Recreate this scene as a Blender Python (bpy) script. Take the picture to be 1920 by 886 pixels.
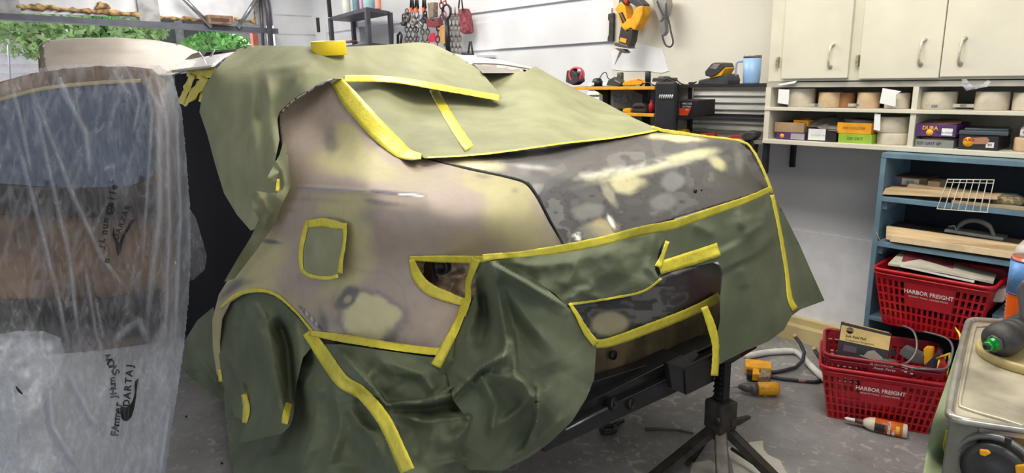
import bpy, bmesh, math, random
import numpy as np
from mathutils import Vector, Matrix
from mathutils.geometry import delaunay_2d_cdt
random.seed(7); rng = np.random.default_rng(7)
for o in list(bpy.data.objects): bpy.data.objects.remove(o)
SC = bpy.context.scene; COL = SC.collection
# ------------------------------------------------------------------ camera
F = 1250.; PIT = math.radians(13.5); ROL = math.radians(1.4); HD = math.radians(138)
fw = np.array([math.cos(HD)*math.cos(PIT), math.sin(HD)*math.cos(PIT), -math.sin(PIT)])
_r = np.array([math.sin(HD), -math.cos(HD), 0.]); _u = np.cross(_r, fw)
cr = _r*math.cos(ROL)-_u*math.sin(ROL); cu = _u*math.cos(ROL)+_r*math.sin(ROL)
CC = np.array([0, 0, 1.5])
cam = bpy.data.cameras.new('camera'); co = bpy.data.objects.new('camera', cam); COL.objects.link(co)
co.matrix_world = Matrix([[cr[0], cu[0], -fw[0], CC[0]], [cr[1], cu[1], -fw[1], CC[1]], [cr[2], cu[2], -fw[2], CC[2]], [0, 0, 0, 1]])
cam.sensor_width = 36; cam.lens = 36*F/1920; cam.clip_start = .02; cam.clip_end = 200
SC.camera = co
SC.view_settings.view_transform = 'Standard'; SC.view_settings.look = 'None'
SC.view_settings.gamma = 1; SC.view_settings.use_curve_mapping = False
SC.view_settings.exposure = 0.0
# ------------------------------------------------------------------ world and lamps
w = bpy.data.worlds.new('world'); SC.world = w; w.use_nodes = True
bg = w.node_tree.nodes['Background']; bg.inputs[0].default_value = (.80, .88, 1, 1); bg.inputs[1].default_value = .95
def area(name, loc, sx, sy, power, colr, rot=(0, 0, 0)):
    l = bpy.data.lights.new(name, 'AREA'); l.shape = 'RECTANGLE'; l.size = sx; l.size_y = sy; l.energy = power; l.color = colr
    o = bpy.data.objects.new(name, l); COL.objects.link(o); o.location = loc; o.rotation_euler = rot; return o
LAMPS = [(-1.0, 2.0, 56), (-3.5, 2.2, 62), (.8, .2, 38), (-5.7, 2.2, 50)]  # unseen; last two added as front fill and to brighten the garage door
for x, y, p in LAMPS: area('ceiling_lamp_light', (x, y, 2.92), 1.5, 1.0, p, (1, .95, .87))
sun = bpy.data.lights.new('sun', 'SUN'); sun.energy = 9; sun.angle = .02; so = bpy.data.objects.new('sun', sun); COL.objects.link(so)
so.rotation_euler = (math.radians(25), math.radians(-30), 0)

# ------------------------------------------------------------------ pixel rays
def ray(x, y):
    x = np.asarray(x, float); y = np.asarray(y, float)
    return fw + cr*((x-960)/F)[..., None] - cu*((y-443)/F)[..., None]
AX = {'x': 0, 'y': 1, 'z': 2}
def dep(x, y, ax, v):
    if ax == 'd': return v
    i = AX[ax]; return float((v-CC[i])/ray(x, y)[i])
def pt(x, y, ax, v): return CC+ray(x, y)*dep(x, y, ax, v)
def V(x, y, ax, v): return Vector(pt(x, y, ax, v))
def proj(p):
    v = np.asarray(p, float)-CC; d = v@fw
    return 960+F*(v@cr)/d, 443-F*(v@cu)/d
# ------------------------------------------------------------------ noise
_P = rng.random((8, 256, 256))
def vnoise(x, y, k=0):
    x = np.asarray(x, float)+1000; y = np.asarray(y, float)+1000
    xi = np.floor(x).astype(int); yi = np.floor(y).astype(int); fx = x-xi; fy = y-yi
    fx = fx*fx*(3-2*fx); fy = fy*fy*(3-2*fy); T = _P[k % 8]
    g = lambda a, b: T[a % 256, b % 256]
    return (g(xi, yi)*(1-fx)+g(xi+1, yi)*fx)*(1-fy)+(g(xi, yi+1)*(1-fx)+g(xi+1, yi+1)*fx)*fy
def fbm(x, y, k=0, o=4):
    s = 0; a = .5; t = 0
    for i in range(o): s = s+a*vnoise(x*2**i, y*2**i, k+i); t += a; a *= .5
    return s/t
def ridged(x, y, k=0, o=3):
    s = 0; a = .6; t = 0
    for i in range(o): s = s+a*(1-np.abs(2*vnoise(x*1.9**i, y*1.9**i, k+i)-1)); t += a; a *= .45
    return s/t
def facet(x, y, k=0):
    # folded-paper facets: difference of upper envelopes of random planes inside jittered cells
    x = np.asarray(x, float)+500; y = np.asarray(y, float)+500; T = _P
    def F1(x, y, k):
        xi = np.floor(x).astype(int); yi = np.floor(y).astype(int); b = np.full(np.shape(x), 9.)
        for i in (-1, 0, 1):
            for j in (-1, 0, 1):
                cx = xi+i; cy = yi+j
                jx = cx+T[k % 8, cx % 256, cy % 256]; jy = cy+T[(k+1) % 8, cx % 256, cy % 256]
                b = np.minimum(b, np.hypot(x-jx, y-jy))
        return b
    return F1(x, y, k)-.5*F1(x*1.7+3, y*1.7, k+2)

def tri(x, y, k=0):
    # straight paper creases: triangle waves in random directions, gently warped and faded in patches
    x = np.asarray(x, float); y = np.asarray(y, float); R = np.random.default_rng(100+k); s = 0
    for i in range(5):
        a = R.uniform(0, math.pi); f = R.uniform(.5, 1.5); ph = R.uniform(0, 2); wx = .5*fbm(x*.4+i*7, y*.4, k+i, 2)
        u = (x*math.cos(a)+y*math.sin(a))*f*.7+ph+wx*1.6; t = np.abs((u % 2)-1); m = np.clip(fbm(x*.5+i*3, y*.5+9, k+i+2, 2)*3-1.0, 0, 1)
        s = s+t*m/f
    return s*.45
class Surf:
    def __init__(s, ctrl, folds=(), crumple=None, smooth=0, fa=1):
        P = np.array([(c[0], c[1]) for c in ctrl], float)/1000; q = np.array([1/dep(*c) for c in ctrl])
        n = len(P); s.P = P; s.folds = [(f[0], f[1], f[2]*fa, *f[3:]) for f in folds]; s.crumple = crumple
        K = s.k(np.linalg.norm(P[:, None]-P[None], axis=2)); A = np.zeros((n+3, n+3))
        A[:n, :n] = K+smooth*np.eye(n); A[:n, n] = 1; A[:n, n+1:] = P; A[n, :n] = 1; A[n+1:, :n] = P.T
        s.w = np.linalg.lstsq(A, np.concatenate([q, [0, 0, 0]]), rcond=None)[0]
    @staticmethod
    def k(r): return np.where(r > 1e-9, r*r*np.log(np.maximum(r, 1e-9)), 0)
    def __call__(s, x, y):
        x = np.atleast_1d(np.asarray(x, float)); y = np.atleast_1d(np.asarray(y, float))
        X = np.stack([x, y], -1)/1000; n = len(s.P)
        K = s.k(np.linalg.norm(X[:, None]-s.P[None], axis=2))
        d = 1/(K@s.w[:n]+s.w[n]+X@s.w[n+1:])
        return d-relief(x, y, s.folds, s.crumple)
def relief(x, y, folds, crumple):
    h = np.zeros(len(x))
    for f in folds:
        pts, wd, ht = f[0], f[1], f[2]; kind = f[3] if len(f) > 3 else 'tent'
        h = h+fold(x, y, np.array(pts, float), wd, ht, kind)
    if crumple:
        for (amp, sx, sy, k, kind) in crumple:
            n = {'r': ridged, 'f': facet, 'n': fbm, 't': tri}[kind](x/sx, y/sy, k)
            h = h+amp*(n-.5)
    return h
def fold(x, y, P, wd, ht, kind):
    best = np.full(len(x), 1e9); sg = np.zeros(len(x)); al = np.zeros(len(x)); L = 0
    seg = np.hypot(*(P[1:]-P[:-1]).T); tot = seg.sum()
    for a, b, l in zip(P[:-1], P[1:], seg):
        t = np.clip(((x-a[0])*(b[0]-a[0])+(y-a[1])*(b[1]-a[1]))/l**2, 0, 1)
        dx = x-(a[0]+t*(b[0]-a[0])); dy = y-(a[1]+t*(b[1]-a[1])); d = np.hypot(dx, dy)
        m = d < best; best = np.where(m, d, best)
        sg = np.where(m, np.sign((b[0]-a[0])*dy-(b[1]-a[1])*dx), sg); al = np.where(m, (L+t*l)/tot, al); L += l
    taper = np.clip(np.minimum(al, 1-al)*5+.25, 0, 1)
    if kind == 'tent': p = np.clip(1-best/wd, 0, 1)**1.4
    elif kind == 'soft': p = np.exp(-(best/wd)**2)
    else:  # 'step': long slope on one side (positive side right of travel), steep on the other
        s = best*sg
        p = np.where(s > 0, np.clip(1-best/wd, 0, 1)**1.2, np.clip(1-best/np.maximum(wd*.30, 7), 0, 1))
    return ht*p*taper
class MinSurf:
    def __init__(s, *a): s.a = a
    def __call__(s, x, y): return np.min([f(x, y) for f in s.a], axis=0)
class MaxSurf:
    def __init__(s, k, *a): s.a = a; s.kk = k
    def __call__(s, x, y):
        D = np.array([f(x, y) for f in s.a]); return s.kk*np.log(np.sum(np.exp(D/s.kk), axis=0))
def to3(x, y, d): return CC+ray(x, y)*np.asarray(d)[..., None]
# ------------------------------------------------------------------ colour and materials
def lin(c):
    c = [v/255 for v in c[:3]]
    return tuple(v/12.92 if v <= .04045 else ((v+.055)/1.055)**2.4 for v in c)
def nlin(a):
    a = np.asarray(a)/255.; return np.where(a <= .04045, a/12.92, ((a+.055)/1.055)**2.4)
MATS = {}
def mat(name, c, rough=.6, metal=0, noise=.12, scale=12, bump=.0, emis=0, trans=0, alpha=1, coat=0, attr=False, bscale=None, c2=None, detail=4, spec=.5, aniso=None):
    if name in MATS: return MATS[name]
    m = bpy.data.materials.new(name); m.use_nodes = True; N = m.node_tree.nodes; L = m.node_tree.links; b = N['Principled BSDF']
    b.inputs['Roughness'].default_value = rough; b.inputs['Metallic'].default_value = metal
    b.inputs['Coat Weight'].default_value = coat; b.inputs['Transmission Weight'].default_value = trans; b.inputs['Alpha'].default_value = alpha
    b.inputs['Specular IOR Level'].default_value = spec
    tc = N.new('ShaderNodeTexCoord'); mp = N.new('ShaderNodeMapping'); L.new(tc.outputs['Object'], mp.inputs[0])
    if aniso: mp.inputs['Scale'].default_value = aniso
    nz = N.new('ShaderNodeTexNoise'); nz.inputs['Scale'].default_value = scale; nz.inputs['Detail'].default_value = detail; L.new(mp.outputs[0], nz.inputs[0])
    l = lin(c); mx = N.new('ShaderNodeMix'); mx.data_type = 'RGBA'
    l2 = lin(c2) if c2 else tuple(v*(1-noise*1.6) for v in l)
    rp = N.new('ShaderNodeMapRange'); rp.inputs[1].default_value = .36; rp.inputs[2].default_value = .64; L.new(nz.outputs[0], rp.inputs[0])
    L.new(rp.outputs[0], mx.inputs[0])
    mx.inputs[6].default_value = (*[min(1, v*(1+noise*.5)) for v in l], 1); mx.inputs[7].default_value = (*l2, 1)
    out = mx.outputs[2]
    if attr:
        at = N.new('ShaderNodeVertexColor'); at.layer_name = 'paint'; m2 = N.new('ShaderNodeMix'); m2.data_type = 'RGBA'; m2.blend_type = 'MULTIPLY'; m2.inputs[0].default_value = 1
        L.new(at.outputs[0], m2.inputs[6]); L.new(out, m2.inputs[7]); out = m2.outputs[2]
    L.new(out, b.inputs['Base Color'])
    if emis: b.inputs['Emission Color'].default_value = (*l, 1); b.inputs['Emission Strength'].default_value = emis
    if bump:
        bn = N.new('ShaderNodeTexNoise'); bn.inputs['Scale'].default_value = bscale or scale*3; bn.inputs['Detail'].default_value = 5; L.new(mp.outputs[0], bn.inputs[0])
        bp = N.new('ShaderNodeBump'); bp.inputs['Strength'].default_value = min(1, bump*10); bp.inputs['Distance'].default_value = .01 if bump > .05 else .004
        L.new(bn.outputs[0], bp.inputs['Height']); L.new(bp.outputs[0], b.inputs['Normal'])
    MATS[name] = m; return m
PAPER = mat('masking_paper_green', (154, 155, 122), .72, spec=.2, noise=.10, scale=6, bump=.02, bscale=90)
PAPER_SHADED = mat('masking_paper_green_shaded', (106, 113, 91), .7, spec=.2, noise=.12, scale=5, bump=.02, bscale=90)  # same paper; dimmer light on the lower sheets put into its colour
TAPE = mat('yellow_masking_tape', (228, 214, 72), .42, noise=.08, scale=30, bump=.05, bscale=90)
BLK = mat('black_painted_steel', (34, 35, 38), .38, .3, noise=.3, scale=14, bump=.02)
BLKP = mat('black_plastic', (30, 30, 32), .45, noise=.2, scale=20)
DGREY = mat('dark_grey_plastic', (62, 63, 66), .5, noise=.2, scale=20)
GREY = mat('grey_plastic', (128, 128, 126), .5, noise=.15, scale=20)
WHT = mat('white_paint', (226, 226, 226), .6, noise=.06, scale=8, bump=.01)
YEL = mat('yellow_tool_plastic', (236, 168, 26), .42, noise=.12, scale=25)
RED = mat('red_basket_plastic', (184, 22, 34), .38, noise=.12, scale=15)
WOOD = mat('pale_pine_wood', (212, 184, 142), .6, noise=.2, scale=3, aniso=(1, 14, 14), bump=.02)
CREAM = mat('cream_cabinet_paint', (214, 209, 190), .45, noise=.05, scale=5, bump=.005)
BLUE = mat('blue_grey_shelf_paint', (104, 132, 148), .55, noise=.15, scale=9, bump=.01)
STEEL = mat('brushed_steel', (170, 168, 160), .32, .85, noise=.2, scale=16, bump=.01)
CHROME = mat('galvanised_steel', (160, 162, 166), .35, .8, noise=.2, scale=20)
RUST = mat('rusty_chain_steel', (120, 108, 98), .5, .5, noise=.4, scale=60)
# ------------------------------------------------------------------ object helpers
def tag(o, label=None, cat=None, group=None, kind=None):
    if label: o['label'] = label
    if cat: o['category'] = cat
    if group: o['group'] = group
    if kind: o['kind'] = kind
    return o
def thing(name, label, cat, loc=(0, 0, 0), group=None):
    o = bpy.data.objects.new(name, None); COL.objects.link(o); o.location = loc; o.empty_display_size = .05
    return tag(o, label, cat, group)
def parent(o, p):
    if p is not None:
        o.parent = p; q = p; loc = Vector((0, 0, 0))
        while q is not None:
            if q.type == 'EMPTY': loc = loc+Vector(q.location)
            q = q.parent
        o.matrix_parent_inverse = Matrix.Translation(-loc) if p.type == 'EMPTY' else Matrix.Identity(4)
    return o
def link(name, verts, faces, material, par=None, smooth=True, label=None, mats=None, fmat=None):
    me = bpy.data.meshes.new(name); me.from_pydata([tuple(v) for v in verts], [], faces); me.update()
    for m_ in (mats or [material]): me.materials.append(m_)
    if fmat is not None:
        for p, i in zip(me.polygons, fmat): p.material_index = i
    if smooth: me.polygons.foreach_set('use_smooth', [True]*len(me.polygons))
    o = bpy.data.objects.new(name, me); COL.objects.link(o); parent(o, par)
    if label: o['label'] = label
    return o
class MB:
    def __init__(s): s.v = []; s.f = []; s.m = []; s.sm = []
    def add(s, v, f, mi=0, smooth=False):
        n = len(s.v); s.v += [tuple(p) for p in v]; s.f += [tuple(i+n for i in q) for q in f]; s.m += [mi]*len(f); s.sm += [smooth]*len(f); return s
    def box(s, c, d, R=None, mi=0, bev=0):
        bm = bmesh.new(); bmesh.ops.create_cube(bm, size=1)
        for v in bm.verts: v.co = Vector((v.co.x*d[0], v.co.y*d[1], v.co.z*d[2]))
        if bev: bmesh.ops.bevel(bm, geom=bm.edges[:], offset=bev, segments=2, affect='EDGES', profile=.6)
        R = R or Matrix.Identity(3)
        v = [R@x.co+Vector(c) for x in bm.verts]; bm.verts.index_update(); f = [[x.index for x in q.verts] for q in bm.faces]; bm.free()
        return s.add(v, f, mi)
    def b(s, x0, x1, y0, y1, z0, z1, mi=0, bev=0): return s.box(((x0+x1)/2, (y0+y1)/2, (z0+z1)/2), (abs(x1-x0), abs(y1-y0), abs(z1-z0)), None, mi, bev)
    def tube(s, P, r, n=10, mi=0, cap=True, closed=False):
        P = [Vector(p) for p in P]; rr = r if hasattr(r, '__len__') else [r]*len(P); V_ = []; F_ = []; up = None
        for i, p in enumerate(P):
            if closed: t = P[(i+1) % len(P)]-P[i-1]
            else: t = P[min(i+1, len(P)-1)]-P[max(i-1, 0)]
            t = t.normalized() if t.length > 1e-9 else Vector((0, 0, 1))
            if up is None: up = t.orthogonal().normalized()
            up = (up-t*up.dot(t)); up = up.normalized() if up.length > 1e-6 else t.orthogonal().normalized(); sd = t.cross(up)
            for k in range(n):
                a = 2*math.pi*k/n; V_.append(p+(up*math.cos(a)+sd*math.sin(a))*rr[i])
        m = len(P)
        for i in range(m if closed else m-1):
            for k in range(n):
                j = (i+1) % m; F_.append((i*n+k, i*n+(k+1) % n, j*n+(k+1) % n, j*n+k))
        if cap and not closed: F_.append(tuple(range(n))[::-1]); F_.append(tuple((m-1)*n+k for k in range(n)))
        return s.add(V_, F_, mi, True)
    def lathe(s, c, axis, prof, n=28, mi=0):
        # prof: (distance along axis, radius)
        a = Vector(axis).normalized(); u = a.orthogonal().normalized(); w_ = a.cross(u); c = Vector(c); V_ = []; F_ = []
        for (h, r) in prof:
            for k in range(n):
                t = 2*math.pi*k/n; V_.append(c+a*h+(u*math.cos(t)+w_*math.sin(t))*max(r, 1e-5))
        for i in range(len(prof)-1):
            for k in range(n): F_.append((i*n+k, i*n+(k+1) % n, (i+1)*n+(k+1) % n, (i+1)*n+k))
        F_.append(tuple(range(n))[::-1]); F_.append(tuple((len(prof)-1)*n+k for k in range(n)))
        return s.add(V_, F_, mi, True)
    def prism(s, front, off, mi=0, bev=0):
        bm = bmesh.new(); vs = [bm.verts.new(p) for p in front]; f = bm.faces.new(vs)
        r = bmesh.ops.extrude_face_region(bm, geom=[f]); nv = [g for g in r['geom'] if isinstance(g, bmesh.types.BMVert)]
        for v in nv: v.co += Vector(off)
        bmesh.ops.recalc_face_normals(bm, faces=bm.faces[:])
        if bev: bmesh.ops.bevel(bm, geom=bm.edges[:], offset=bev, segments=2, affect='EDGES', profile=.6)
        bmesh.ops.triangulate(bm, faces=[f for f in bm.faces if len(f.verts) > 4])
        bm.verts.index_update(); v = [x.co.copy() for x in bm.verts]; ff = [[x.index for x in q.verts] for q in bm.faces]; bm.free()
        return s.add(v, ff, mi)
    def ppx(s, pts, ax, val, off, mi=0, bev=0): return s.prism([V(x, y, ax, val) for x, y in pts], off, mi, bev)
    def build(s, name, material, par=None, label=None):
        mats = material if isinstance(material, list) else [material]
        o = link(name, s.v, s.f, None, par, False, label, mats, s.m)
        o.data.polygons.foreach_set('use_smooth', s.sm)
        return o
def rotz(a): return Matrix.Rotation(a, 3, 'Z')
def textmesh(txt, c, right, up, h, material, par=None, name='lettering', ext=.0006, font_shear=0, wx=1, mirror=False, outline=False, bold=0, label=None):
    cv = bpy.data.curves.new('t', 'FONT'); cv.body = txt; cv.size = 1; cv.align_x = 'CENTER'; cv.align_y = 'CENTER'; cv.shear = font_shear; cv.offset = bold; cv.resolution_u = 2
    if outline: cv.fill_mode = 'NONE'; cv.bevel_depth = .03; cv.bevel_resolution = 0
    o = bpy.data.objects.new('t', cv); COL.objects.link(o); dg = bpy.context.evaluated_depsgraph_get(); dg.update()
    me = bpy.data.meshes.new_from_object(o.evaluated_get(dg)); bpy.data.objects.remove(o)
    R = Vector(right).normalized(); U = Vector(up); U = (U-R*U.dot(R)).normalized(); Nn = R.cross(U)
    vs = [Vector(c)+R*(v.co.x*h*wx*(-1 if mirror else 1))+U*v.co.y*h+Nn*ext for v in me.vertices]
    fs = [tuple(p.vertices) for p in me.polygons]; bpy.data.meshes.remove(me)
    return link(name, vs, fs, material, par, False, label)
def curve(P, n=8, closed=False):
    P = [np.array(p, float) for p in P]; out = []; m = len(P)
    for i in range(m if closed else m-1):
        a, b, c, d = (P[(i-1) % m], P[i], P[(i+1) % m], P[(i+2) % m]) if closed else (P[max(i-1, 0)], P[i], P[i+1], P[min(i+2, m-1)])
        for k in range(n):
            t = k/n; out.append(.5*((2*b)+(-a+c)*t+(2*a-5*b+4*c-d)*t*t+(-a+3*b-3*c+d)*t**3))
    if not closed: out.append(P[-1])
    return out
def resample(P, res):
    out = []
    for a, b in zip(P, P[1:]+P[:1]):
        a = np.array(a, float); b = np.array(b, float); n = max(1, int(round(np.hypot(*(b-a))/res)))
        for k in range(n): out.append(a+(b-a)*k/n)
    return out
def inpoly(x, y, P):
    x = np.asarray(x); r = np.zeros(x.shape, bool); n = len(P)
    for i in range(n):
        x1, y1 = P[i]; x2, y2 = P[(i+1) % n]
        if y1 == y2: continue
        c = ((y1 > y) != (y2 > y)) & (x < (x2-x1)*(y-y1)/(y2-y1)+x1); r ^= c
    return r
def edgedist(x, y, P):
    b = np.full(len(x), 1e9)
    for (x1, y1), (x2, y2) in zip(P, list(P[1:])+[P[0]]):
        l = max((x2-x1)**2+(y2-y1)**2, 1e-9); t = np.clip(((x-x1)*(x2-x1)+(y-y1)*(y2-y1))/l, 0, 1)
        b = np.minimum(b, np.hypot(x-x1-t*(x2-x1), y-y1-t*(y2-y1)))
    return b
def sheet(name, outline, surf, material, par=None, res=6, smooth_outline=False, holes=(), paint=None, thick=0, label=None, jag=0):
    O = [tuple(p) for p in (curve(outline, 6, True) if smooth_outline else outline)]
    O = [tuple(p) for p in resample(O, res)]
    if jag: O = [(x+random.uniform(-jag, jag), y+random.uniform(-jag, jag)) for x, y in O]
    A = np.array(O); x0, y0 = A.min(0); x1, y1 = A.max(0)
    gx, gy = np.meshgrid(np.arange(x0, x1, res), np.arange(y0, y1, res*.87)); gx = gx+(np.arange(gx.shape[0]) % 2)[:, None]*res*.5
    gx = gx.ravel(); gy = gy.ravel(); m = inpoly(gx, gy, O)
    gx = gx[m]; gy = gy[m]; m = edgedist(gx, gy, O) > res*.45; gx = gx[m]; gy = gy[m]
    pts = [Vector(p) for p in O]; cons = [(i, (i+1) % len(O)) for i in range(len(O))]
    HH = []
    for h in holes:
        h = [tuple(p) for p in resample(list(h), res)]; HH.append(h); n = len(pts); pts += [Vector(p) for p in h]; cons += [(n+i, n+(i+1) % len(h)) for i in range(len(h))]
        m = edgedist(gx, gy, h) > res*.4; gx = gx[m]; gy = gy[m]
    pts += [Vector((a, b)) for a, b in zip(gx, gy)]
    vs, es, fs, *_ = delaunay_2d_cdt(pts, cons, [], 0, 1e-4)
    vx = np.array([v.x for v in vs]); vy = np.array([v.y for v in vs]); T = np.array([f for f in fs if len(f) == 3])
    cx = vx[T].mean(1); cy = vy[T].mean(1); keep = inpoly(cx, cy, O)
    for h in HH: keep &= ~inpoly(cx, cy, h)
    T = T[keep]; used = np.unique(T); mp = -np.ones(len(vx), int); mp[used] = np.arange(len(used)); T = mp[T]; vx = vx[used]; vy = vy[used]
    d = surf(vx, vy); P3 = to3(vx, vy, d)
    a = P3[T[:, 0]]; nrm = np.cross(P3[T[:, 1]]-a, P3[T[:, 2]]-a); back = np.einsum('ij,ij->i', nrm, CC-a) < 0
    T[back] = T[back][:, ::-1]
    o = link(name, P3.tolist(), T.tolist(), material, par, True, label)
    if paint is not None:
        c = np.ones((len(vx), 4)); c[:, :3] = paint(vx, vy); at = o.data.color_attributes.new('paint', 'FLOAT_COLOR', 'POINT'); at.data.foreach_set('color', c.ravel())
    if thick:
        md = o.modifiers.new('thickness', 'SOLIDIFY'); md.thickness = thick; md.offset = -1
    return o
def strip(name, pts, wd, surf, material=None, par=None, off=.004, res=5, wr=.0009, jit=.22, smooth=True, nx=4, label=None, end=0):
    P = curve(pts, 8) if smooth and len(pts) > 2 else [np.array(p, float) for p in pts]
    wl = list(wd) if hasattr(wd, '__len__') else [wd]*len(pts)
    seg = [0]
    for a, b in zip(P[:-1], P[1:]): seg.append(seg[-1]+np.hypot(*(b-a)))
    seg = np.array(seg); n = max(2, int(seg[-1]/res)); s = np.linspace(0, seg[-1], n+1); P = np.array(P)
    X = np.interp(s, seg, P[:, 0]); Y = np.interp(s, seg, P[:, 1]); ws = np.interp(np.linspace(0, 1, n+1), np.linspace(0, 1, len(wl)), wl)
    tx = np.gradient(X); ty = np.gradient(Y); l = np.hypot(tx, ty); nxv = -ty/l; nyv = tx/l
    U = np.linspace(-.5, .5, nx+1); GX = X[:, None]+nxv[:, None]*ws[:, None]*U[None]; GY = Y[:, None]+nyv[:, None]*ws[:, None]*U[None]
    j = rng.normal(0, 1, (n+1, 2))*jit
    GX[:, 0] += j[:, 0]*nxv; GY[:, 0] += j[:, 0]*nyv; GX[:, -1] += j[:, 1]*nxv; GY[:, -1] += j[:, 1]*nyv
    sk = rng.uniform(-1, 1, 2)*end; GX[0] += tx[0]/l[0]*U*sk[0]*2; GY[0] += ty[0]/l[0]*U*sk[0]*2; GX[-1] += tx[-1]/l[-1]*U*sk[1]*2; GY[-1] += ty[-1]/l[-1]*U*sk[1]*2
    gx = GX.ravel(); gy = GY.ravel(); d = surf(gx, gy)-off-wr*2*(ridged(gx/14, gy/14, 3)-.3)
    P3 = to3(gx, gy, d); k = nx+1; T = []
    for i in range(n):
        for q in range(nx): T.append((i*k+q, i*k+q+1, (i+1)*k+q+1, (i+1)*k+q))
    o = link(name, P3.tolist(), T, material or TAPE, par, True, label)
    md = o.modifiers.new('thickness', 'SOLIDIFY'); md.thickness = .0006; md.offset = 0
    return o
def tape(pts, wd, surf, label, name='masking_tape', group=None, **k):
    return tag(strip(name, pts, wd, surf, **k), label, 'tape', group)
# ================================================================== THE SETTING
def floor_mat():
    m = bpy.data.materials.new('stained_concrete'); m.use_nodes = True; N = m.node_tree.nodes; L = m.node_tree.links; b = N['Principled BSDF']
    tc = N.new('ShaderNodeTexCoord'); n1 = N.new('ShaderNodeTexNoise'); n1.inputs['Scale'].default_value = 1.4; n1.inputs['Detail'].default_value = 9; n1.inputs['Roughness'].default_value = .72
    n2 = N.new('ShaderNodeTexNoise'); n2.inputs['Scale'].default_value = 16; n2.inputs['Detail'].default_value = 8; n2.inputs['Distortion'].default_value = 1.6
    for n in (n1, n2): L.new(tc.outputs['Object'], n.inputs[0])
    r1 = N.new('ShaderNodeValToRGB'); e = r1.color_ramp.elements; e[0].position = .36; e[0].color = (*lin((104, 101, 99)), 1); e[1].position = .66; e[1].color = (*lin((152, 150, 150)), 1)
    r2 = N.new('ShaderNodeValToRGB'); e = r2.color_ramp.elements; e[0].position = .58; e[0].color = (0, 0, 0, 1); e[1].position = .66; e[1].color = (1, 1, 1, 1)
    L.new(n1.outputs[0], r1.inputs[0]); L.new(n2.outputs[0], r2.inputs[0]); mx = N.new('ShaderNodeMix'); mx.data_type = 'RGBA'; L.new(r2.outputs[0], mx.inputs[0])
    ml = N.new('ShaderNodeMath'); ml.operation = 'MULTIPLY'; ml.inputs[1].default_value = .6; L.new(r2.outputs[0], ml.inputs[0]); L.new(ml.outputs[0], mx.inputs[0])
    L.new(r1.outputs[0], mx.inputs[6]); mx.inputs[7].default_value = (*lin((178, 174, 168)), 1); L.new(mx.outputs[2], b.inputs['Base Color'])
    b.inputs['Roughness'].default_value = .42; bp = N.new('ShaderNodeBump'); bp.inputs['Strength'].default_value = .25; bp.inputs['Distance'].default_value = .004; L.new(n2.outputs[0], bp.inputs['Height']); L.new(bp.outputs[0], b.inputs['Normal'])
    return m
def struct(o): o['kind'] = 'structure'; return o
WALLM = mat('white_painted_block', (222, 223, 226), .6, noise=.07, scale=2.2, bump=.02)
CREAMWALL = mat('warm_white_wall', (222, 217, 203), .6, noise=.05, scale=2, bump=.005)
struct(MB().b(-7.3, 4, -5, 3.75, -.1, 0).build('floor', floor_mat()))
struct(MB().b(-60, -7.3, -40, 40, -.12, -.02).build('floor_yard', mat('driveway_concrete', (190, 188, 184), .8, scale=3)))
struct(MB().b(-7.5, 4, -5, 3.85, 3.0, 3.1).build('ceiling', mat('ceiling_white', (205, 205, 200), .8, noise=.04)))
wr = MB().b(-7.5, 4, 3.65, 3.8, 0, 3.0)
struct(wr.build('wall_right', [WALLM]))
zA = float(pt(875, 26, 'y', 3.63)[2]); zB = float(pt(875, 46, 'y', 3.63)[2]); zC = float(pt(1000, 87, 'y', 3.63)[2])
xe = float(pt(1146, 50, 'y', 3.63)[0])
struct(MB().b(-7.3, xe, 3.628, 3.66, zB, zC).build('trim_1', WALLM))
struct(MB().b(-7.3, xe, 3.628, 3.66, zA, 3.0).build('trim_2', WALLM))
struct(MB().b(xe+.012, 4, 3.636, 3.66, 1.36, 3.0).build('trim_3', CREAMWALL))
# lap siding under the bench frame
m = MB()
for k in range(8):
    z0 = 1.12+.04*k; m.prism([(-3.2, 3.66, z0), (-3.2, 3.625, z0), (-3.2, 3.645, z0+.04), (-3.2, 3.66, z0+.04)], (1.7, 0, 0))
struct(m.build('trim_4', mat('ribbed_wall_panel', (228, 226, 220), .5, noise=.04)))
struct(MB().b(-3.6, 3.9, 3.55, 3.655, 0, .085).b(-3.6, 3.9, 3.60, 3.66, .085, .12).build('baseboard_right', mat('yellowed_wood_sill', (206, 188, 138), .55, noise=.15, scale=4)))
struct(MB().b(-3.6, 3.9, 3.64, 3.66, .12, .62).build('trim_5', mat('white_wall_lower', (224, 224, 228), .55, noise=.05)))
# garage wall: pier, lintel and the opening
m = MB().b(-7.5, -7.3, 3.18, 3.65, 0, 3).b(-7.5, -7.3, -5, -3.2, 0, 3).b(-7.5, -7.3, -3.2, 3.18, 2.75, 3)
struct(m.build('wall_back', WALLM))
m = MB()
for k in range(15): m.b(-7.302, -7.296, 3.2, 3.64, .2*k+.0, .2*k+.012)
struct(m.build('trim_6', mat('block_joint', (196, 196, 200), .7)))
FOIL = mat('foil_faced_insulation', (232, 234, 240), .5, .0, noise=.1, scale=5, bump=.05, bscale=14)
FOAM = mat('aged_expanding_foam', (204, 166, 112), .8, noise=.45, scale=20, bump=.08, bscale=40)
GALV = mat('dusty_galvanised_door_steel', (168, 168, 170), .5, .3, noise=.2, scale=12)
struct(MB().ppx([(852, 103), (894, 103), (894, 108), (852, 108)], 'y', 3.45, (0, .2, 0)).build('trim_8', WALLM))
gd = thing('garage_door', 'partly raised sectional garage door with foil insulation and brown foam edges', 'garage door', (-7.2, .5, 2.05))
MB().b(-7.22, -7.18, -3.1, 3.14, 2.12, 2.9).build('insulation_panel', FOIL, gd)
rail = MB()
def rz(y): return 2.107-(y-.8)*.0255
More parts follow.
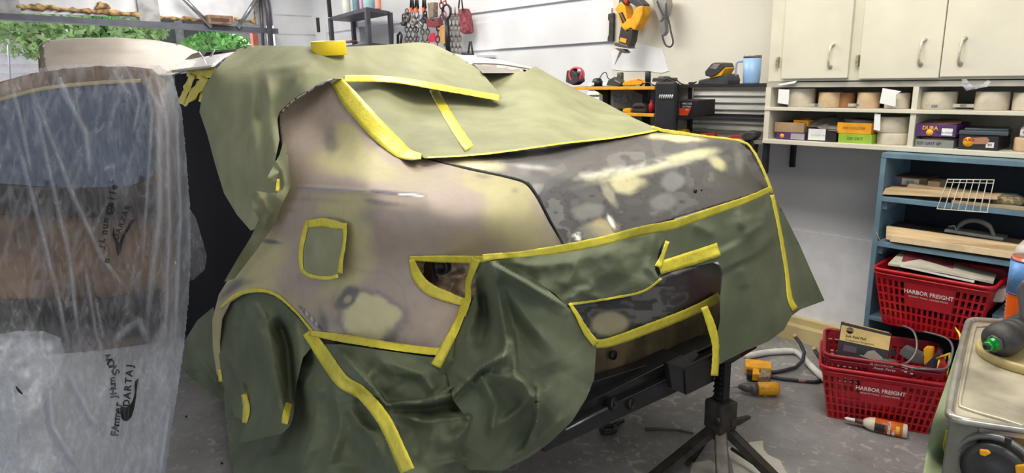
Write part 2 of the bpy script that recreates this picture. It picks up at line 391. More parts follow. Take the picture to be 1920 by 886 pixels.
for a, b in ((-3.1, -1), (-1, 1), (1, 3.14)):
    rail.prism([(-7.24, a, rz(a)), (-7.24, a, rz(a)-.05), (-7.10, a, rz(a)-.05), (-7.10, a, rz(a))], (0, b-a, rz(b)-rz(a)))
rail.build('bottom_rail', mat('dark_rail_steel', (96, 98, 110), .5, .3), gd)
for (px, wd_) in ((10, .10), (277, .09), (492, .09)):
    p = pt(px, 12, 'x', -7.16); MB().b(-7.18, -7.14, p[1]-wd_, p[1]+wd_, 2.08, 2.9, 0, .004).build('stile', GALV, gd)
fm = []
def foam(pts, r):
    P = [V(x+random.uniform(-1, 1), y+random.uniform(-1.5, 1.5), 'x', -7.165) for x, y in curve(pts, 8)]
    MB().tube(P, [r*random.uniform(.2, .65) for _ in P], 8).build('foam_bead', FOAM, gd)
foam([(30, 14), (80, 14), (130, 19), (190, 22), (262, 28)], .05); foam([(26, -4), (27, 18)], .05); foam([(262, -6), (264, 30)], .035); foam([(288, -6), (289, 30), (330, 34), (386, 38)], .035)
foam([(180, 10), (205, 12)], .06); foam([(440, 36), (478, 42)], .03); foam([(482, -4), (480, 40)], .04)
for a, b in (((335, -12), (397, 50)), ((487, -12), (446, 52))):
    MB().tube([V(*a, 'x', -7.05), V(*b, 'x', -7.08)], .022, 6).build('brace', CHROME, gd)
m = MB(); m.ppx([(389, 27), (438, 30), (438, 46), (392, 44)], 'x', -7.0, (-.16, 0, 0), 0, .012)
m.ppx([(396, 33), (430, 35), (430, 41), (397, 39)], 'x', -6.995, (-.02, 0, 0), 1)
m.build('opener_bracket_box', [mat('brown_weathered_box', (150, 118, 96), .7, noise=.3), mat('brown_dark_slot', (92, 66, 52), .8)], gd)
t = MB(); t.tube([V(497, -10, 'x', -7.05), V(503, 20, 'x', -7.05), V(509, 100, 'x', -7.05)], .03, 6).tube([V(488, -10, 'x', -7.12), V(494, 100, 'x', -7.12)], .018, 6)
tag(t.build('door_track', mat('track_steel', (92, 92, 98), .5, .5)), 'dark vertical steel track at the right edge of the garage opening', 'door track')
tag(MB().b(-7.52, -7.45, 3.0, 3.06, 0, 2.05).build('door_jamb', mat('red_primer_post', (196, 112, 92), .7)), 'rusty red post just outside the garage opening', 'post')
# unseen fluorescent lamps on the ceiling, the last two added to brighten
for i, (x, y, _) in enumerate(LAMPS):
    t = thing('ceiling_lamp', ['tube lamp over the car boot', 'tube lamp over the car bonnet', 'unseen fill lamp added right behind the camera', 'unseen lamp added to brighten the garage door end', 'unseen tube lamp added nearest the garage door'][i], 'lamp', (x, y, 3.0), 'ceiling tube lamps')
    MB().b(x-.62, x+.62, y-.1, y+.1, 2.95, 3.0).build('housing', WHT, t)
    for dy in (-.05, .05): MB().tube([(x-.58, y+dy, 2.94), (x+.58, y+dy, 2.94)], .013, 8).build('lamp_tube', mat('lit_tube', (255, 250, 240), .5, emis=3), t)
# outdoors
ho = thing('house', 'bright white clapboard house across the yard beyond the garage opening', 'house', (-15, -2, 0))
m = MB().b(-17, -15, -14, 2.4, 0, 7)
SID = mat('sunlit_clapboard', (246, 238, 242), .7, noise=.05)
for k in range(42): m.prism([(-15, -14, .16*k), (-14.965, -14, .16*k), (-15, -14, .16*k+.15)], (0, 16.4, 0))
m.build('wall', SID, ho)
sh = thing('garden_shed', 'grey shed with dark doorway beside the white clapboard house', 'shed', (-14, 5, 0))
MB().b(-18.5, -16.5, 3.4, 8.5, 0, 3.4).build('wall', mat('shed_grey', (150, 150, 146), .8), sh)
MB().b(-16.52, -16.46, 4.3, 4.9, 0, 2.9).b(-16.52, -16.46, 5.1, 5.8, 0, 2.9).build('door', mat('shed_dark', (84, 84, 80), .8), sh)
def leaves(name, label, cat, c, rad, n, colr, size=.09, grp=None):
    root = thing(name, label, cat, (c[0], c[1], 0), grp); m = MB()
    for i in range(n):
        d = Vector(rng.normal(0, 1, 3)).normalized()*rng.random()**.4; p = Vector(c)+Vector((d.x*rad[0], d.y*rad[1], d.z*rad[2]))
        a = Vector(rng.normal(0, 1, 3)).normalized(); b = a.orthogonal().normalized(); s = size*rng.uniform(.6, 1.4)
        m.add([p-a*s, p+b*s*.45, p+a*s, p-b*s*.45], [(0, 1, 2, 3)])
    m.build('foliage', colr, root)
    MB().tube([(c[0], c[1], 0), (c[0]+.05, c[1], c[2]*.5), (c[0], c[1]+.1, c[2])], [.07, .05, .02], 8).build('trunk', mat('bark', (120, 104, 90), .9), root)
LF = mat('bright_leaves', (150, 210, 118), .6, noise=.35, scale=3); LF2 = mat('yellow_green_leaves', (190, 222, 150), .6, noise=.3, scale=3)
def tr(px, py, d, *a, **k): p = to3(px, py, np.array(d)); leaves(a[0], a[1], a[2], tuple(p), *a[3:], **k)
tr(60, 50, 11.2, 'leafy_tree', 'pale green tree at the left edge of the garage opening', 'tree', (.4, 1.0, .35), 620, LF2, grp='trees across the yard')
tr(195, 54, 13, 'leafy_tree', 'bright green tree above the raised cream bonnet', 'tree', (.5, .55, .26), 1100, LF, grp='trees across the yard')
tr(262, 58, 12, 'leafy_tree', 'sparse tree right of the bright green one, under the brown box', 'tree', (.4, .5, .2), 360, LF2, grp='trees across the yard')
tr(408, 82, 12.5, 'round_bush', 'low bright green bush above the car roof near the door track', 'bush', (.5, .62, .2), 1100, LF, size=.06)
tr(60, 90, 11.5, 'weedy_bush', 'pale weedy plant beside the thin fence post at far left', 'bush', (.35, .5, .2), 260, LF2, size=.06)
f = MB().tube([V(24, 210, 'x', -11), V(15, 84, 'x', -11)], .012, 6)
tag(f.build('fence_post', mat('thin_post', (150, 150, 160), .6)), 'thin grey leaning fence post at far left outside', 'post')
# ================================================================== THE CAR
car = thing('sedan_car', 'sedan in bare sanded primer, raised at the rear and masked for painting', 'car', (-3.6, 1.87, 0))
SIDE = [(520, 215, 'y', 1.06), (545, 350, 'y', .92), (535, 280, 'y', .98), (620, 150, 'y', 1.2), (740, 290, 'y', 1.12), (680, 220, 'y', 1.14), (800, 295, 'y', 1.2), (605, 465, 'y', .89),
        (600, 400, 'y', .90), (470, 545, 'y', .855), (410, 600, 'y', .86), (405, 690, 'y', .87), (580, 620, 'y', .87), (520, 560, 'y', .87), (430, 520, 'y', .88), (490, 440, 'y', .90), (820, 655, 'y', .97), (700, 640, 'y', .90),
        (765, 490, 'y', .97), (700, 480, 'y', .92), (870, 570, 'y', 1.08), (890, 487, 'y', 1.11), (1057, 462, 'x', -1.22), (985, 342, 'y', 1.27), (1020, 400, 'x', -1.27), (800, 370, 'y', .99), (900, 400, 'y', 1.10), (690, 350, 'y', .92),
        (880, 320, 'y', 1.20), (970, 470, 'y', 1.20), (650, 300, 'y', 1.02), (780, 320, 'y', 1.12), (600, 250, 'y', 1.08)]
sQ = Surf(SIDE, folds=[([(548, 351), (640, 356), (720, 362), (800, 369)], 9, .006, 'step'), ([(540, 560), (600, 640)], 6, .004), ([(800, 372), (880, 395), (960, 420)], 60, .003, 'soft')], smooth=1e-5)
def blob(x, y, cx, cy, rx, ry, rot=0, soft=.35, k=0, wob=.35, sc=60):
    a = math.radians(rot); u = ((x-cx)*math.cos(a)+(y-cy)*math.sin(a))/rx; v = (-(x-cx)*math.sin(a)+(y-cy)*math.cos(a))/ry
    r = np.hypot(u, v)+wob*(fbm(x/sc, y/sc, k)-.5)*2
    return np.clip((1+soft-r)/(2*soft), 0, 1), r
MAUVE = (180, 164, 153); KHAKI = (198, 189, 142); CRM = (214, 205, 162); PGREY = (112, 108, 110); LG = (178, 175, 170)
def lay(c, m, col): m = (m*m*(3-2*m))[:, None]; return c*(1-m)+nlin(col)*m
def paintQ(x, y):
    c = np.tile(nlin(MAUVE), (len(x), 1)); n = fbm(x/90, y/90, 1); c = lay(c, np.clip((n-.5)*3, 0, 1)*.5, (158, 138, 118))
    for b in ((648, 300, 66, 34, 0, .3, 'K'), (700, 318, 60, 20, 10, .4, 'K'), (648, 262, 26, 34, 0, .3, 'K'), (760, 330, 70, 25, 10, .5, 'K2'), (640, 385, 60, 26, 0, .4, 'K'), (665, 430, 34, 60, -10, .4, 'K'), (480, 490, 60, 60, -30, .4, 'K'), (450, 540, 60, 30, -20, .5, 'K'),
              (650, 520, 50, 20, -30, .5, 'K'), (965, 400, 55, 95, -22, .45, 'K'), (930, 345, 70, 22, 10, .4, 'K'), (900, 450, 80, 26, -4, .6, 'K2'), (640, 560, 50, 22, 0, .5, 'K2'), (870, 330, 60, 14, 6, .5, 'K2'), (405, 640, 14, 70, 0, .3, 'K'), (560, 575, 60, 25, 20, .5, 'K2'),
              (600, 600, 40, 18, 0, .6, 'G2')):
        m, r = blob(x, y, *b[:5], soft=b[5], wob=.4, k=int(b[0]) % 7, sc=42); colr = {'K': KHAKI, 'K2': (176, 164, 132), 'G2': (150, 142, 140)}[b[6]]
        c = lay(c, m*(.85 if b[6] == 'K' else .55), colr)
    for b in ((690, 592, 56, 42, 20), ):
        m, r = blob(x, y, *b, soft=.12, wob=.45, k=3, sc=45); c = lay(c, np.clip(1-np.abs(r-1.18)/.28, 0, 1)*.5, PGREY); c = lay(c, m, CRM)
    # purple-grey sanded-through marks
    for (cx, cy, rx, ry, rot, s, st) in ((655, 556, 26, 14, -50, .3, .85), (620, 268, 14, 26, 0, .6, .6), (715, 262, 12, 30, 40, .7, .35), (430, 545, 26, 9, -40, .5, .8), (455, 530, 40, 8, -10, .7, .5), (730, 640, 14, 26, 10, .6, .6), (608, 610, 9, 28, -10, .5, .7), (545, 395, 10, 5, 0, .5, .4),
                                     (510, 453, 22, 4, 8, .5, .8), (720, 380, 40, 6, 8, .5, .6), (690, 402, 22, 30, 30, .8, .4), (760, 300, 24, 7, 30, .5, .6), (905, 330, 20, 5, 8, .5, .5), (965, 357, 9, 6, 0, .6, .5), (600, 375, 60, 5, 3, .8, .35), (800, 640, 14, 10, 0, .8, .3), (560, 600, 8, 24, -38, .5, .6)):
        m, r = blob(x, y, cx, cy, rx, ry, rot, s, 5, .45, 25); c = lay(c, m*st, PGREY)
    m, r = blob(x, y, 652, 560, 9, 7, -50, .2, 5, .2); c = lay(c, m, (178, 166, 140))
    m, r = blob(x, y, 690, 585, 78, 62, 60, .12, 4, .3); c = lay(c, np.clip(1-np.abs(r-1.15)/.12, 0, 1)*.25, PGREY)
    # crease highlights and dark edge lines put into the colour
    for P, wd_, colr in (([(548, 351), (640, 355), (690, 358)], 1.6, (150, 150, 158)), ([(690, 357), (740, 362), (800, 367)], 3.4, (100, 98, 102)), ([(745, 363), (796, 367)], 1.6, (225, 226, 232)), ([(560, 572), (606, 620)], 2.4, (96, 94, 98)), ([(566, 578), (596, 610)], 1, (210, 205, 190))):
        f_ = fold(x, y, np.array(P, float), wd_*2, 1, 'tent'); c = lay(c, np.clip(f_*1.6, 0, 1), colr)
    lowr = np.clip((y-320)/300, 0, 1)[:, None]*0
    return c*(1+.07*(fbm(x/25, y/25, 2)-.5))[:, None]
QUART = [(641, 150), (625, 148), (590, 162), (548, 188), (524, 212), (524, 235), (530, 290), (538, 345), (527, 372), (505, 415), (480, 455), (436, 510), (410, 552), (398, 600), (399, 650), (406, 700), (414, 712), (412, 640), (416, 598), (432, 566), (458, 550), (490, 546), (520, 556), (560, 590), (584, 620), (640, 632), (720, 645), (780, 655), (822, 656), (830, 650), (868, 574),
         (840, 560), (800, 535), (785, 525), (769, 500), (768, 488), (774, 482), (890, 488), (960, 478), (1057, 463), (1030, 418), (1006, 370), (985, 343), (930, 328), (880, 318), (797, 296), (770, 288), (735, 262), (700, 225), (668, 188)]
PR = mat('sanded_primer', (255, 255, 255), .62, spec=.3, noise=.04, scale=30, attr=True, bump=.004)
quarter = sheet('quarter_panel', QUART, sQ, PR, car, res=3.6, paint=paintQ, thick=.002, label='mauve and khaki primer patches on the rear quarter')
# trunk lid: deck over rear face, real rounded edge between them
deck = Surf([(800, 295, 'z', 1.258), (1225, 248, 'z', 1.262), (985, 345, 'z', 1.205), (1260, 300, 'z', 1.208), (1405, 275, 'z', 1.20), (1010, 270, 'z', 1.268), (1000, 310, 'z', 1.24), (900, 320, 'z', 1.236), (1380, 262, 'z', 1.235)], smooth=1e-5)
rear = Surf([(985, 342, 'x', -1.335), (1057, 462, 'x', -1.215), (1260, 300, 'x', -1.335), (1405, 278, 'x', -1.35), (1440, 352, 'x', -1.24), (1250, 410, 'x', -1.19), (1130, 400, 'x', -1.235), (1300, 350, 'x', -1.245), (1425, 320, 'x', -1.29)], smooth=1e-5)
rightside = Surf([(1405, 268, 'y', 2.52), (1445, 352, 'y', 2.46), (1430, 300, 'y', 2.50), (1300, 255, 'y', 2.56)], smooth=1e-4)
class Trunk:
    def __call__(s, x, y):
        D = np.array([deck(x, y), rear(x, y)]); k = .018; m = D.max(0); return m+k*np.log(np.exp((D-m)/k).sum(0))
sT = Trunk()
def paintT(x, y):
    n = fbm(x/75+.35*fbm(x/30, y/30, 4), y/42, 2, 3); z = n*9; lvl = np.floor(z); fr = z-lvl
    pal = nlin(np.array([(76, 75, 77), (94, 93, 94), (72, 71, 73), (112, 112, 110), (84, 83, 85)])); c = pal[(lvl.astype(int)) % 5]
    c = lay(c, np.clip(1-np.minimum(fr, 1-fr)/.16, 0, 1)*.8, (60, 59, 61))
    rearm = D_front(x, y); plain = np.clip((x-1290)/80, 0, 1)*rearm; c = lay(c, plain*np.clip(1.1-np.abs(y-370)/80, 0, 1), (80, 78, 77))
    dk = np.clip(1-rearm, 0, 1); c = lay(c, dk*np.clip((1150-x)/300, 0, .8), (122, 116, 112)); c = lay(c, dk*.25, (132, 130, 128))  # deck tinted lighter: light on the upper face put into the colour
    for (cx, cy, rx, ry, rot, s, st, colr) in ((890, 308, 60, 11, 6, .5, .95, CRM), (1270, 258, 50, 7, 4, .4, .95, CRM), (1170, 342, 34, 20, 0, .3, .95, (196, 190, 148)), (1130, 428, 26, 16, 0, .4, .9, (184, 170, 130)), (1205, 320, 95, 8, -14, .5, .8, (196, 194, 160)), (1300, 290, 44, 9, -10, .5, .9, (205, 202, 160)), (1345, 305, 17, 9, 40, .5, .95, (200, 196, 150)), (1130, 328, 34, 7, -12, .5, .8, (190, 188, 160)),
                                             (1105, 436, 34, 14, -6, .3, .6, (140, 138, 122)), (1385, 300, 8, 24, -10, .5, .5, (140, 138, 132)), (1260, 340, 22, 17, 0, .2, .9, (118, 120, 119)), (1240, 380, 26, 16, -15, .3, .8, (116, 118, 116)), (1140, 360, 10, 30, -28, .3, .8, (160, 156, 136)), (1105, 395, 30, 14, -10, .3, .8, (126, 126, 122)),
                                             (1090, 352, 40, 8, -6, .5, .5, (80, 80, 82)), (990, 312, 40, 5, 6, .7, .6, (212, 212, 206))):
        m, r = blob(x, y, cx, cy, rx, ry, rot, s, 2, .4, 26); c = lay(c, np.clip(1-np.abs(r-1.25)/.2, 0, 1)*.35, (72, 72, 74)); c = lay(c, m*st, colr)
    for (cx, cy, rx, ry, rot) in ((1146, 415, 4.5, 15, -28), (1081, 440, 8, 4, -20), (1084, 446, 5, 5, 0)):
        m, r = blob(x, y, cx, cy, rx, ry, rot, .3, 3, .2); c = lay(c, np.clip(1-np.abs(r-1.6)/.5, 0, 1)*.8, (86, 86, 86)); c = lay(c, m, (236, 236, 232))
    f_ = fold(x, y, np.array([(1065, 333), (1150, 322), (1260, 302), (1340, 290)], float), 10, 1, 'soft')*np.clip(fbm(x/14, y/6, 3)*2-.5, 0, 1); c = lay(c, f_*.8, (206, 206, 194))
    return c*(1+.10*(fbm(x/18, y/8, 5)-.5))[:, None]
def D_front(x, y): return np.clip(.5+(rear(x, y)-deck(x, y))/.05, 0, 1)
TR = [(799, 297), (870, 293), (1000, 278), (1120, 262), (1228, 248), (1300, 254), (1388, 268), (1408, 284), (1430, 325), (1444, 353), (1400, 368), (1300, 398), (1200, 428), (1130, 447), (1060, 461), (1034, 414), (1012, 370), (992, 343), (950, 330), (880, 314)]
trunk = sheet('trunk_lid', TR, sT, mat('sanded_dark_primer', (255, 255, 255), .36, noise=.05, scale=30, attr=True, bump=.003), car, res=3.6, paint=paintT, thick=.002, label='dark grey sanded boot lid with contour-like primer rings')
MB().lathe(V(1303, 358, 'd', float(sT([1303], [358])[0])-.002), (1, 0, 0), [(0, .0075), (.004, .0075), (.006, .004)], 14).build('lock_plug', BLK, trunk)
MB().lathe(V(1315, 356, 'd', float(sT([1315], [356])[0])-.002), (1, 0, 0), [(0, .003), (.003, .003)], 8).build('badge_hole', BLKP, trunk)
# dark gap between quarter panel and lid, a shut line groove
gapS = lambda x, y: MinSurf(sQ, sT)(x, y)
strip('shut_line', [(799, 297), (880, 317), (950, 331), (988, 344), (1012, 376), (1034, 418), (1058, 461)], [2.2, 2.2, 2.5, 4, 4.5, 4.5, 3.5], gapS, mat('shut_line_shadow_gap', (14, 14, 15), .8), car, off=.0015, wr=0, jit=0, nx=1)
strip('panel_seam_line', [(774, 481), (890, 486), (960, 476), (1057, 463)], 2.5, sQ, mat('shut_line_shadow_gap', (14, 14, 15), .8), car, off=.002, wr=0, jit=0, nx=1)
# lower trunk panel (number plate recess) showing under the paper
low = Surf([(1080, 575, 'x', -1.21), (1110, 638, 'x', -1.23), (1350, 552, 'x', -1.23), (1350, 492, 'x', -1.19), (1220, 530, 'x', -1.16), (1230, 600, 'x', -1.20), (1300, 510, 'x', -1.15)], folds=[([(1080, 572), (1180, 555), (1240, 530), (1340, 495)], 22, .018, 'soft')], smooth=1e-5)
def paintL(x, y):
    n = fbm(x/60, y/22, 4, 3); z = n*7; fr = z-np.floor(z); c = nlin(np.array([(62, 62, 64), (96, 96, 96), (74, 74, 76), (112, 112, 110)]))[np.floor(z).astype(int) % 4]
    c = lay(c, np.clip((x-1240)/60, 0, 1), (52, 53, 56))
    m, r = blob(x, y, 1143, 607, 34, 22, 0, .18, 1, .15); c = lay(c, np.clip(1-np.abs(r-1.25)/.2, 0, 1)*.6, (88, 86, 84)); c = lay(c, m, (176, 168, 134))
    m, r = blob(x, y, 1270, 562, 20, 9, -28, .2, 1, .2); c = lay(c, np.clip(1-np.abs(r-1)/.25, 0, 1)*.6, (130, 130, 128))
    return c
lt = sheet('lower_trunk_panel', [(1075, 577), (1150, 566), (1200, 552), (1235, 524), (1290, 505), (1330, 492), (1349, 496), (1356, 510), (1352, 556), (1300, 585), (1220, 612), (1160, 632), (1122, 639), (1100, 625)], low, MATS['sanded_dark_primer'], car, res=3.6, paint=paintL, thick=.02, label='dark number-plate panel of the boot below the paper')
# rear body panel and bumper beam
RP = mat('dirty_beige_primer_metal', (128, 112, 84), .5, noise=.3, scale=9, bump=.01)
pan = Surf([(1110, 655, 'x', -1.36), (1350, 560, 'x', -1.36), (1360, 650, 'x', -1.36), (1100, 760, 'x', -1.36)], folds=[([(1218, 620), (1222, 700)], 4, .012), ([(1310, 590), (1314, 660)], 4, .012), ([(1135, 700), (1160, 690), (1180, 705)], 6, .012)], crumple=[(.012, 60, 60, 2, 'n')])
sheet('rear_panel', [(1040, 640), (1352, 556), (1370, 560), (1372, 660), (1080, 800), (1040, 800)], pan, RP, car, res=5, thick=.004, label='bare beige metal panel behind the bumper beam')
MB().lathe(V(1152, 666, 'x', -1.335), (1, 0, 0), [(-.01, .0165), (.0, .0165)], 20).build('round_hole', BLKP, car)
def beambox(ya, yb, x0, x1, z0, z1, name, mt, bev=.006, tilt=0):
    # rails running across the car, left end ya, right end yb
    return MB().b(x0, x1, ya, yb, z0, z1, 0, bev).build(name, mt, car)
BEAM = mat('black_epoxy_beam', (38, 39, 43), .30, .25, noise=.2, scale=10, bump=.006)
def rail_px(name, TL, TR_, BL, BR, x, back, mt=BEAM, bev=.004): return MB().ppx([TL, TR_, BR, BL], 'x', x, (-back, 0, 0), 0, bev).build(name, mt, car)
rail_px('bumper_beam', (1012, 822), (1288, 694), (1022, 848), (1288, 726), -1.24, .10)
rail_px('bumper_beam_upper_flange', (1080, 766), (1282, 665), (1050, 812), (1288, 696), -1.262, .09)
rail_px('bumper_beam_end', (1286, 670), (1416, 606), (1286, 734), (1420, 652), -1.245, .07)
MB().ppx([(1296, 652), (1344, 634), (1344, 668), (1298, 690)], 'x', -1.30, (-.1, 0, 0)).build('beam_web', BEAM, car)
bb = MB(); bb.ppx([(1253, 682), (1284, 692), (1286, 739), (1260, 728)], 'x', -1.185, (-.02, 0, 0), 0, .002)
bb.ppx([(1284, 690), (1340, 662), (1340, 714), (1287, 740)], 'x', -1.18, (-.012, 0, 0), 0, .002)
v1, v2, v3, v4 = V(1253, 681, 'x', -1.182), V(1286, 691, 'x', -1.178), V(1342, 662, 'x', -1.178), V(1330, 642, 'x', -1.30)
bb.prism([v1, v2, v3, v4], (0, 0, -.006)); bb.build('beam_mount_bracket', BEAM, car)
wbp = MB().ppx([(1100, 720), (1240, 676), (1330, 634), (1340, 640), (1262, 678), (1075, 770), (1085, 745)], 'x', -1.30, (-.05, 0, 0), 0, .004); wbp.build('inner_crossmember', BEAM, car)
for (x, y, r) in ((1152, 757, .02), (1185, 757, .019)):
    p = V(x, y, 'x', -1.235); MB().lathe(p, (1, .3, .2), [(-.03, r), (-.004, r), (.002, r*1.08), (.003, r*.8), (-.02, r*.78)], 20).build('beam_access_hole', BLKP, car)
MB().tube([V(1060, 805, 'x', -1.232), V(1138, 765, 'x', -1.232)], .004, 6).build('beam_seam', CHROME, car)
# tail lamp pocket
pk = Surf([(770, 490, 'y', 1.02), (880, 490, 'y', 1.14), (865, 565, 'y', 1.12), (820, 530, 'y', 1.08)], folds=[([(822, 505), (826, 515)], 16, .03, 'soft'), ([(838, 552), (850, 530)], 8, .02), ([(842, 520), (880, 515)], 10, .014)], crumple=[(.03, 26, 20, 1, 'n')])
tp = sheet('tail_lamp_pocket', [(762, 476), (900, 480), (905, 520), (872, 585), (800, 555), (765, 510)], pk, mat('tan_bare_metal', (186, 160, 134), .4, .15, noise=.35, scale=30, bump=.02), car, res=4, label='bare tan metal tail lamp recess')
for (x, y, r) in ((826, 500, .018), (800, 510, .016)):
    MB().lathe(V(x, y, 'y', 1.055), (.3, -1, .1), [(-.02, r*1.3), (0, r*1.3), (.002, r), (-.01, r*.9), (-.012, .001)], 18).build('bulb_hole', BLKP, tp)
MB().ppx([(786, 486), (808, 490), (812, 530), (800, 528), (788, 512)], 'y', 1.05, (0, .02, 0), 0, .004).build('pocket_bracket', mat('dark_brown_metal', (62, 46, 40), .5, .3), tp)
# hull behind the visible panels
hull = MB(); SEC = [(-1.75, .55, 1.10, 1.12), (-2.0, .45, 1.15, 1.08), (-2.5, .45, 1.38, 1.12), (-3.2, .42, 1.50, 1.14), (-4.1, .38, 1.46, 1.14), (-4.7, .36, 1.12, 1.14), (-5.6, .36, .95, 1.12), (-6.0, .4, .8, 1.2)]
V_ = []
for (x, z0, z1, yl) in SEC:
    yr = 3.74-yl; zb = min(z1, 1.0)
    V_ += [(x, yl+.06, z0), (x, yr-.06, z0), (x, yr, zb), (x, yr-.22, z1), (x, yl+.26, z1), (x, yl+.02, zb)]
FC = [tuple(range(6))[::-1], tuple((len(SEC)-1)*6+k for k in range(6))]
for i in range(len(SEC)-1):
    for k in range(6): FC.append((i*6+k, i*6+(k+1) % 6, (i+1)*6+(k+1) % 6, (i+1)*6+k))
hull.add(V_, FC); DARKIN = mat('black_interior_cloth', (24, 25, 30), .8, noise=.2, scale=8)
hull.build('body_shell', mat('shell_black', (26, 27, 32), .7), car)
# roof panel (white) showing in front of and behind the paper
ro = Surf([(320, 132, 'y', 1.12), (450, 100, 'y', 1.35), (440, 122, 'y', 1.1), (900, 112, 'x', -2.75), (1005, 130, 'x', -2.55), (880, 122, 'x', -2.6), (640, 110, 'y', 1.6), (780, 100, 'y', 2.0)], smooth=1e-3)
rfl = Surf([(318, 134, 'y', 1.06), (400, 118, 'y', 1.04), (460, 100, 'y', 1.3), (380, 108, 'y', 1.35), (330, 124, 'y', 1.2), (460, 120, 'y', 1.03)])
roofp = sheet('roof_panel', [(312, 136), (330, 122), (352, 112), (400, 103), (446, 96), (420, 108), (400, 124), (340, 132)], rfl, mat('white_car_paint', (226, 224, 222), .25, noise=.03, coat=.5), car, res=4, thick=.004, label='white front part of the car roof')
rr_ = Surf([(885, 110, 'x', -2.85), (1006, 130, 'x', -2.75), (900, 118, 'x', -2.7), (990, 134, 'x', -2.6), (870, 108, 'x', -2.9)])
sheet('roof_rear_edge', [(850, 100), (885, 106), (940, 112), (1000, 127), (995, 136), (900, 122), (870, 118)], rr_, mat('cream_roof', (222, 214, 190), .35), car, res=4, thick=.004, label='cream rear end of the roof')
strip('roof_rear_trim', [(886, 119), (940, 121), (1002, 131)], 2.2, rr_, BLKP, car, off=.004, wr=0, jit=0)
sheet('rear_glass_strip', [(888, 120), (940, 122), (1002, 132), (990, 137), (905, 137)], rr_, mat('dull_grey_strip', (142, 134, 126), .4), car, res=4)
MB().ppx([(984, 130), (997, 137), (988, 135)], 'x', -2.55, (-.02, 0, 0)).build('wiper_tip', BLKP, car)
strip('roof_gutter', [(322, 134), (352, 130), (400, 124)], 5, rfl, BLKP, car, off=.006, wr=0, jit=0)
mm = MB().ppx([(346, 112), (360, 101), (378, 96), (388, 97), (380, 108)], 'y', 1.5, (0, .2, 0)); mm.build('windscreen_corner', mat('dark_glass', (60, 58, 60), .15), car)
MB().tube([V(373, 98, 'y', 1.3), V(382, 110, 'y', 1.3)], .005, 6).build('wiper_arm', CHROME, car); MB().tube([V(402, 94, 'y', 1.3), V(394, 107, 'y', 1.3)], .005, 6).build('wiper_arm', CHROME, car)
MB().ppx([(384, 98), (404, 94), (440, 92), (452, 93), (440, 101), (384, 109)], 'y', 1.6, (0, .12, 0)).build('windscreen_frame', mat('grey_brown_trim', (104, 98, 96), .5), car)
# raised bonnet
hd = Surf([(80, 95, 'x', -5.25), (230, 72, 'x', -5.15), (385, 108, 'x', -5.1), (90, 122, 'x', -4.9), (250, 120, 'x', -4.8), (340, 125, 'x', -4.85)], folds=[([(95, 86), (180, 80), (300, 84), (350, 104), (350, 125)], 9, .03, 'soft'), ([(110, 96), (200, 92), (290, 94)], 6, .02, 'soft')], smooth=1e-4)
sheet('raised_bonnet', [(80, 82), (86, 76), (140, 71), (220, 70), (290, 75), (340, 84), (370, 96), (388, 108), (352, 130), (320, 140), (90, 140), (83, 120)], hd, mat('beige_primer_bonnet', (160, 151, 142), .55, noise=.05, scale=6), car, res=4, thick=.01, label='raised beige primed bonnet')
# door opening lining
blk = Surf([(345, 150, 'y', 1.16), (540, 210, 'y', 1.16), (350, 600, 'y', 1.05), (520, 600, 'y', 1.05)])
sheet('door_opening_lining', [(328, 140), (420, 128), (545, 200), (560, 352), (520, 430), (440, 540), (404, 700), (330, 700), (330, 300)], blk, mat('blue_black_lining', (17, 18, 27), .8, spec=.1, noise=.15, scale=4), car, res=8, label='blue-black lining inside the door opening')
# ================================================================== MASKING PAPER
def paper(outline, surf, label, material=PAPER, res=5, name='masking_paper', grp=None, **k):
    return tag(sheet(name, outline, surf, material, None, res, **k), label, 'masking paper', grp)
G = None
OFF = .012
# large roof sheet
s1 = Surf([(620, 146, 'y', 1.16), (440, 92, 'y', 1.14), (780, 80, 'y', 1.9), (940, 186, 'x', -2.12), (520, 213, 'y', 1.00), (380, 205, 'y', .94), (478, 428, 'y', .84), (430, 380, 'y', .86), (617, 95, 'y', 1.24), (700, 100, 'y', 1.5), (860, 115, 'y', 2.0), (800, 150, 'x', -2.25),
           (520, 100, 'y', 1.12), (400, 135, 'y', .98), (480, 160, 'y', .98), (700, 150, 'x', -2.3), (560, 150, 'y', 1.04), (525, 260, 'y', .9), (500, 340, 'y', .86)],
          folds=[([(500, 135), (512, 240), (516, 330)], 26, .035), ([(486, 150), (490, 240), (500, 340)], 9, -.02, 'soft'), ([(410, 150), (398, 220), (410, 300)], 18, .012, 'soft'), ([(455, 150), (452, 260), (458, 380)], 12, -.014, 'soft'), ([(478, 150), (470, 260), (466, 360)], 30, .02, 'soft'), ([(497, 132), (560, 122), (600, 112)], 14, .012), ([(440, 180), (432, 280), (446, 380)], 20, .012, 'soft'), ([(560, 140), (600, 135), (640, 148)], 20, .01), ([(660, 118), (690, 132), (760, 150)], 22, .012), ([(600, 110), (560, 140), (530, 200)], 12, .01)],
          crumple=[(.014, 80, 80, 1, 't'), (.006, 200, 120, 4, 'n')], smooth=1e-5, fa=1.4)
paper([(640, 148), (620, 147), (590, 160), (548, 187), (524, 210), (520, 224), (524, 262), (516, 300), (530, 320), (534, 345), (524, 368), (500, 420), (470, 432), (444, 402), (420, 362), (404, 310), (388, 250), (374, 210), (380, 170), (400, 135), (425, 108), (450, 90), (480, 85), (560, 86), (640, 88), (720, 84), (784, 79), (812, 82), (860, 105), (900, 132), (915, 150), (944, 184), (935, 188), (850, 170), (760, 156), (690, 148)], s1,
      'large green masking paper over the roof, draping down beside the open door', res=5)
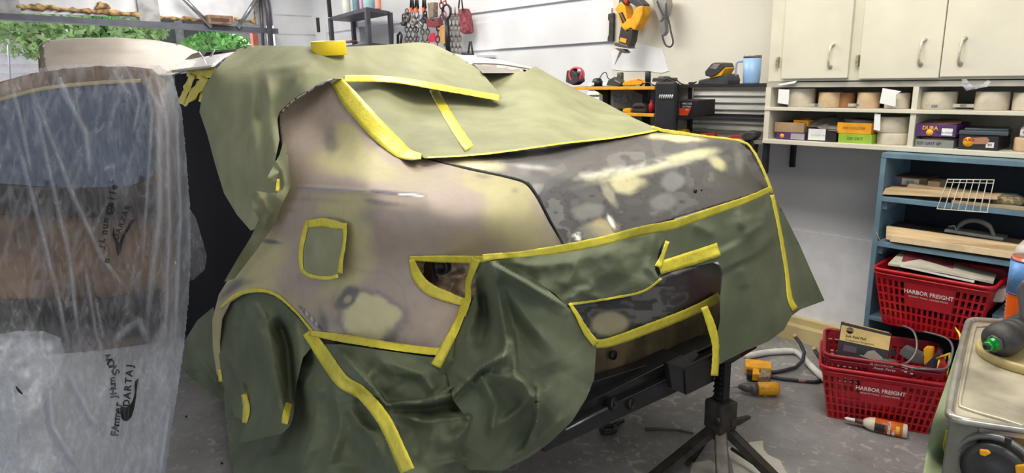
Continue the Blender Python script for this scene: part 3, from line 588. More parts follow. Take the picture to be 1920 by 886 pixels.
# rear window sheet
s2 = Surf([(655, 165, 'x', -2.36), (800, 293, 'z', 1.268), (1000, 126, 'x', -2.5), (1228, 243, 'z', 1.27), (935, 190, 'x', -2.2), (1000, 272, 'z', 1.285), (900, 130, 'x', -2.62), (720, 170, 'x', -2.3), (760, 260, 'x', -1.95), (1100, 200, 'x', -2.1), (1120, 170, 'x', -2.4)],
          folds=[([(792, 228), (850, 255), (900, 285)], 16, .016), ([(800, 270), (850, 262), (900, 285)], 12, .02, 'step'), ([(770, 275), (840, 288), (870, 278), (885, 270)], 9, .012), ([(890, 275), (915, 286)], 10, .016), ([(1030, 140), (1090, 170), (1150, 210), (1200, 240)], 16, .014), ([(1085, 178), (1075, 230), (1050, 250)], 26, .014, 'soft'), ([(1000, 160), (990, 210)], 30, .014, 'soft'), ([(1110, 180), (1190, 235)], 12, .012, 'step'), ([(1150, 205), (1120, 245)], 16, .01), ([(690, 165), (740, 172)], 14, .014)],
          crumple=[(.012, 60, 60, 5, 't')], smooth=1e-5)
paper([(648, 150), (700, 149), (800, 158), (880, 150), (905, 134), (985, 134), (1003, 124), (1040, 145), (1085, 170), (1130, 190), (1190, 222), (1238, 243), (1150, 260), (1060, 270), (960, 284), (880, 292), (800, 297), (772, 290), (730, 250), (690, 205), (665, 175)], s2, 'green masking paper covering the rear window above the boot lid', res=5)
# crumpled paper behind the quarter panel, in the door jamb
s3 = Surf([(525, 260, 'y', .87), (500, 340, 'y', .81), (475, 370, 'y', .77), (530, 350, 'y', .86), (500, 420, 'y', .83), (440, 510, 'y', .83)], folds=[([(485, 365), (505, 400), (495, 430)], 14, .02), ([(500, 335), (525, 320)], 10, .015)], crumple=[(.05, 26, 34, 2, 't')])
paper([(534, 256), (524, 290), (512, 312), (498, 338), (514, 340), (520, 360), (505, 362), (480, 357), (468, 366), (474, 390), (486, 410), (470, 445), (448, 480), (420, 528), (440, 522), (480, 470), (515, 420), (530, 380), (545, 350), (540, 290)], s3, 'crumpled green masking paper tucked behind the front edge of the quarter panel', res=4)
# fuel door
s4 = Surf([(570, 420, 'y', .875), (645, 420, 'y', .875), (570, 520, 'y', .865), (640, 520, 'y', .87)], crumple=[(.008, 30, 30, 3, 'r')])
FD = [(576, 412), (592, 408), (632, 411), (646, 418), (650, 440), (643, 490), (638, 515), (622, 524), (590, 520), (568, 512), (560, 495), (562, 460)]
paper(FD, s4, 'small green paper patch masking the fuel flap', PAPER, 4)
LOWP = PAPER_SHADED
# wheel arch sheet
s5 = Surf([(470, 550, 'y', .885), (412, 600, 'y', .885), (580, 622, 'y', .89), (412, 700, 'y', .84), (470, 820, 'y', .67), (540, 790, 'y', .70), (450, 770, 'y', .73), (600, 660, 'y', .86), (520, 640, 'y', .84)],
          folds=[([(425, 665), (442, 700), (458, 740)], 12, .03), ([(470, 555), (460, 640), (458, 740)], 16, .02), ([(482, 600), (505, 680), (530, 780)], 22, .05), ([(520, 590), (540, 650), (552, 780)], 13, -.10, 'soft'), ([(500, 610), (518, 700), (536, 770)], 12, .03, 'tent'), ([(440, 640), (448, 700), (470, 800)], 14, .02), ([(555, 600), (560, 680), (550, 780)], 16, .03), ([(440, 560), (446, 620)], 12, .015), ([(476, 565), (500, 600)], 12, .025)],
          crumple=[(.04, 50, 80, 3, 't'), (.01, 60, 90, 3, 'r')], smooth=1e-5, fa=1.7)
s6 = Surf([(430, 700, 'y', .96), (500, 660, 'y', .97), (520, 760, 'y', .93), (590, 650, 'y', .87), (700, 652, 'y', .87), (822, 665, 'y', .94), (430, 862, 'z', .03), (520, 840, 'y', .80), (600, 886, 'y', .71), (800, 886, 'y', .80), (980, 880, 'x', -1.36), (900, 760, 'x', -1.32), (760, 760, 'y', .83), (650, 760, 'y', .76), (960, 700, 'x', -1.32), (880, 600, 'x', -1.42), (870, 886, 'x', -1.34)],
          folds=[([(600, 660), (650, 740), (700, 800), (770, 900)], 30, .03, 'soft'), ([(630, 650), (680, 705), (730, 765)], 26, .05, 'step'), ([(560, 680), (575, 760), (540, 900)], 40, .05, 'soft'), ([(660, 730), (680, 800), (670, 900)], 45, -.06, 'soft'), ([(800, 755), (870, 712), (940, 655)], 16, .05, 'step'), ([(720, 758), (800, 752), (850, 740), (940, 735)], 14, .05, 'step'), ([(740, 775), (790, 790), (880, 780), (950, 800)], 20, .04), ([(640, 690), (680, 720), (700, 690)], 18, .02), ([(660, 790), (700, 810), (720, 870)], 14, .02),
                 ([(840, 720), (860, 690), (850, 670)], 12, .02), ([(780, 800), (900, 830), (990, 830)], 30, .04, 'soft'), ([(820, 870), (920, 850), (1000, 810)], 22, .04), ([(700, 660), (740, 700), (800, 700)], 20, .012), ([(930, 740), (960, 800)], 16, .03), ([(870, 740), (880, 790), (850, 830)], 18, .03), ([(560, 820), (600, 700)], 24, .02), ([(450, 890), (520, 850), (560, 780)], 20, .03), ([(600, 700), (592, 800), (560, 900)], 26, .03), ([(690, 880), (705, 830), (650, 760)], 16, .025), ([(730, 680), (790, 700), (820, 740)], 18, .02), ([(620, 700), (640, 800), (610, 890)], 20, .02)],
          crumple=[(.11, 70, 60, 6, 't'), (.03, 30, 26, 2, 't'), (.02, 130, 90, 2, 'r')], smooth=1e-5, fa=1.8)
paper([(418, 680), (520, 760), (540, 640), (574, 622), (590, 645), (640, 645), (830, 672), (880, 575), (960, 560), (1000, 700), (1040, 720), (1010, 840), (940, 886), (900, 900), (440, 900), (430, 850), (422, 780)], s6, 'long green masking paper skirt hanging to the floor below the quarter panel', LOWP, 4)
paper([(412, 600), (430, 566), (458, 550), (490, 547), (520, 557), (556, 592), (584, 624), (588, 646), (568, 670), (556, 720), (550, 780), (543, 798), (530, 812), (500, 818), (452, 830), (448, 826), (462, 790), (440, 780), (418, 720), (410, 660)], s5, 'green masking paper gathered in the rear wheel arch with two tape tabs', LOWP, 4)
# sheet behind, at the left of the wheel arch
s7 = Surf([(350, 600, 'y', 1.0), (340, 700, 'y', .9), (415, 775, 'y', .92), (410, 600, 'y', 1.0)], folds=[([(370, 660), (395, 700), (415, 730)], 12, .04), ([(350, 620), (365, 700)], 16, .03)], crumple=[(.03, 40, 60, 2, 'r')], fa=1.5)
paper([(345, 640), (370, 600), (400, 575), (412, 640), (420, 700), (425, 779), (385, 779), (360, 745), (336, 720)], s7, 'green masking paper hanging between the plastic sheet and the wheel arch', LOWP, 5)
# big drape from tail lamp
s8 = Surf([(900, 495, 'x', -1.27), (1000, 500, 'x', -1.12), (1110, 640, 'x', -1.12), (1110, 730, 'x', -1.12), (1000, 850, 'x', -1.18), (920, 640, 'x', -1.16), (1060, 560, 'x', -1.10), (880, 560, 'y', 1.08), (850, 640, 'y', 1.0), (1040, 760, 'x', -1.08), (960, 800, 'x', -1.17), (830, 690, 'y', .95), (870, 860, 'x', -1.25)],
          folds=[([(922, 495), (985, 530), (1060, 575)], 22, .05, 'step'), ([(922, 495), (935, 560), (950, 640), (938, 700)], 18, .05), ([(960, 620), (965, 700), (1000, 745), (1012, 735)], 30, .05, 'step'), ([(1010, 725), (1006, 790), (985, 840)], 10, .045), ([(940, 650), (920, 700), (1000, 720)], 20, .03), ([(890, 500), (895, 580), (870, 640)], 16, .03), ([(905, 540), (912, 600), (900, 660)], 14, -.04, 'soft'), ([(950, 665), (900, 690), (830, 760)], 14, .05, 'step'), ([(930, 800), (970, 770), (1000, 735)], 16, .03), ([(1040, 560), (1020, 640), (1040, 700)], 40, .02, 'soft'), ([(900, 700), (930, 760), (920, 820)], 18, .04), ([(920, 500), (985, 590), (1040, 660)], 24, .018), ([(860, 700), (890, 720), (910, 700)], 10, .02), ([(960, 860), (1010, 820), (1060, 780)], 16, .02)],
          crumple=[(.08, 60, 80, 5, 't'), (.015, 120, 120, 5, 'r')], smooth=1e-5, fa=1.6)
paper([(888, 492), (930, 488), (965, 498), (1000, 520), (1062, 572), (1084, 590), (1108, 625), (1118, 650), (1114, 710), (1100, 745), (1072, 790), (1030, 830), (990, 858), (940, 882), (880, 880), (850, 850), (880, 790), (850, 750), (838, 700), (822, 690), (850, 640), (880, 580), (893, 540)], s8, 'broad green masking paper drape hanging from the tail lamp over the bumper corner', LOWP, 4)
# crumpled sheet under trunk edge
s9 = Surf([(930, 488, 'x', -1.22), (1060, 466, 'x', -1.19), (1250, 430, 'x', -1.17), (1240, 500, 'x', -1.15), (1090, 565, 'x', -1.165), (1000, 520, 'x', -1.16), (1160, 500, 'x', -1.15)],
          folds=[([(1060, 560), (1090, 548), (1140, 560)], 12, .02), ([(1056, 545), (1080, 500), (1090, 470)], 18, .02), ([(1070, 545), (1110, 540), (1110, 525)], 10, .02), ([(1230, 430), (1215, 500), (1240, 530)], 14, .02), ([(950, 492), (1000, 498), (1080, 490)], 14, .012), ([(1150, 460), (1180, 520)], 26, .012)], crumple=[(.04, 38, 32, 1, 't'), (.016, 18, 18, 3, 't')])
paper([(925, 488), (1000, 478), (1060, 466), (1150, 448), (1256, 424), (1236, 470), (1228, 505), (1236, 522), (1200, 548), (1150, 560), (1090, 570), (1062, 572), (1040, 550), (980, 510)], s9, 'crumpled green masking paper strip tucked under the boot lid edge', PAPER_SHADED, 4)
# right sheet
s10 = Surf([(1250, 428, 'x', -1.175), (1440, 362, 'x', -1.20), (1345, 480, 'x', -1.145), (1350, 560, 'x', -1.12), (1345, 680, 'x', -1.10), (1490, 585, 'x', -1.10), (1545, 565, 'x', -1.16), (1450, 360, 'x', -1.24), (1420, 640, 'x', -1.08), (1500, 480, 'x', -1.20), (1420, 480, 'x', -1.13)],
           folds=[([(1400, 400), (1410, 440), (1440, 470)], 30, .02, 'soft'), ([(1385, 395), (1395, 430)], 14, .014), ([(1360, 460), (1380, 500)], 34, .022, 'soft'), ([(1440, 380), (1430, 420), (1390, 445)], 16, .014), ([(1300, 420), (1340, 440)], 20, .012), ([(1388, 500), (1400, 540)], 24, .01), ([(1496, 580), (1520, 570)], 6, .01)], crumple=[(.022, 60, 70, 3, 't')], smooth=1e-5, fa=1.5)
paper([(1250, 425), (1300, 408), (1400, 376), (1446, 358), (1470, 400), (1500, 460), (1524, 515), (1546, 563), (1500, 580), (1484, 592), (1470, 618), (1440, 640), (1400, 656), (1344, 684), (1342, 640), (1350, 600), (1350, 560), (1356, 510), (1346, 490), (1300, 500), (1262, 508), (1236, 520), (1240, 470)], s10, 'smooth green masking paper hanging at the right rear corner of the car', PAPER_SHADED, 5)
# ------------------------------------------------------------------ tape
tape([(628, 148), (660, 190), (700, 235), (735, 268), (762, 288), (790, 293)], [22, 34, 36, 36, 30, 10], MinSurf(sQ, s2), 'wide yellow tape along the rear pillar and window edge', off=.006, wr=.003)
tape([(646, 147), (700, 147), (760, 152), (850, 168), (936, 183)], [12, 12, 12, 11, 11], MinSurf(s1, s2), 'yellow tape along the lower edge of the roof paper', off=.006)
tape([(812, 166), (845, 225), (880, 278)], [16, 18, 20], s2, 'short yellow tape running down the rear window paper', off=.005)
tape([(800, 295), (880, 291), (960, 282), (1060, 268), (1150, 258), (1232, 244)], 3, MinSurf(s2, sT), 'thin yellow tape line where window paper meets boot lid', off=.006, wr=0)
tape([(1222, 237), (1250, 246), (1320, 255), (1388, 264), (1412, 282), (1436, 330), (1448, 362)], [5, 8, 4, 4, 4, 5, 6], MinSurf(sT, s10), 'narrow yellow tape edging the right side of the boot lid', off=.008, wr=0)
FDT = [(577, 414), (600, 409), (632, 412), (646, 420), (647, 445), (641, 488), (636, 514), (618, 521), (590, 517), (570, 509), (564, 492), (566, 455), (573, 424), (577, 414)]
fdt = tape([(576, 420), (605, 416), (632, 422), (648, 424)], [14, 16, 16, 10], MinSurf(s4, sQ), 'yellow tape border around the fuel flap paper', off=.005, smooth=False)
strip('side_border', [(646, 418), (646, 450), (640, 485), (637, 512)], [8, 6, 7, 10], MinSurf(s4, sQ), TAPE, fdt); strip('lower_border', [(634, 517), (610, 521), (580, 516), (566, 506)], 7, MinSurf(s4, sQ), TAPE, fdt); strip('left_border', [(566, 508), (563, 480), (567, 450), (577, 414)], [6, 9, 9, 8], MinSurf(s4, sQ), TAPE, fdt)
tape([(413, 578), (432, 560), (458, 547), (490, 544), (520, 554), (556, 586), (584, 620)], [4, 7, 8, 6, 5, 4, 5], MinSurf(s5, sQ), 'yellow tape following the rear wheel arch lip', off=.006)
tape([(580, 624), (640, 633), (720, 646), (800, 657), (834, 658)], [10, 16, 15, 14, 14], MinSurf(s6, sQ), 'yellow tape along the bottom edge of the quarter panel', off=.007)
tape([(576, 622), (602, 658), (640, 712), (680, 738), (718, 784), (742, 832), (764, 882)], [20, 26, 26, 24, 26, 26, 28], MinSurf(s6, s5), 'long diagonal yellow tape down the lower paper skirt', off=.007, wr=.003)
sTL = MinSurf(sQ, s8, s6)
tl = tape([(768, 484), (820, 485), (890, 486), (925, 482)], [8, 13, 14, 10], MinSurf(sQ, s8), 'yellow tape framing the empty tail lamp opening', off=.006)
strip('lower_border', [(771, 486), (784, 520), (806, 542), (840, 556), (868, 566)], [10, 20, 22, 20, 14], sQ, TAPE, tl, off=.006)
strip('right_border', [(893, 484), (886, 505), (878, 530), (877, 560), (866, 590)], [18, 13, 10, 12, 14], MinSurf(sQ, s8), TAPE, tl, off=.010)
tape([(876, 560), (856, 610), (836, 650), (817, 686)], [16, 14, 18, 20], sTL, 'yellow tape from the tail lamp down to the bottom corner of the quarter panel', off=.010)
tape([(905, 482), (980, 476), (1060, 465), (1130, 451), (1200, 433), (1262, 421), (1330, 398), (1400, 374), (1448, 353)], [12, 11, 16, 17, 16, 18, 15, 13, 10], MinSurf(s9, s10, sT, s8), 'long yellow tape along the lower edge of the boot lid', off=.008, wr=.003)
t1 = tape([(1236, 502), (1290, 486), (1348, 467)], [24, 26, 26], s10, 'wide yellow tape piece stuck above the number-plate recess', off=.010, wr=.003)
strip('upright_piece', [(1252, 452), (1242, 480), (1234, 500)], [8, 7, 14], MinSurf(s9, s10), TAPE, t1, off=.01)
tape([(1240, 522), (1205, 546), (1150, 558), (1085, 568), (1066, 570)], [4, 4, 4, 4, 5], MinSurf(s9, low), 'thin yellow tape above the dark lower boot panel', off=.006, wr=0)
lo2 = tape([(1068, 568), (1082, 590), (1100, 622), (1118, 645)], [6, 8, 12, 14], MinSurf(low, s8), 'yellow tape around the lower edge of the dark number-plate panel', off=.012)
strip('long_piece', [(1106, 642), (1140, 642), (1220, 614), (1300, 582), (1350, 556)], [16, 18, 18, 17, 18], low, TAPE, lo2, off=.02)
tape([(1320, 575), (1334, 612), (1342, 650), (1340, 704)], [13, 16, 12, 14], Surf([(1300, 560, 'x', -1.115), (1360, 560, 'x', -1.115), (1340, 700, 'x', -1.085)]), 'short yellow tape hanging below the number-plate panel over the beam', off=.004)
tape([(1448, 365), (1460, 420), (1474, 500), (1482, 560), (1492, 580)], [8, 7, 8, 8, 12], s10, 'narrow yellow tape running down the right masking paper', off=.005)
tape([(457, 738), (462, 765), (458, 792)], [11, 14, 10], s5, 'left of two short yellow tape tabs on the wheel arch paper', off=.008, group=None)
tape([(542, 755), (537, 775), (533, 794)], [12, 14, 12], s5, 'right of two short yellow tape tabs on the wheel arch paper', off=.008)
tape([(522, 335), (520, 358)], [6, 7], s3, 'small yellow tape scrap beside the door jamb paper', off=.01)
tape([(411, 692), (414, 715)], [6, 7], s5, 'tiny yellow tape scrap at the front foot of the wheel arch', off=.01)
cr_ = Surf([(340, 150, 'y', 1.02), (400, 130, 'y', 1.04), (350, 200, 'y', .98), (390, 190, 'y', 1.0)], crumple=[(.05, 16, 20, 3, 'r')])
for P_, wv, lb in (([(350, 138), (385, 138), (405, 134)], [14, 20, 14], 'crumpled yellow tape wad at the roof edge beside the open door'), ([(362, 140), (350, 165), (340, 195)], [10, 14, 10], 'yellow tape strip slanting down from the roof edge wad'), ([(385, 145), (372, 165), (345, 198)], [14, 18, 6], 'folded yellow tape flap below the roof edge wad'), ([(386, 148), (382, 170), (373, 190)], [10, 12, 6], 'loose yellow tape tail nearest the roof paper')):
    tape(P_, wv, cr_, lb, off=random.uniform(.005, .03), wr=.008, jit=1.2)
# tape roll on the roof
P0 = V(618, 103, 'y', 1.24); d0 = dep(618, 103, 'y', 1.24); R_ = 32/F*d0; Hh = .050
ax_ = Vector((.06, -.05, 1)).normalized()
tr_ = thing('tape_roll', 'roll of yellow masking tape lying on the roof paper', 'tape roll', tuple(P0))
MB().lathe(P0, ax_, [(0, R_*.62), (0, R_*.97), (.003, R_), (Hh-.003, R_), (Hh, R_*.97), (Hh-.001, R_*.62), (0, R_*.62)], 48).build('tape_winding', mat('tape_roll_yellow', (236, 206, 24), .4, noise=.04), tr_)
MB().lathe(P0, ax_, [(.001, R_*.56), (.001, R_*.625), (Hh-.001, R_*.625), (Hh-.001, R_*.56), (.001, R_*.56)], 40).build('cardboard_core', mat('brown_cardboard', (168, 140, 104), .8), tr_)
# ================================================================== OPEN DOOR AND CLEAR PLASTIC
dS = Surf([(0, 170, 'x', -3.10), (300, 140, 'x', -3.02), (340, 300, 'x', -3.02), (0, 500, 'x', -3.12), (300, 640, 'x', -3.02), (150, 400, 'x', -3.08)])
DG = (-60, 178)
door = sheet('rear_door', [(-70, 178), (0, 153), (60, 137), (150, 126), (240, 124), (285, 129), (308, 150), (322, 230), (330, 330), (328, 560), (310, 640), (200, 655), (-70, 680)], dS, mat('door_inner_trim', (140, 112, 86), .6, noise=.4, scale=3), car, res=10, thick=.006, label='open rear door with tan inner trim under clear plastic')
dG = Surf([(0, 170, 'x', -3.08), (300, 140, 'x', -3.00), (340, 300, 'x', -3.00), (0, 500, 'x', -3.10), (300, 640, 'x', -3.00)])
sheet('door_glass', [(-70, 206), (0, 188), (80, 168), (170, 158), (262, 154), (282, 170), (292, 250), (288, 330), (240, 350), (120, 352), (-70, 338)], dG, mat('tinted_glass_blue_reflection', (58, 74, 98), .06, noise=.25, scale=2, spec=.8), door, res=10, label='tinted door glass with a blue reflection in its colour')  # blue reflection on the glass put into its base colour
strip('glass_seal', [(-70, 204), (0, 186), (80, 166), (170, 156), (264, 151)], 7, dG, mat('cream_window_seal', (178, 160, 122), .6), door, off=.02, wr=0)
sheet('door_armrest', [(-60, 345), (120, 352), (286, 346), (296, 410), (200, 408), (-60, 402)], dG, mat('brown_door_pad', (58, 50, 46), .6, noise=.3, scale=5), door, res=10)
sheet('door_lower_trim', [(-60, 560), (180, 560), (300, 540), (300, 625), (180, 640), (-60, 655)], dG, mat('grey_brown_carpet', (64, 58, 56), .9, noise=.3, scale=9), door, res=10)
def plastic_mat(name, base, rough=.28):
    m = bpy.data.materials.new(name); m.use_nodes = True; N = m.node_tree.nodes; L = m.node_tree.links; b = N['Principled BSDF']; out = N['Material Output']
    b.inputs['Base Color'].default_value = (*lin((228, 231, 240)), 1); b.inputs['Roughness'].default_value = rough; b.inputs['Specular IOR Level'].default_value = .7
    tr = N.new('ShaderNodeBsdfTransparent'); mx = N.new('ShaderNodeMixShader'); at = N.new('ShaderNodeVertexColor'); at.layer_name = 'paint'
    tl = N.new('ShaderNodeBsdfTranslucent'); tl.inputs[0].default_value = (*lin((215, 220, 230)), 1); ms = N.new('ShaderNodeMixShader'); ms.inputs[0].default_value = .4
    L.new(b.outputs[0], ms.inputs[1]); L.new(tl.outputs[0], ms.inputs[2])
    tc = N.new('ShaderNodeTexCoord'); mp = N.new('ShaderNodeMapping'); mp.inputs['Scale'].default_value = (9, 9, 2.0); mp.inputs['Rotation'].default_value = (.35, 0, 0); nz = N.new('ShaderNodeTexNoise'); nz.inputs['Scale'].default_value = 3.2; nz.inputs['Detail'].default_value = 8; nz.inputs['Distortion'].default_value = 2.2; nz.inputs['Roughness'].default_value = .52
    L.new(tc.outputs['Object'], mp.inputs[0]); L.new(mp.outputs[0], nz.inputs[0])
    mr = N.new('ShaderNodeMapRange'); mr.inputs[1].default_value = .42; mr.inputs[2].default_value = .72; mr.inputs[3].default_value = -.06; mr.inputs[4].default_value = .13; L.new(nz.outputs[0], mr.inputs[0])
    ad = N.new('ShaderNodeMath'); ad.operation = 'ADD'; ad.use_clamp = True; sp = N.new('ShaderNodeSeparateColor'); L.new(at.outputs[0], sp.inputs[0]); L.new(sp.outputs[0], ad.inputs[0]); L.new(mr.outputs[0], ad.inputs[1])
    L.new(ad.outputs[0], mx.inputs[0]); L.new(tr.outputs[0], mx.inputs[1]); L.new(ms.outputs[0], mx.inputs[2]); L.new(mx.outputs[0], out.inputs[0])
    bp = N.new('ShaderNodeBump'); bp.inputs['Strength'].default_value = .35; bp.inputs['Distance'].default_value = .012; L.new(nz.outputs[0], bp.inputs['Height']); L.new(bp.outputs[0], b.inputs['Normal'])
    return m
PLM = plastic_mat('clear_polythene', .3)
FP = [([(28, 250), (70, 400), (110, 560), (130, 660)], 9, .03), ([(60, 170), (95, 330), (130, 480), (150, 650)], 10, .03), ([(70, 190), (130, 350), (190, 480), (250, 560)], 10, .03), ([(100, 130), (160, 250), (170, 330)], 12, .02), ([(262, 135), (300, 200), (300, 400), (275, 620)], 14, .03, 'soft'),
      ([(290, 125), (315, 240), (320, 420), (310, 640)], 9, .03), ([(270, 130), (285, 210), (278, 330), (268, 500)], 7, .02), ([(330, 200), (340, 400), (330, 620)], 9, .02), ([(240, 130), (262, 190), (250, 250)], 7, .02), ([(208, 125), (235, 170), (245, 180)], 6, .02), ([(160, 500), (180, 620), (200, 680)], 8, .02), ([(180, 560), (196, 640)], 6, .02), ([(210, 640), (260, 600), (280, 640)], 16, .03, 'soft'),
      ([(20, 150), (40, 230), (60, 330)], 7, .02), ([(320, 760), (300, 886)], 12, .03), ([(90, 720), (100, 800), (150, 880)], 12, .03), ([(130, 700), (170, 780), (190, 800)], 14, .03)]
pS = Surf([(0, 160, 'x', -2.99), (300, 126, 'x', -2.95), (355, 300, 'x', -2.95), (0, 500, 'x', -2.96), (352, 600, 'x', -2.9), (300, 880, 'x', -2.72), (0, 880, 'x', -2.72), (150, 400, 'x', -2.97), (150, 680, 'x', -2.88)], folds=FP, crumple=[(.04, 40, 130, 2, 'r'), (.015, 18, 50, 5, 'r')])
def opac(x, y):
    o = np.full(len(x), .13); n = ridged(x/26+y/90, y/110, 3); o += .16*np.clip((n-.72)/.2, 0, 1); n2 = ridged((x*.9+y*.35)/10, y/70, 1, 2); o += .22*np.clip((n2-.82)/.15, 0, 1)*fbm(x/60, y/80, 2)*1.6
    for f_ in FP: o = np.maximum(o, .5*np.clip(fold(x, y, np.array(f_[0], float), f_[1]*.8, 1, 'tent')*1.3, 0, 1)*(.5+.5*n)+.10)
    o += .30*np.clip((x-275)/40, 0, 1)*np.clip((760-y)/100, 0, 1); o += .10*np.clip((140-y)/20, 0, 1)
    o += .45*np.clip((y-600)/110, 0, 1); o += .35*np.clip(1-np.hypot((x-55)/70, (y-655)/40), 0, 1)
    o = np.clip(o, 0, .93); c = np.zeros((len(x), 3)); c[:] = o[:, None]; return c
PLO = [(-100, 215), (-50, 190), (-14, 166), (20, 145), (60, 130), (120, 121), (200, 119), (270, 121), (300, 124), (322, 138), (330, 165), (342, 215), (350, 300), (357, 400), (358, 470), (354, 560), (345, 650), (332, 740), (322, 800), (308, 905), (-100, 905)]
pl = tag(sheet('plastic_sheet', PLO, pS, PLM, None, 4, paint=opac, jag=1), 'large clear plastic sheet draped over the open car door', 'plastic sheet')
p2S = Surf([(0, 625, 'x', -2.74), (120, 640, 'x', -2.72), (0, 886, 'x', -2.55), (140, 886, 'x', -2.6), (60, 740, 'x', -2.58)], folds=[([(0, 622), (60, 618), (120, 632), (128, 680), (90, 740), (75, 800)], 12, .05), ([(20, 700), (30, 800), (10, 886)], 14, .04), ([(50, 660), (20, 690), (60, 720)], 16, .05, 'soft'), ([(40, 760), (28, 886)], 8, .03)], crumple=[(.07, 40, 52, 3, 't'), (.03, 22, 30, 5, 'r')])
def op2(x, y):
    n = ridged(x/22, y/30, 3); m = ridged(x/9, y/14, 5); c = np.zeros((len(x), 3)); c[:] = np.clip(.40+.5*np.clip((n-.6)/.35, 0, 1)+.10*np.clip((m-.75)/.2, 0, 1), 0, .9)[:, None]; return c
tag(sheet('plastic_sheet', [(-90, 640), (-14, 628), (30, 620), (80, 620), (112, 632), (120, 655), (112, 700), (90, 740), (76, 770), (90, 810), (100, 850), (140, 905), (-90, 905)], p2S, PLM, None, 4, paint=op2, jag=1), 'bunched crumpled clear plastic at the lower left foot of the draped door', 'plastic sheet')
blS = Surf([(350, 440, 'y', 1.0), (385, 500, 'y', .98), (360, 560, 'y', .98)], crumple=[(.03, 20, 30, 1, 'r')])
tag(sheet('plastic_sheet', [(352, 385), (368, 410), (380, 450), (388, 480), (384, 505), (362, 525), (352, 520)], blS, PLM, None, 4, paint=lambda x, y: np.full((len(x), 3), .22)), 'small grey flap of clear plastic right of the draped door', 'plastic sheet')
# print on the film
INK = mat('dark_film_print', (40, 38, 42), .5, noise=.2)
def ink(P, s, name='printed_swoosh', off=.006): return sheet(name, P, lambda x, y: s(x, y)-off, INK, pl, res=3)
ink([(231, 732), (234, 752), (241, 764), (250, 764), (257, 756), (262, 738), (264, 720), (262, 712), (268, 696), (262, 700), (256, 715), (252, 712), (253, 726), (248, 745), (241, 762), (236, 756)][:0] or [(226, 760), (226, 772), (228, 784), (234, 789), (240, 788), (247, 780), (252, 764), (255, 745), (257, 728), (260, 708), (253, 714), (252, 725), (253, 735), (249, 750), (243, 760), (236, 763), (230, 761)], pS)
ink([(213, 420), (211, 440), (216, 456), (218, 470), (221, 480), (226, 472), (229, 458), (235, 440), (246, 424), (254, 410), (244, 414), (238, 426), (228, 442), (224, 456), (219, 448), (215, 438)], pS)
def filmtext(txt, cx, cy, ang, px_h, outline=False, sp=None, bold=0):
    # letters run up the sheet, each set on the film surface
    a = math.radians(ang); ux, uy = math.sin(a), -math.cos(a); n = len(txt); sp = sp or px_h*.95
    for i, ch in enumerate(txt):
        x = cx+ux*sp*(i-(n-1)/2); y = cy+uy*sp*(i-(n-1)/2); d = float(pS([x], [y])[0])-.010
        R = to3(x+ux*5, y+uy*5, np.array(d))-to3(x, y, np.array(d)); U_ = to3(x+uy*5, y-ux*5, np.array(d))-to3(x, y, np.array(d))
        textmesh(ch, to3(x, y, np.array(d)), R, U_, px_h/F*d*1.3, INK, pl, 'printed_letter', outline=outline, bold=bold)
filmtext('DARTAJ', 241, 720, 5, 14, bold=.03, sp=14); filmtext('DARZAR', 229, 416, 20, 11, bold=.03, sp=11.5)
filmtext('FAmmer', 219, 785, 6, 15, True, sp=11); filmtext('JHum', 212, 728, -6, 14, True, sp=10); filmtext('SVOW', 211, 684, -30, 15, True, sp=10)
filmtext('nun', 197, 424, 8, 14, True, sp=11); filmtext('@alle', 209, 372, 12, 15, True, sp=11); filmtext('JL', 190, 456, 14, 13, True, sp=11); filmtext('n', 200, 488, 14, 13, True)
tag(strip('film_fragment', [(30, 724), (34, 730), (42, 738)], [2, 6, 3], p2S, INK, None, off=.02, wr=0), 'small black printed scrap on the bunched plastic', 'print')
for i, (x, y) in enumerate(((349, 781), (416, 868), (125, 858))):
    p = V(x, y, 'z', .004); tag(MB().lathe(p, (0, 0, 1), [(0, .006), (.006, .004)], 6).build('debris_chip', BLKP), ['small dark chip on the floor beside the plastic sheet', 'dark chip on the floor below the wheel arch paper', 'dark chip on the floor behind the clear plastic'][i], 'chip')
# ================================================================== RIGHT WALL
def ext(px0, py0, px1, py1, y):
    cx = (px0+px1)/2; cy = (py0+py1)/2
    return float(pt(px0, cy, 'y', y)[0]), float(pt(px1, cy, 'y', y)[0]), float(pt(cx, py1, 'y', y)[2]), float(pt(cx, py0, 'y', y)[2])
def wb(m, px0, py0, px1, py1, y, d, mi=0, bev=0):
    x0, x1, z0, z1 = ext(px0, py0, px1, py1, y); return m.b(x0, x1, y, y+d, z0, z1, mi, bev)
def T(o, l, c, g=None): return tag(o, l, c, g)
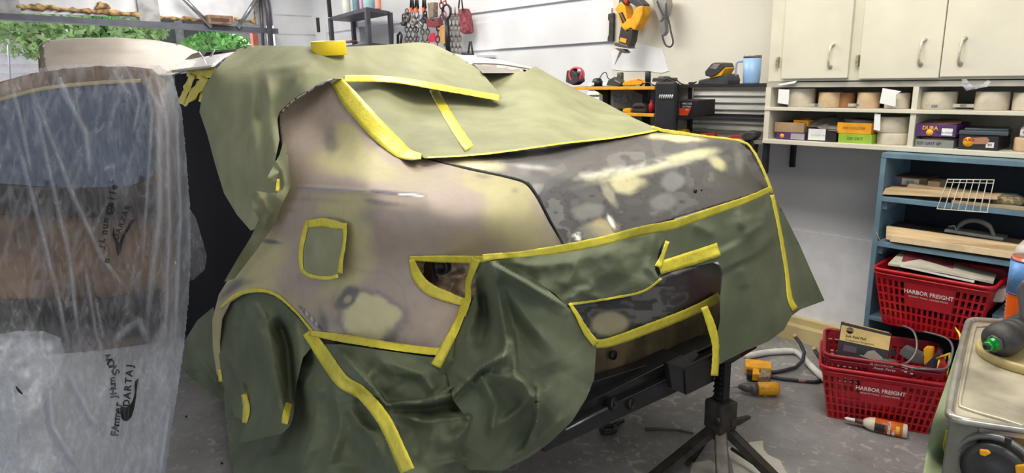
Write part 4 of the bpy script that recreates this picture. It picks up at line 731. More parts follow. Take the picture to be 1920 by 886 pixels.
# --- upper cabinets: a carcass with three doors
YC = 3.28
cb = thing('wall_cabinet', 'off-white wall cabinet with three flat doors above the open cubbies', 'cabinet', (-1.0, 3.4, 1.45))
XL = float(pt(1440, 150, 'y', YC)[0]); ZB = float(pt(1440, 153, 'y', YC)[2])
MB().b(XL, .6, YC, 3.65, ZB, 2.6, 0, .003).build('body', CREAM, cb)
for (a, b, c, d, hx, hy, tlt) in ((1464, 1588, 0, 147, 1558, 104, 5), (1609, 1759, 0, 147, 1728, 97, 6), (1761, 2040, 0, 143, 1803, 95, 5)):
    xa = float(pt(a, 147, 'y', YC-.02)[0]); xb = float(pt(b, 147, 'y', YC-.02)[0]); zb = float(pt((a+min(b, 1920))/2, d, 'y', YC-.02)[2])
    dr = MB().b(xa, xb, YC-.02, YC-.001, zb, 2.56, 0, .003).build('door', CREAM, cb)
    p = V(hx, hy, 'y', YC-.025); s = .052
    MB().tube([p+Vector((.006, .004, s)), p+Vector((.0, -.012, s*.8)), p+Vector((.001, -.022, s*.3)), p+Vector((-.001, -.022, -s*.3)), p+Vector((-.003, -.012, -s*.8)), p+Vector((0, .004, -s))], [.010, .006, .0045, .0045, .006, .010], 10).build('handle', mat('painted_handle', (206, 200, 178), .35, noise=.15, scale=60), dr)
for hx, hy in ((1458, 116), (1608, 113)):
    p = V(hx, hy, 'y', YC-.012); MB().box(p, (.012, .02, .05), None, 0, .003).box(p+Vector((0, -.008, 0)), (.006, .012, .022), None, 0, .002).build('hinge', mat('painted_hinge', (170, 164, 140), .4, .3, noise=.3, scale=60), cb)
# --- cubby shelves
zt = ZB-.004; zs = float(pt(1453, 203, 'y', YC)[2]); zbm = float(pt(1440, 264, 'y', YC)[2]); XR = .6; xd = float(pt(1712, 215, 'y', YC)[0])
cub = thing('cubby_shelf', 'cream open cubby shelf full of sanding discs below the wall cabinet', 'shelf', (-1.0, 3.4, zbm))
MB().b(XL-.005, XR, YC, 3.63, zt-.024, zt).build('top_board', mat('cubby_grey', (176, 172, 160), .6), cub)
MB().b(XL-.005, XR, YC-.01, 3.63, zs-.01, zs+.006, 0, .002).build('middle_board', CREAM, cub)
MB().b(XL-.005, XR, YC-.01, 3.63, zbm-.012, zbm+.010, 0, .003).build('bottom_board', CREAM, cub)
MB().b(XL-.005, XL+.022, YC-.005, 3.63, zbm+.01, zt-.024).build('side_board', CREAM, cub)
MB().b(xd-.010, xd+.012, YC-.002, 3.63, zbm+.01, zt-.024).build('divider', CREAM, cub)
MB().b(XL, XR, 3.615, 3.635, zbm, zt).build('back_board', mat('cubby_back', (168, 160, 140), .7, noise=.1), cub)
NOTE = mat('masking_label', (190, 184, 166), .6); INKP = mat('marker_ink', (40, 40, 46), .6)
for (x, y, t_) in ((1530, 197, '180'), (1606, 197, '180'), (1752, 199, '320'), (1806, 198, '400')):
    p = V(x, y, 'y', YC-.0115); lb_ = MB().box(p, (.075, .0012, .014)).build('shelf_label', NOTE, cub); textmesh(t_, p, (1, 0, 0), (0, 0, 1), .016, INKP, lb_, ext=.002)
DISC = mat('sanding_disc_paper', (206, 196, 176), .75, noise=.05, scale=30); DISC2 = mat('tan_disc_roll', (206, 176, 138), .7, noise=.08, scale=30); DISC3 = mat('brown_disc_roll', (158, 110, 74), .75)
def roll(x0, x1, ytop, zb_, h=None, yy=YC+.02, material=DISC, label='', name='disc_roll', grp='rolls of sanding discs'):
    xa = float(pt(x0, ytop+15, 'y', yy+.06)[0]); xb = float(pt(x1, ytop+15, 'y', yy+.06)[0]); r = (xb-xa)/2; h = h or float(pt((x0+x1)/2, ytop, 'y', yy)[2])-zb_
    o = MB().lathe(((xa+xb)/2, yy+r, zb_), (0, 0, 1), [(0, r*.97), (.004, r), (h-.004, r), (h, r*.97)], 36).build(name, material); return tag(o, label, 'sanding discs', grp)
zs2 = zs+.006
roll(1480, 1527, 166, zs2, label='cream disc roll behind the white card, leftmost on the top tier'); roll(1538, 1580, 166, zs2, .072, material=DISC2, label='tan disc roll second from left on the top tier')
roll(1576, 1607, 166, zs2, .070, yy=YC+.05, material=DISC3, label='rusty brown disc roll behind the tan one on the top tier'); roll(1611, 1652, 165, zs2, .072, material=DISC2, label='tan disc roll left of the large white card'); roll(1662, 1708, 165, zs2, .070, label='cream disc roll behind the large white card')
roll(1726, 1794, 163, zs2, .075, label='cream disc roll just right of the divider, top tier'); roll(1830, 1896, 162, zs2, .075, label='cream disc roll right of the hanging clear bag'); roll(1900, 1975, 162, zs2, .072, label='disc roll cut by the right edge of the photo')
CARD = mat('white_card', (238, 238, 236), .6, noise=.02)
T(MB().ppx([(1460, 167), (1480, 168), (1478, 196), (1458, 193)], 'y', YC-.004, (0, .002, 0)).build('paper_card', CARD), 'white card at the far left of the top cubby tier', 'card')
T(MB().ppx([(1655, 165), (1690, 171), (1680, 177), (1679, 200), (1649, 193)], 'y', YC-.012, (0, .002, 0)).build('paper_card', CARD), 'large white card curling over the top tier edge', 'card')
zb2 = zbm+.010
roll(1645, 1706, 240, zb2, .052, label='lower of two cream disc rolls beside the divider'); roll(1643, 1706, 214, zb2+.053, .070, label='upper of two cream disc rolls beside the divider')
T(MB().ppx([(1640, 212), (1651, 214), (1650, 245), (1638, 243)], 'y', YC-.002, (0, .002, 0)).build('paper_card', CARD), 'small white card at the upper disc roll beside the divider', 'card')
# boxes, lower tier
PUR = mat('purple_carton', (88, 52, 108), .5); ORG = mat('orange_carton', (238, 164, 34), .5); GRN = mat('green_carton', (150, 186, 62), .5); BKC = mat('black_carton', (40, 36, 40), .5); GYC = mat('grey_carton', (132, 134, 132), .6); CBD = MATS.get('brown_cardboard') or mat('brown_cardboard', (168, 140, 104), .8)
def tray(name, x0, y0, x1, y1, yy, d, material, label, cat='box', grp=None, inner=CBD, txt=None, tcol=None, th=.02, tx=0, ty=0, z0=None):
    a, b, zlo, zhi = ext(x0, y0, x1, y1, yy)
    if z0 is not None: zhi += z0-zlo; zlo = z0
    t = thing(name, label, cat, ((a+b)/2, yy+d/2, zlo), grp); w_ = .002
    m = MB().b(a, b, yy, yy+w_, zlo, zhi).b(a, b, yy+d-w_, yy+d, zlo, zhi).b(a, a+w_, yy+w_, yy+d-w_, zlo, zhi).b(b-w_, b, yy+w_, yy+d-w_, zlo, zhi).b(a+w_, b-w_, yy+w_, yy+d-w_, zlo, zlo+w_)
    m.build('box_body', material, t)
    if txt: textmesh(txt, Vector(((a+b)/2+tx, yy-.001, (zlo+zhi)/2+ty)), (1, 0, 0), (0, 0, 1), th, tcol, t)
    return t, a, b, zlo, zhi
YB = YC+.01
YTX = mat('yellow_print', (246, 176, 30), .5); WTX = mat('white_print', (232, 232, 228), .5)
t, a, b, z0, z1 = tray('carton', 1456, 243, 1510, 257, YB, .2, PUR, 'flat purple carton at the bottom left corner of the cubby', z0=zb2); MB().lathe((a+.03, YB-.0005, (z0+z1)/2), (0, -1, 0), [(0, .011), (.001, .011)], 20).build('round_logo', YTX, t); MB().b(a+.075, b-.004, YB-.001, YB, z0+.004, z1-.004).build('barcode_label', mat('grey_label', (170, 166, 172), .6), t)
zc = z1
t, a, b, z0, z1 = tray('carton', 1453, 224, 1508, 242, YB+.005, .2, CBD, 'open brown carton of discs on top of the flat purple one', z0=zc+.001)
o = MB().lathe((a+.085, YB+.09, zc+.004), (0, 0, 1), [(0, .06), (.028, .06), (.03, .058)], 30).build('disc_stack', mat('pinkish_tan_discs', (188, 146, 112), .7)); T(o, 'stack of brown discs inside the open carton at lower left', 'sanding discs')
t, a, b, z0, z1 = tray('carton', 1488, 222, 1516, 232, YB+.03, .12, ORG, 'small orange carton flap leaning on the brown carton', txt='GOLD', tcol=RED, th=.012, z0=zc+.034)
t, a, b, z0, z1 = tray('carton', 1512, 238, 1568, 262, YB, .2, BKC, 'black carton with a white size label, left of the orange box', z0=zb2)
lbm = MB().b(a+.01, b-.05, YB-.001, YB, z0+.006, z1-.001).build('size_label', WTX, t); zc2 = z1
for i in range(5): textmesh('=:-', Vector((a+.03+.018*i, YB-.002, (z0+z1)/2)), (1, 0, 0), (0, 0, 1), .010, INKP, lbm)
sp = Surf([(1510, 240, 'y', YB+.02), (1570, 240, 'y', YB+.02), (1540, 220, 'y', YB+.12), (1575, 225, 'y', YB+.10)], folds=[([(1515, 235), (1540, 222), (1575, 220)], 8, .02), ([(1530, 244), (1560, 226)], 5, .02)])
T(sheet('sandpaper_sheets', [(1510, 238), (1516, 224), (1540, 220), (1566, 216), (1582, 228), (1570, 246), (1546, 243), (1530, 238)], sp, mat('grey_sandpaper', (120, 114, 106), .8, noise=.3, scale=30), None, 3, thick=.003), 'curled grey sandpaper sheets stuffed in the black carton', 'sandpaper')
t, a, b, z0, z1 = tray('carton', 1572, 248, 1635, 266, YB, .18, GRN, 'green carton at the bottom of the cubby under the orange one', z0=zb2, txt='320 GRIT', tcol=mat('dark_green_print', (70, 110, 40), .6), th=.018); zg = z1
t, a, b, z0, z1 = tray('carton', 1570, 228, 1634, 248, YB, .18, ORG, 'orange carton stacked on the green one', z0=zg+.001, txt='400 HOLDER', tcol=mat('brown_print', (150, 90, 20), .6), th=.018)
o = MB().lathe(((a+b)/2-.005, YB+.10, z1-.012), (.06, 0, 1), [(0, .075), (.018, .078), (.022, .077)], 36).build('disc_stack', mat('grey_discs', (132, 128, 124), .75)); T(o, 'stack of grey discs in the orange carton', 'sanding discs')
t, a, b, z0, z1 = tray('carton', 1716, 260, 1788, 275, YB, .2, GYC, 'grey carton with marker writing, right of the divider', z0=zb2, txt='320 GRIT 8P', tcol=INKP, th=.018, tx=-.02); zq = z1
o = MB().lathe(((a+b)/2, YB+.1, z1-.006), (0, 0, 1), [(0, .078), (.010, .078)], 36).build('disc_stack', DISC2); T(o, 'tan discs between the grey carton and the purple one', 'sanding discs')
t, a, b, z0, z1 = tray('carton', 1718, 224, 1794, 247, YB, .2, PUR, 'purple carton with a white label, right of the divider', z0=zq+.014)
textmesh('DURA', Vector((a+.055, YB-.001, z1-.017)), (1, 0, 0), (0, 0, 1), .022, YTX, t, bold=.03); MB().lathe((a+.055, YB-.0005, z1-.036), (0, -1, 0), [(0, .014), (.001, .014)], 20).build('round_logo', YTX, t)
lm = MB().b(a+.10, b-.012, YB-.001, YB, z0+.006, z1-.016).build('white_label', WTX, t); textmesh('DURA-GOLD 320', Vector(((a+.10+b-.012)/2, YB-.002, (z0+z1)/2-.008)), (1, 0, 0), (0, 0, 1), .011, INKP, lm)
o = MB().lathe(((a+b)/2-.01, YB+.09, z1-.008), (-.05, -.1, 1), [(0, .076), (.012, .08), (.014, .079)], 36).build('disc_stack', mat('pink_discs', (192, 150, 120), .7)); T(o, 'pinkish discs bulging over the purple carton', 'sanding discs')
t, a, b, z0, z1 = tray('carton', 1798, 248, 1872, 275, YB, .2, BKC, 'black carton with a torn window at the bottom right of the cubby', z0=zb2)
MB().lathe((a+.035, YB-.0005, z0+.032), (0, -1, 0), [(0, .020), (.001, .020)], 20).build('round_logo', YTX, t); textmesh('DURA', Vector((a+.035, YB-.002, z0+.040)), (1, 0, 0), (0, 0, 1), .016, RED, t, bold=.03)
MB().ppx([(1819, 258), (1850, 257), (1856, 262), (1850, 270), (1826, 270)], 'y', YB-.001, (0, -.001, 0)).build('torn_window', mat('torn_card', (176, 124, 92), .7), t)
lm = MB().b(b-.04, b-.012, YB-.001, YB, z0+.012, z0+.034).build('grit_label', WTX, t); textmesh('80', Vector((b-.026, YB-.002, z0+.023)), (1, 0, 0), (0, 0, 1), .016, INKP, lm); z8 = z1
t = thing('sanding_block_case', 'flat dark blue-grey case on the black carton', 'case', (a+.05, YB+.08, z8)); MB().box((a+.07, YB+.09, z8+.010), (.17, .15, .018), rotz(.12), 0, .004).build('case_bottom', mat('slate_case', (74, 84, 92), .5), t); MB().box((a+.075, YB+.092, z8+.024), (.15, .13, .009), rotz(.15), 0, .003).build('case_lid', mat('slate_lid', (92, 100, 106), .5), t)
# clear bag hanging and jar at right edge
bg_ = Surf([(1805, 150, 'y', YC-.03), (1850, 150, 'y', YC-.03), (1830, 170, 'y', YC-.05)], crumple=[(.02, 10, 10, 2, 'r')])
T(sheet('clear_bag', [(1803, 148), (1812, 148), (1822, 160), (1838, 160), (1852, 150), (1858, 152), (1852, 162), (1832, 166), (1812, 170), (1804, 160)], bg_, PLM, None, 2.5, paint=lambda x, y: np.full((len(x), 3), .5)), 'scrap of clear bag caught under the cabinet door', 'bag')
T(MB().ppx([(1459, 158), (1482, 153), (1494, 151), (1490, 156), (1462, 160)], 'y', YC-.015, (0, .006, 0)).build('paper_strip', CARD), 'folded white paper strip under the left cabinet door', 'paper')
t = thing('jar', 'tan jar with a white lid cut by the right photo edge', 'jar', (.04, 3.33, zb2)); a, b, z0, z1 = ext(1896, 246, 1960, 280, YB); r = (b-a)/2
MB().lathe(((a+b)/2, YB+r, zb2), (0, 0, 1), [(0, r*.9), (.01, r), (.05, r), (.056, r*.96)], 30).build('jar_body', mat('tan_jar', (216, 186, 150), .4), t); MB().lathe(((a+b)/2, YB+r, zb2+.057), (0, 0, 1), [(0, r*.72), (.038, r*.72), (.04, r*.6), (.055, r*.55)], 30).build('jar_lid', WTX, t)
lm = MB().b((a+b)/2-.03, (a+b)/2+.02, YB+.006, YB+.008, zb2+.066, zb2+.09).build('jar_label', WTX, t); textmesh('F-4', Vector(((a+b)/2-.01, YB+.004, zb2+.078)), (1, 0, 0), (0, 0, 1), .018, INKP, lm)
# --- black metal frame shelf
fr = thing('metal_frame_shelf', 'black steel frame shelf against the ribbed wall, left of the cubbies', 'shelf', (-2.1, 3.4, 0)); YF = 3.30
def hb(x0, y0, x1, y1, w_, y=YF): return MB().prism([V(x0, y0, 'y', y)+Vector((0, 0, -w_)), V(x1, y1, 'y', y)+Vector((0, 0, -w_)), V(x1, y1, 'y', y)+Vector((0, 0, w_)), V(x0, y0, 'y', y)+Vector((0, 0, w_))], (0, .04, 0))
BS = mat('black_frame_steel', (52, 53, 58), .45, .4)
zt1 = float(pt(1440, 158, 'y', YF)[2]); zt2 = float(pt(1440, 223, 'y', YF)[2]); xa = float(pt(1238, 200, 'y', YF)[0]); xb = float(pt(1441, 200, 'y', YF)[0])
for z in (zt1, zt2):
    g_ = MB().b(xa, xb, YF, YF+.02, z-.014, z).b(xa, xb, 3.605, 3.62, z-.014, z)
    for k in range(9): g_.b(xa, xb, YF+.05+.03*k, YF+.054+.03*k, z-.005, z)
    for k in range(4): g_.b(xa+(xb-xa)*(k+.5)/4-.003, xa+(xb-xa)*(k+.5)/4+.003, YF+.02, 3.605, z-.010, z-.005)
    g_.build('wire_shelf', BS, fr)
for x in (xb, xa+.10): MB().b(x-.012, x+.012, YF-.01, YF+.02, zt2-.28, zt1+.01).build('post', BS, fr)
for x in (xb, xa): MB().b(x-.012, x+.012, 3.6, 3.625, zt2-.28, zt1+.01).build('post', BS, fr)
zt3 = float(pt(1400, 262, 'y', YF)[2]); MB().b(xa, xb+.0, YF, 3.62, zt3-.02, zt3, 0, .002).build('shelf_board', mat('dusty_board', (150, 140, 128), .7), fr)
# battery charger with battery
t = thing('battery_charger', 'black battery charger with a yellow-striped battery on the frame shelf', 'charger', (-2.0, 3.4, zt1))
m = MB().ppx([(1308, 158), (1310, 150), (1330, 146), (1348, 138), (1362, 140), (1365, 150), (1364, 160)], 'y', YF+.02, (0, .13, 0), 0, .006); m.build('charger_base', DGREY, t)
MB().ppx([(1330, 147), (1352, 142), (1360, 128), (1357, 122), (1348, 136), (1330, 143)], 'y', YF+.015, (0, .10, 0), 0, .004).build('battery_stripe', YEL, t)
MB().ppx([(1322, 142), (1321, 134), (1334, 119), (1340, 117), (1356, 118), (1359, 126), (1344, 140), (1334, 145)], 'y', YF+.01, (0, .10, 0), 0, .006).build('battery_pack', mat('battery_black', (58, 56, 54), .5), t)
MB().ppx([(1330, 128), (1338, 120), (1350, 120), (1343, 130)], 'y', YF+.008, (0, .004, 0), 0, .001).build('battery_label', GREY, t)
T(MB().tube([V(x, y, 'y', YF+.03) for x, y in curve([(1306, 153), (1292, 159), (1278, 157), (1268, 150), (1255, 146), (1245, 145)], 5)], .004, 6).build('extension_lead', BLKP), 'black cord running from the charger across the frame shelf', 'cord')
# blue tumbler
a, b, z0, z1 = ext(1386, 104, 1417, 158, YF+.06); r = (b-a)/2; t = thing('travel_mug', 'tall light blue mug with a handle on the frame shelf', 'mug', ((a+b)/2, YF+.06+r, zt1))
hh = z1-zt1; c = Vector(((a+b)/2, YF+.06+r, zt1+.001))
MB().lathe(c, (0, 0, 1), [(0, r*.86), (.01, r*.9), (hh*.3, r*.95), (hh*.9, r)], 40).build('mug_body', mat('sky_blue_enamel', (146, 184, 226), .4, noise=.03), t)
MB().lathe(c+Vector((0, 0, hh*.9)), (0, 0, 1), [(0, r), (hh*.08, r*1.0), (hh*.1, r*.98), (hh*.1, r*.9)], 40).build('rim', STEEL, t)
MB().tube([c+Vector((-r*.9, -.01, hh*.8)), c+Vector((-r*1.6, -.015, hh*.8)), c+Vector((-r*1.75, -.018, hh*.72)), c+Vector((-r*1.75, -.018, hh*.35)), c+Vector((-r*1.7, -.018, hh*.28))], .006, 8).build('handle', mat('handle_blue_grey', (150, 168, 190), .4), t)
# black carton with orange corner
a, b, z0, z1 = ext(1251, 188, 1308, 221, YF+.02); t = thing('battery_carton', 'black carton with an orange corner on the middle tier of the frame shelf', 'box', (a, YF+.1, zt2))
MB().b(a, b, YF+.02, YF+.2, zt2+.001, z1, 0, .002).build('box_body', BKC, t); xm = a+(b-a)*.42
MB().b(a+.004, xm, YF+.018, YF+.021, zt2+.004, z1-.003).build('printed_face', mat('grey_print_face', (74, 74, 78), .5, noise=.5, scale=60), t); MB().prism([(xm, YF+.018, zt2+.004), (xm+.055, YF+.018, zt2+.004), (xm+.075, YF+.018, zt2+.045), (xm, YF+.018, zt2+.045)], (0, .003, 0)).build('orange_corner', mat('orange_red', (214, 76, 38), .5), t)
for k, tx_ in enumerate(('HERCULES', 'BATTERY', '20V')): textmesh(tx_, Vector((xm+.05, YF+.016, z1-.018-.017*k)), (1, 0, 0), (0, 0, 1), .014, WTX, t)
MB().lathe(((a+xm)/2, YF+.017, zt2+.03), (0, -1, 0), [(0, .01), (.001, .01)], 14).build('round_mark', WTX, t)
# small tools behind the boot lid on lowest board
t = thing('power_tool', 'yellow tool lying on the lower board just above the boot lid', 'tool', (-2.3, 3.4, zt3)); MB().ppx([(1254, 250), (1258, 243), (1268, 241), (1274, 245), (1282, 242), (1286, 248), (1284, 252)], 'y', YF+.05, (0, .05, 0), 0, .006).build('tool_body', YEL, t)
for (P_, l_) in (([(1308, 252), (1316, 249), (1326, 250), (1338, 247), (1340, 255), (1322, 257)], 'red clamp left of the other one on the lower board'), ([(1362, 260), (1372, 254), (1386, 253), (1396, 257), (1390, 266), (1366, 268)], 'red clamp beside the grey tool on the lower board')):
    t = thing('clamp', l_, 'clamp', (-2, 3.35, zt3)); MB().ppx(P_, 'y', YF+.03, (0, .03, 0), 0, .004).build('clamp_body', mat('clamp_red', (150, 44, 44), .5), t); MB().tube([V(P_[0][0], P_[0][1]+2, 'y', YF+.035), V(P_[-2][0]+4, P_[-2][1], 'y', YF+.035)], .005, 6).build('clamp_bar', BS, t)
t = thing('sander', 'grey and black hand tool above the right end of the boot lid', 'tool', (-1.85, 3.35, zt3)); MB().ppx([(1388, 258), (1392, 248), (1400, 245), (1416, 247), (1416, 256), (1410, 262), (1396, 265)], 'y', YF-.02, (0, .07, 0), 0, .01).build('tool_body', DGREY, t); MB().ppx([(1396, 264), (1408, 262), (1414, 272), (1412, 288), (1398, 284)], 'y', YF-.01, (0, .05, 0), 0, .006).build('tool_grip', BLKP, t)
# --- yellow and black bench with pegboard end
bn = thing('tool_bench', 'black workbench with yellow shelf edges behind the car', 'workbench', (-2.7, 3.4, 0)); YBn = 3.22
a = float(pt(1050, 165, 'y', YBn)[0]); b = float(pt(1227, 165, 'y', YBn)[0]); z1 = float(pt(1160, 163, 'y', YBn)[2]); z2 = float(pt(1205, 213, 'y', YBn)[2])
YE = mat('yellow_shelf_edge', (240, 172, 40), .5)
for z in (z1, z2):
    MB().b(a, b, YBn, YBn+.02, z-.016, z+.002, 0, .002).build('yellow_edge', YE, bn); MB().b(a, b, YBn+.02, 3.60, z-.01, z).build('shelf_top', BLKP, bn)
for px in (1115, 1190): x = float(pt(px, 180, 'y', YBn)[0]); MB().b(x-.02, x+.02, YBn+.1, YBn+.13, 0, z1-.016).prism([(x-.02, YBn+.1, z1-.016), (x-.10, YBn+.1, z1-.016), (x-.02, YBn+.1, z1-.05)], (0, .02, 0)).build('bracket', BLKP, bn)
MB().b(a, b, 3.61, 3.62, z2, z1).build('back_panel', mat('cream_bench_back', (196, 186, 170), .6), bn)
x0, x1 = float(pt(1229, 200, 'y', YBn)[0]), float(pt(1266, 200, 'y', YBn)[0]); zt4 = float(pt(1248, 153, 'y', YBn)[2])
MB().b(x0, x1, YBn-.01, YBn+.02, 0, zt4, 0, .012).build('end_panel', mat('bench_black_panel', (40, 40, 46), .5), bn)
for k in range(7): p = V(1237+3.9*k, 181, 'y', YBn-.012); MB().tube([p+Vector((-.003, 0, -.011)), p+Vector((.003, 0, .011))], .0038, 8).build('panel_slot', mat('slot_white', (220, 220, 224), .5), bn)
# things on the bench
m = thing('work_light', 'round red and black work light at the left end of the bench', 'lamp', tuple(V(1082, 158, 'y', YBn+.05)))
c = V(1084, 140, 'y', YBn+.08); MB().lathe(c, (.25, -1, 0), [(0, .035), (.0, .048), (.03, .052), (.045, .048), (.045, .036), (.0, .034)], 30).build('red_ring', mat('red_ring', (214, 78, 92), .4), m)
MB().lathe(c, (.25, -1, 0), [(.01, .034), (.03, .034), (.034, .026)], 24).build('light_head', BLKP, m); MB().lathe(V(1086, 133, 'y', YBn+.02), (.2, -1, .2), [(0, .014), (.004, .013), (.007, .004)], 16).build('lens', mat('shiny_lens', (210, 225, 240), .1, .6), m)
MB().ppx([(1060, 154), (1062, 132), (1072, 130), (1082, 138), (1084, 153), (1074, 160)], 'y', YBn+.03, (0, .07, 0), 0, .008).build('light_body', DGREY, m)
t = thing('coiled_tool', 'small black tool with a wire loop, right of the round work light', 'tool', tuple(V(1120, 162, 'y', YBn+.05))); c = V(1120, 153, 'y', YBn+.08); MB().lathe(c-Vector((0, 0, .028)), (0, 0, 1), [(0, .032), (.03, .034), (.036, .028), (.045, .026), (.05, .012)], 24).build('canister', BLKP, t)
MB().tube([V(x, y, 'y', YBn+.08) for x, y in curve([(1124, 147), (1130, 138), (1136, 136), (1140, 146), (1146, 150)], 5)], .003, 6).build('wire', BLKP, t); MB().lathe(V(1112, 158, 'y', YBn+.04), (0, -1, 0), [(0, .011), (.004, .011)], 14).build('white_cap', WTX, t)
CAN = mat('dark_green_can', (70, 76, 64), .35, .2)
for (x0, x1, yt, yb, l_, c_) in ((1154, 1164, 136, 160, 'dark green small can left on the bench', CAN), (1207, 1216, 134, 160, 'dark slim can right on the bench', BS)):
    a_, b_, z0_, z1_ = ext(x0, yt, x1, yb, YBn+.12); r = (b_-a_)/2; T(MB().lathe(((a_+b_)/2, YBn+.12+r, z1+.001), (0, 0, 1), [(0, r), (z1_-z1-.006, r), (z1_-z1-.004, r*.9), (z1_-z1, r*.9)], 20).build('can', c_), l_, 'can')
t = thing('dark_tool', 'low dark green tool in front of the green can', 'tool', tuple(V(1150, 162, 'y', YBn+.03))); MB().ppx([(1136, 160), (1140, 150), (1150, 144), (1158, 150), (1164, 154), (1162, 161)], 'y', YBn+.03, (0, .06, 0), 0, .006).build('tool_body', mat('olive_black', (66, 70, 62), .5), t); MB().tube([V(1152, 150, 'y', YBn+.03), V(1164, 157, 'y', YBn+.03)], .004, 6).build('tool_rod', GREY, t)
t = thing('glue_gun', 'yellow corded tool lying on the bench between the two cans', 'tool', tuple(V(1185, 162, 'y', YBn+.03))); MB().ppx([(1166, 158), (1170, 152), (1184, 149), (1194, 147), (1200, 150), (1206, 156), (1198, 157), (1186, 160), (1168, 161)], 'y', YBn+.03, (0, .04, 0), 0, .006).build('tool_body', YEL, t)
MB().tube([V(x, y, 'y', YBn+.03) for x, y in curve([(1196, 148), (1204, 150), (1202, 157), (1192, 158)], 5)], .004, 6).build('yellow_cord', YEL, t)
T(MB().tube([V(x, y, 'y', YBn+.05) for x, y in curve([(1200, 160), (1215, 155), (1228, 160), (1240, 154), (1250, 148), (1262, 152), (1272, 158)], 5)], .004, 6).build('extension_lead', BLKP), 'loose black cord at the right end of the bench', 'cord')
t = thing('flat_tool_case', 'flat dark tool case at the right end of the bench top', 'case', tuple(V(1235, 152, 'y', YBn+.1))); MB().ppx([(1222, 153), (1224, 146), (1252, 146), (1252, 153)], 'y', YBn+.1, (0, .1, 0), 0, .004).build('case_body', mat('case_dark', (62, 64, 60), .5), t); MB().ppx([(1232, 146), (1236, 142), (1246, 142), (1250, 146)], 'y', YBn+.12, (0, .05, 0), 0, .003).build('case_handle', GREY, t)
# on the second tier
t = thing('round_bag', 'dark rounded pouch on the lower yellow tier', 'pouch', tuple(V(1195, 212, 'y', YBn+.05))); MB().ppx([(1184, 212), (1184, 198), (1190, 193), (1202, 192), (1209, 198), (1210, 212)], 'y', YBn+.04, (0, .09, 0), 0, .012).build('pouch_body', mat('pouch_black', (60, 52, 54), .6), t); MB().tube([V(1186, 200, 'y', YBn+.035), V(1208, 199, 'y', YBn+.035)], .003, 6).build('zip', BLKP, t)
a_, b_, z0_, z1_ = ext(1214, 193, 1222, 212, YBn+.05); r = (b_-a_)/2; T(MB().lathe(((a_+b_)/2, YBn+.05+r, z2+.001), (0, 0, 1), [(0, r), (.05, r), (.06, r*.5), (.075, r*.5), (.078, r*.3)], 16).build('red_bottle', mat('red_bottle', (196, 34, 48), .35)), 'small red bottle on the lower yellow tier', 'bottle')
t = thing('yellow_tool', 'yellow tool peeking out at the left of the lower tier', 'tool', tuple(V(1172, 210, 'y', YBn+.05))); MB().ppx([(1166, 210), (1168, 204), (1176, 202), (1182, 205), (1182, 212)], 'y', YBn+.05, (0, .05, 0), 0, .005).build('tool_body', YEL, t)
T(MB().ppx([(1146, 176), (1185, 177), (1183, 192), (1148, 191)], 'y', 3.605, (0, .004, 0)).build('notice_sheet', mat('grey_white_notice', (214, 214, 218), .6, noise=.3, scale=60)), 'pale notice sheet on the bench back between the tiers', 'paper')
T(MB().ppx([(1201, 176), (1226, 173), (1226, 206), (1201, 206)], 'y', 3.603, (0, .004, 0)).build('blue_card', mat('pale_blue_card', (196, 206, 222), .6)), 'pale blue-white card behind the red bottle', 'card')
# --- hanging on wall
bar = thing('pipe_strap', 'short black vertical bar at the end of the white boards', 'bar', tuple(V(1145, 77, 'y', 3.6))); MB().ppx([(1140, 26), (1150, 24), (1149, 77), (1139, 77)], 'y', 3.612, (0, .018, 0), 0, .002).build('strap_plate', mat('weathered_black', (58, 54, 50), .6, noise=.4, scale=40), bar); MB().ppx([(1139, 36), (1142, 40), (1141, 66), (1139, 70)], 'y', 3.608, (0, .006, 0)).build('bright_edge', CREAMWALL, bar)
sw = thing('reciprocating_saw', 'yellow and black cordless saw hanging blade down on the white wall', 'saw', tuple(V(1178, 60, 'y', 3.5)))
YS = 3.50
MB().ppx([(1158, 8), (1164, 2), (1172, 12), (1176, 36), (1183, 34), (1190, 18), (1195, 12), (1205, 10), (1204, 28), (1196, 46), (1189, 57), (1182, 52), (1172, 58), (1164, 50), (1160, 36), (1156, 22), (1152, 18)], 'y', YS, (0, .08, 0), 0, .008).build('saw_body', YEL, sw)
MB().ppx([(1159, 10), (1162, -12), (1174, -14), (1192, -6), (1206, 8), (1204, 16), (1194, 14), (1186, 8), (1172, 2), (1168, 8)], 'y', YS+.004, (0, .072, 0), 0, .008).build('saw_handle', DGREY, sw)
MB().ppx([(1170, -4), (1176, 0), (1174, 8), (1169, 4)], 'y', YS-.006, (0, .03, 0), 0, .003).build('trigger', mat('trigger_red', (190, 60, 40), .4), sw)
MB().ppx([(1164, 48), (1170, 52), (1176, 60), (1178, 54), (1187, 54), (1184, 76), (1178, 90), (1160, 83), (1160, 70)], 'y', YS+.006, (0, .06, 0), 0, .006).build('gear_housing', mat('brown_black_boot', (56, 50, 44), .5), sw)
MB().ppx([(1163, 70), (1175, 73), (1173, 81), (1161, 77)], 'y', YS+.003, (0, .004, 0)).build('housing_label', YE, sw)
MB().ppx([(1152, 80), (1157, 79), (1176, 85), (1179, 91), (1160, 88), (1151, 85)], 'y', YS-.01, (0, .07, 0), 0, .003).build('shoe', mat('shoe_steel', (110, 104, 100), .4, .6), sw)
MB().ppx([(1152, 90), (1168, 92), (1174, 98), (1170, 100), (1158, 94)], 'y', YS, (0, .05, 0), 0, .002).build('shoe_plate', mat('shoe_steel', (0, 0, 0)), sw)
MB().ppx([(1161, 96), (1167, 97), (1158, 112), (1152, 122)], 'y', YS+.03, (0, .003, 0)).build('blade', STEEL, sw)
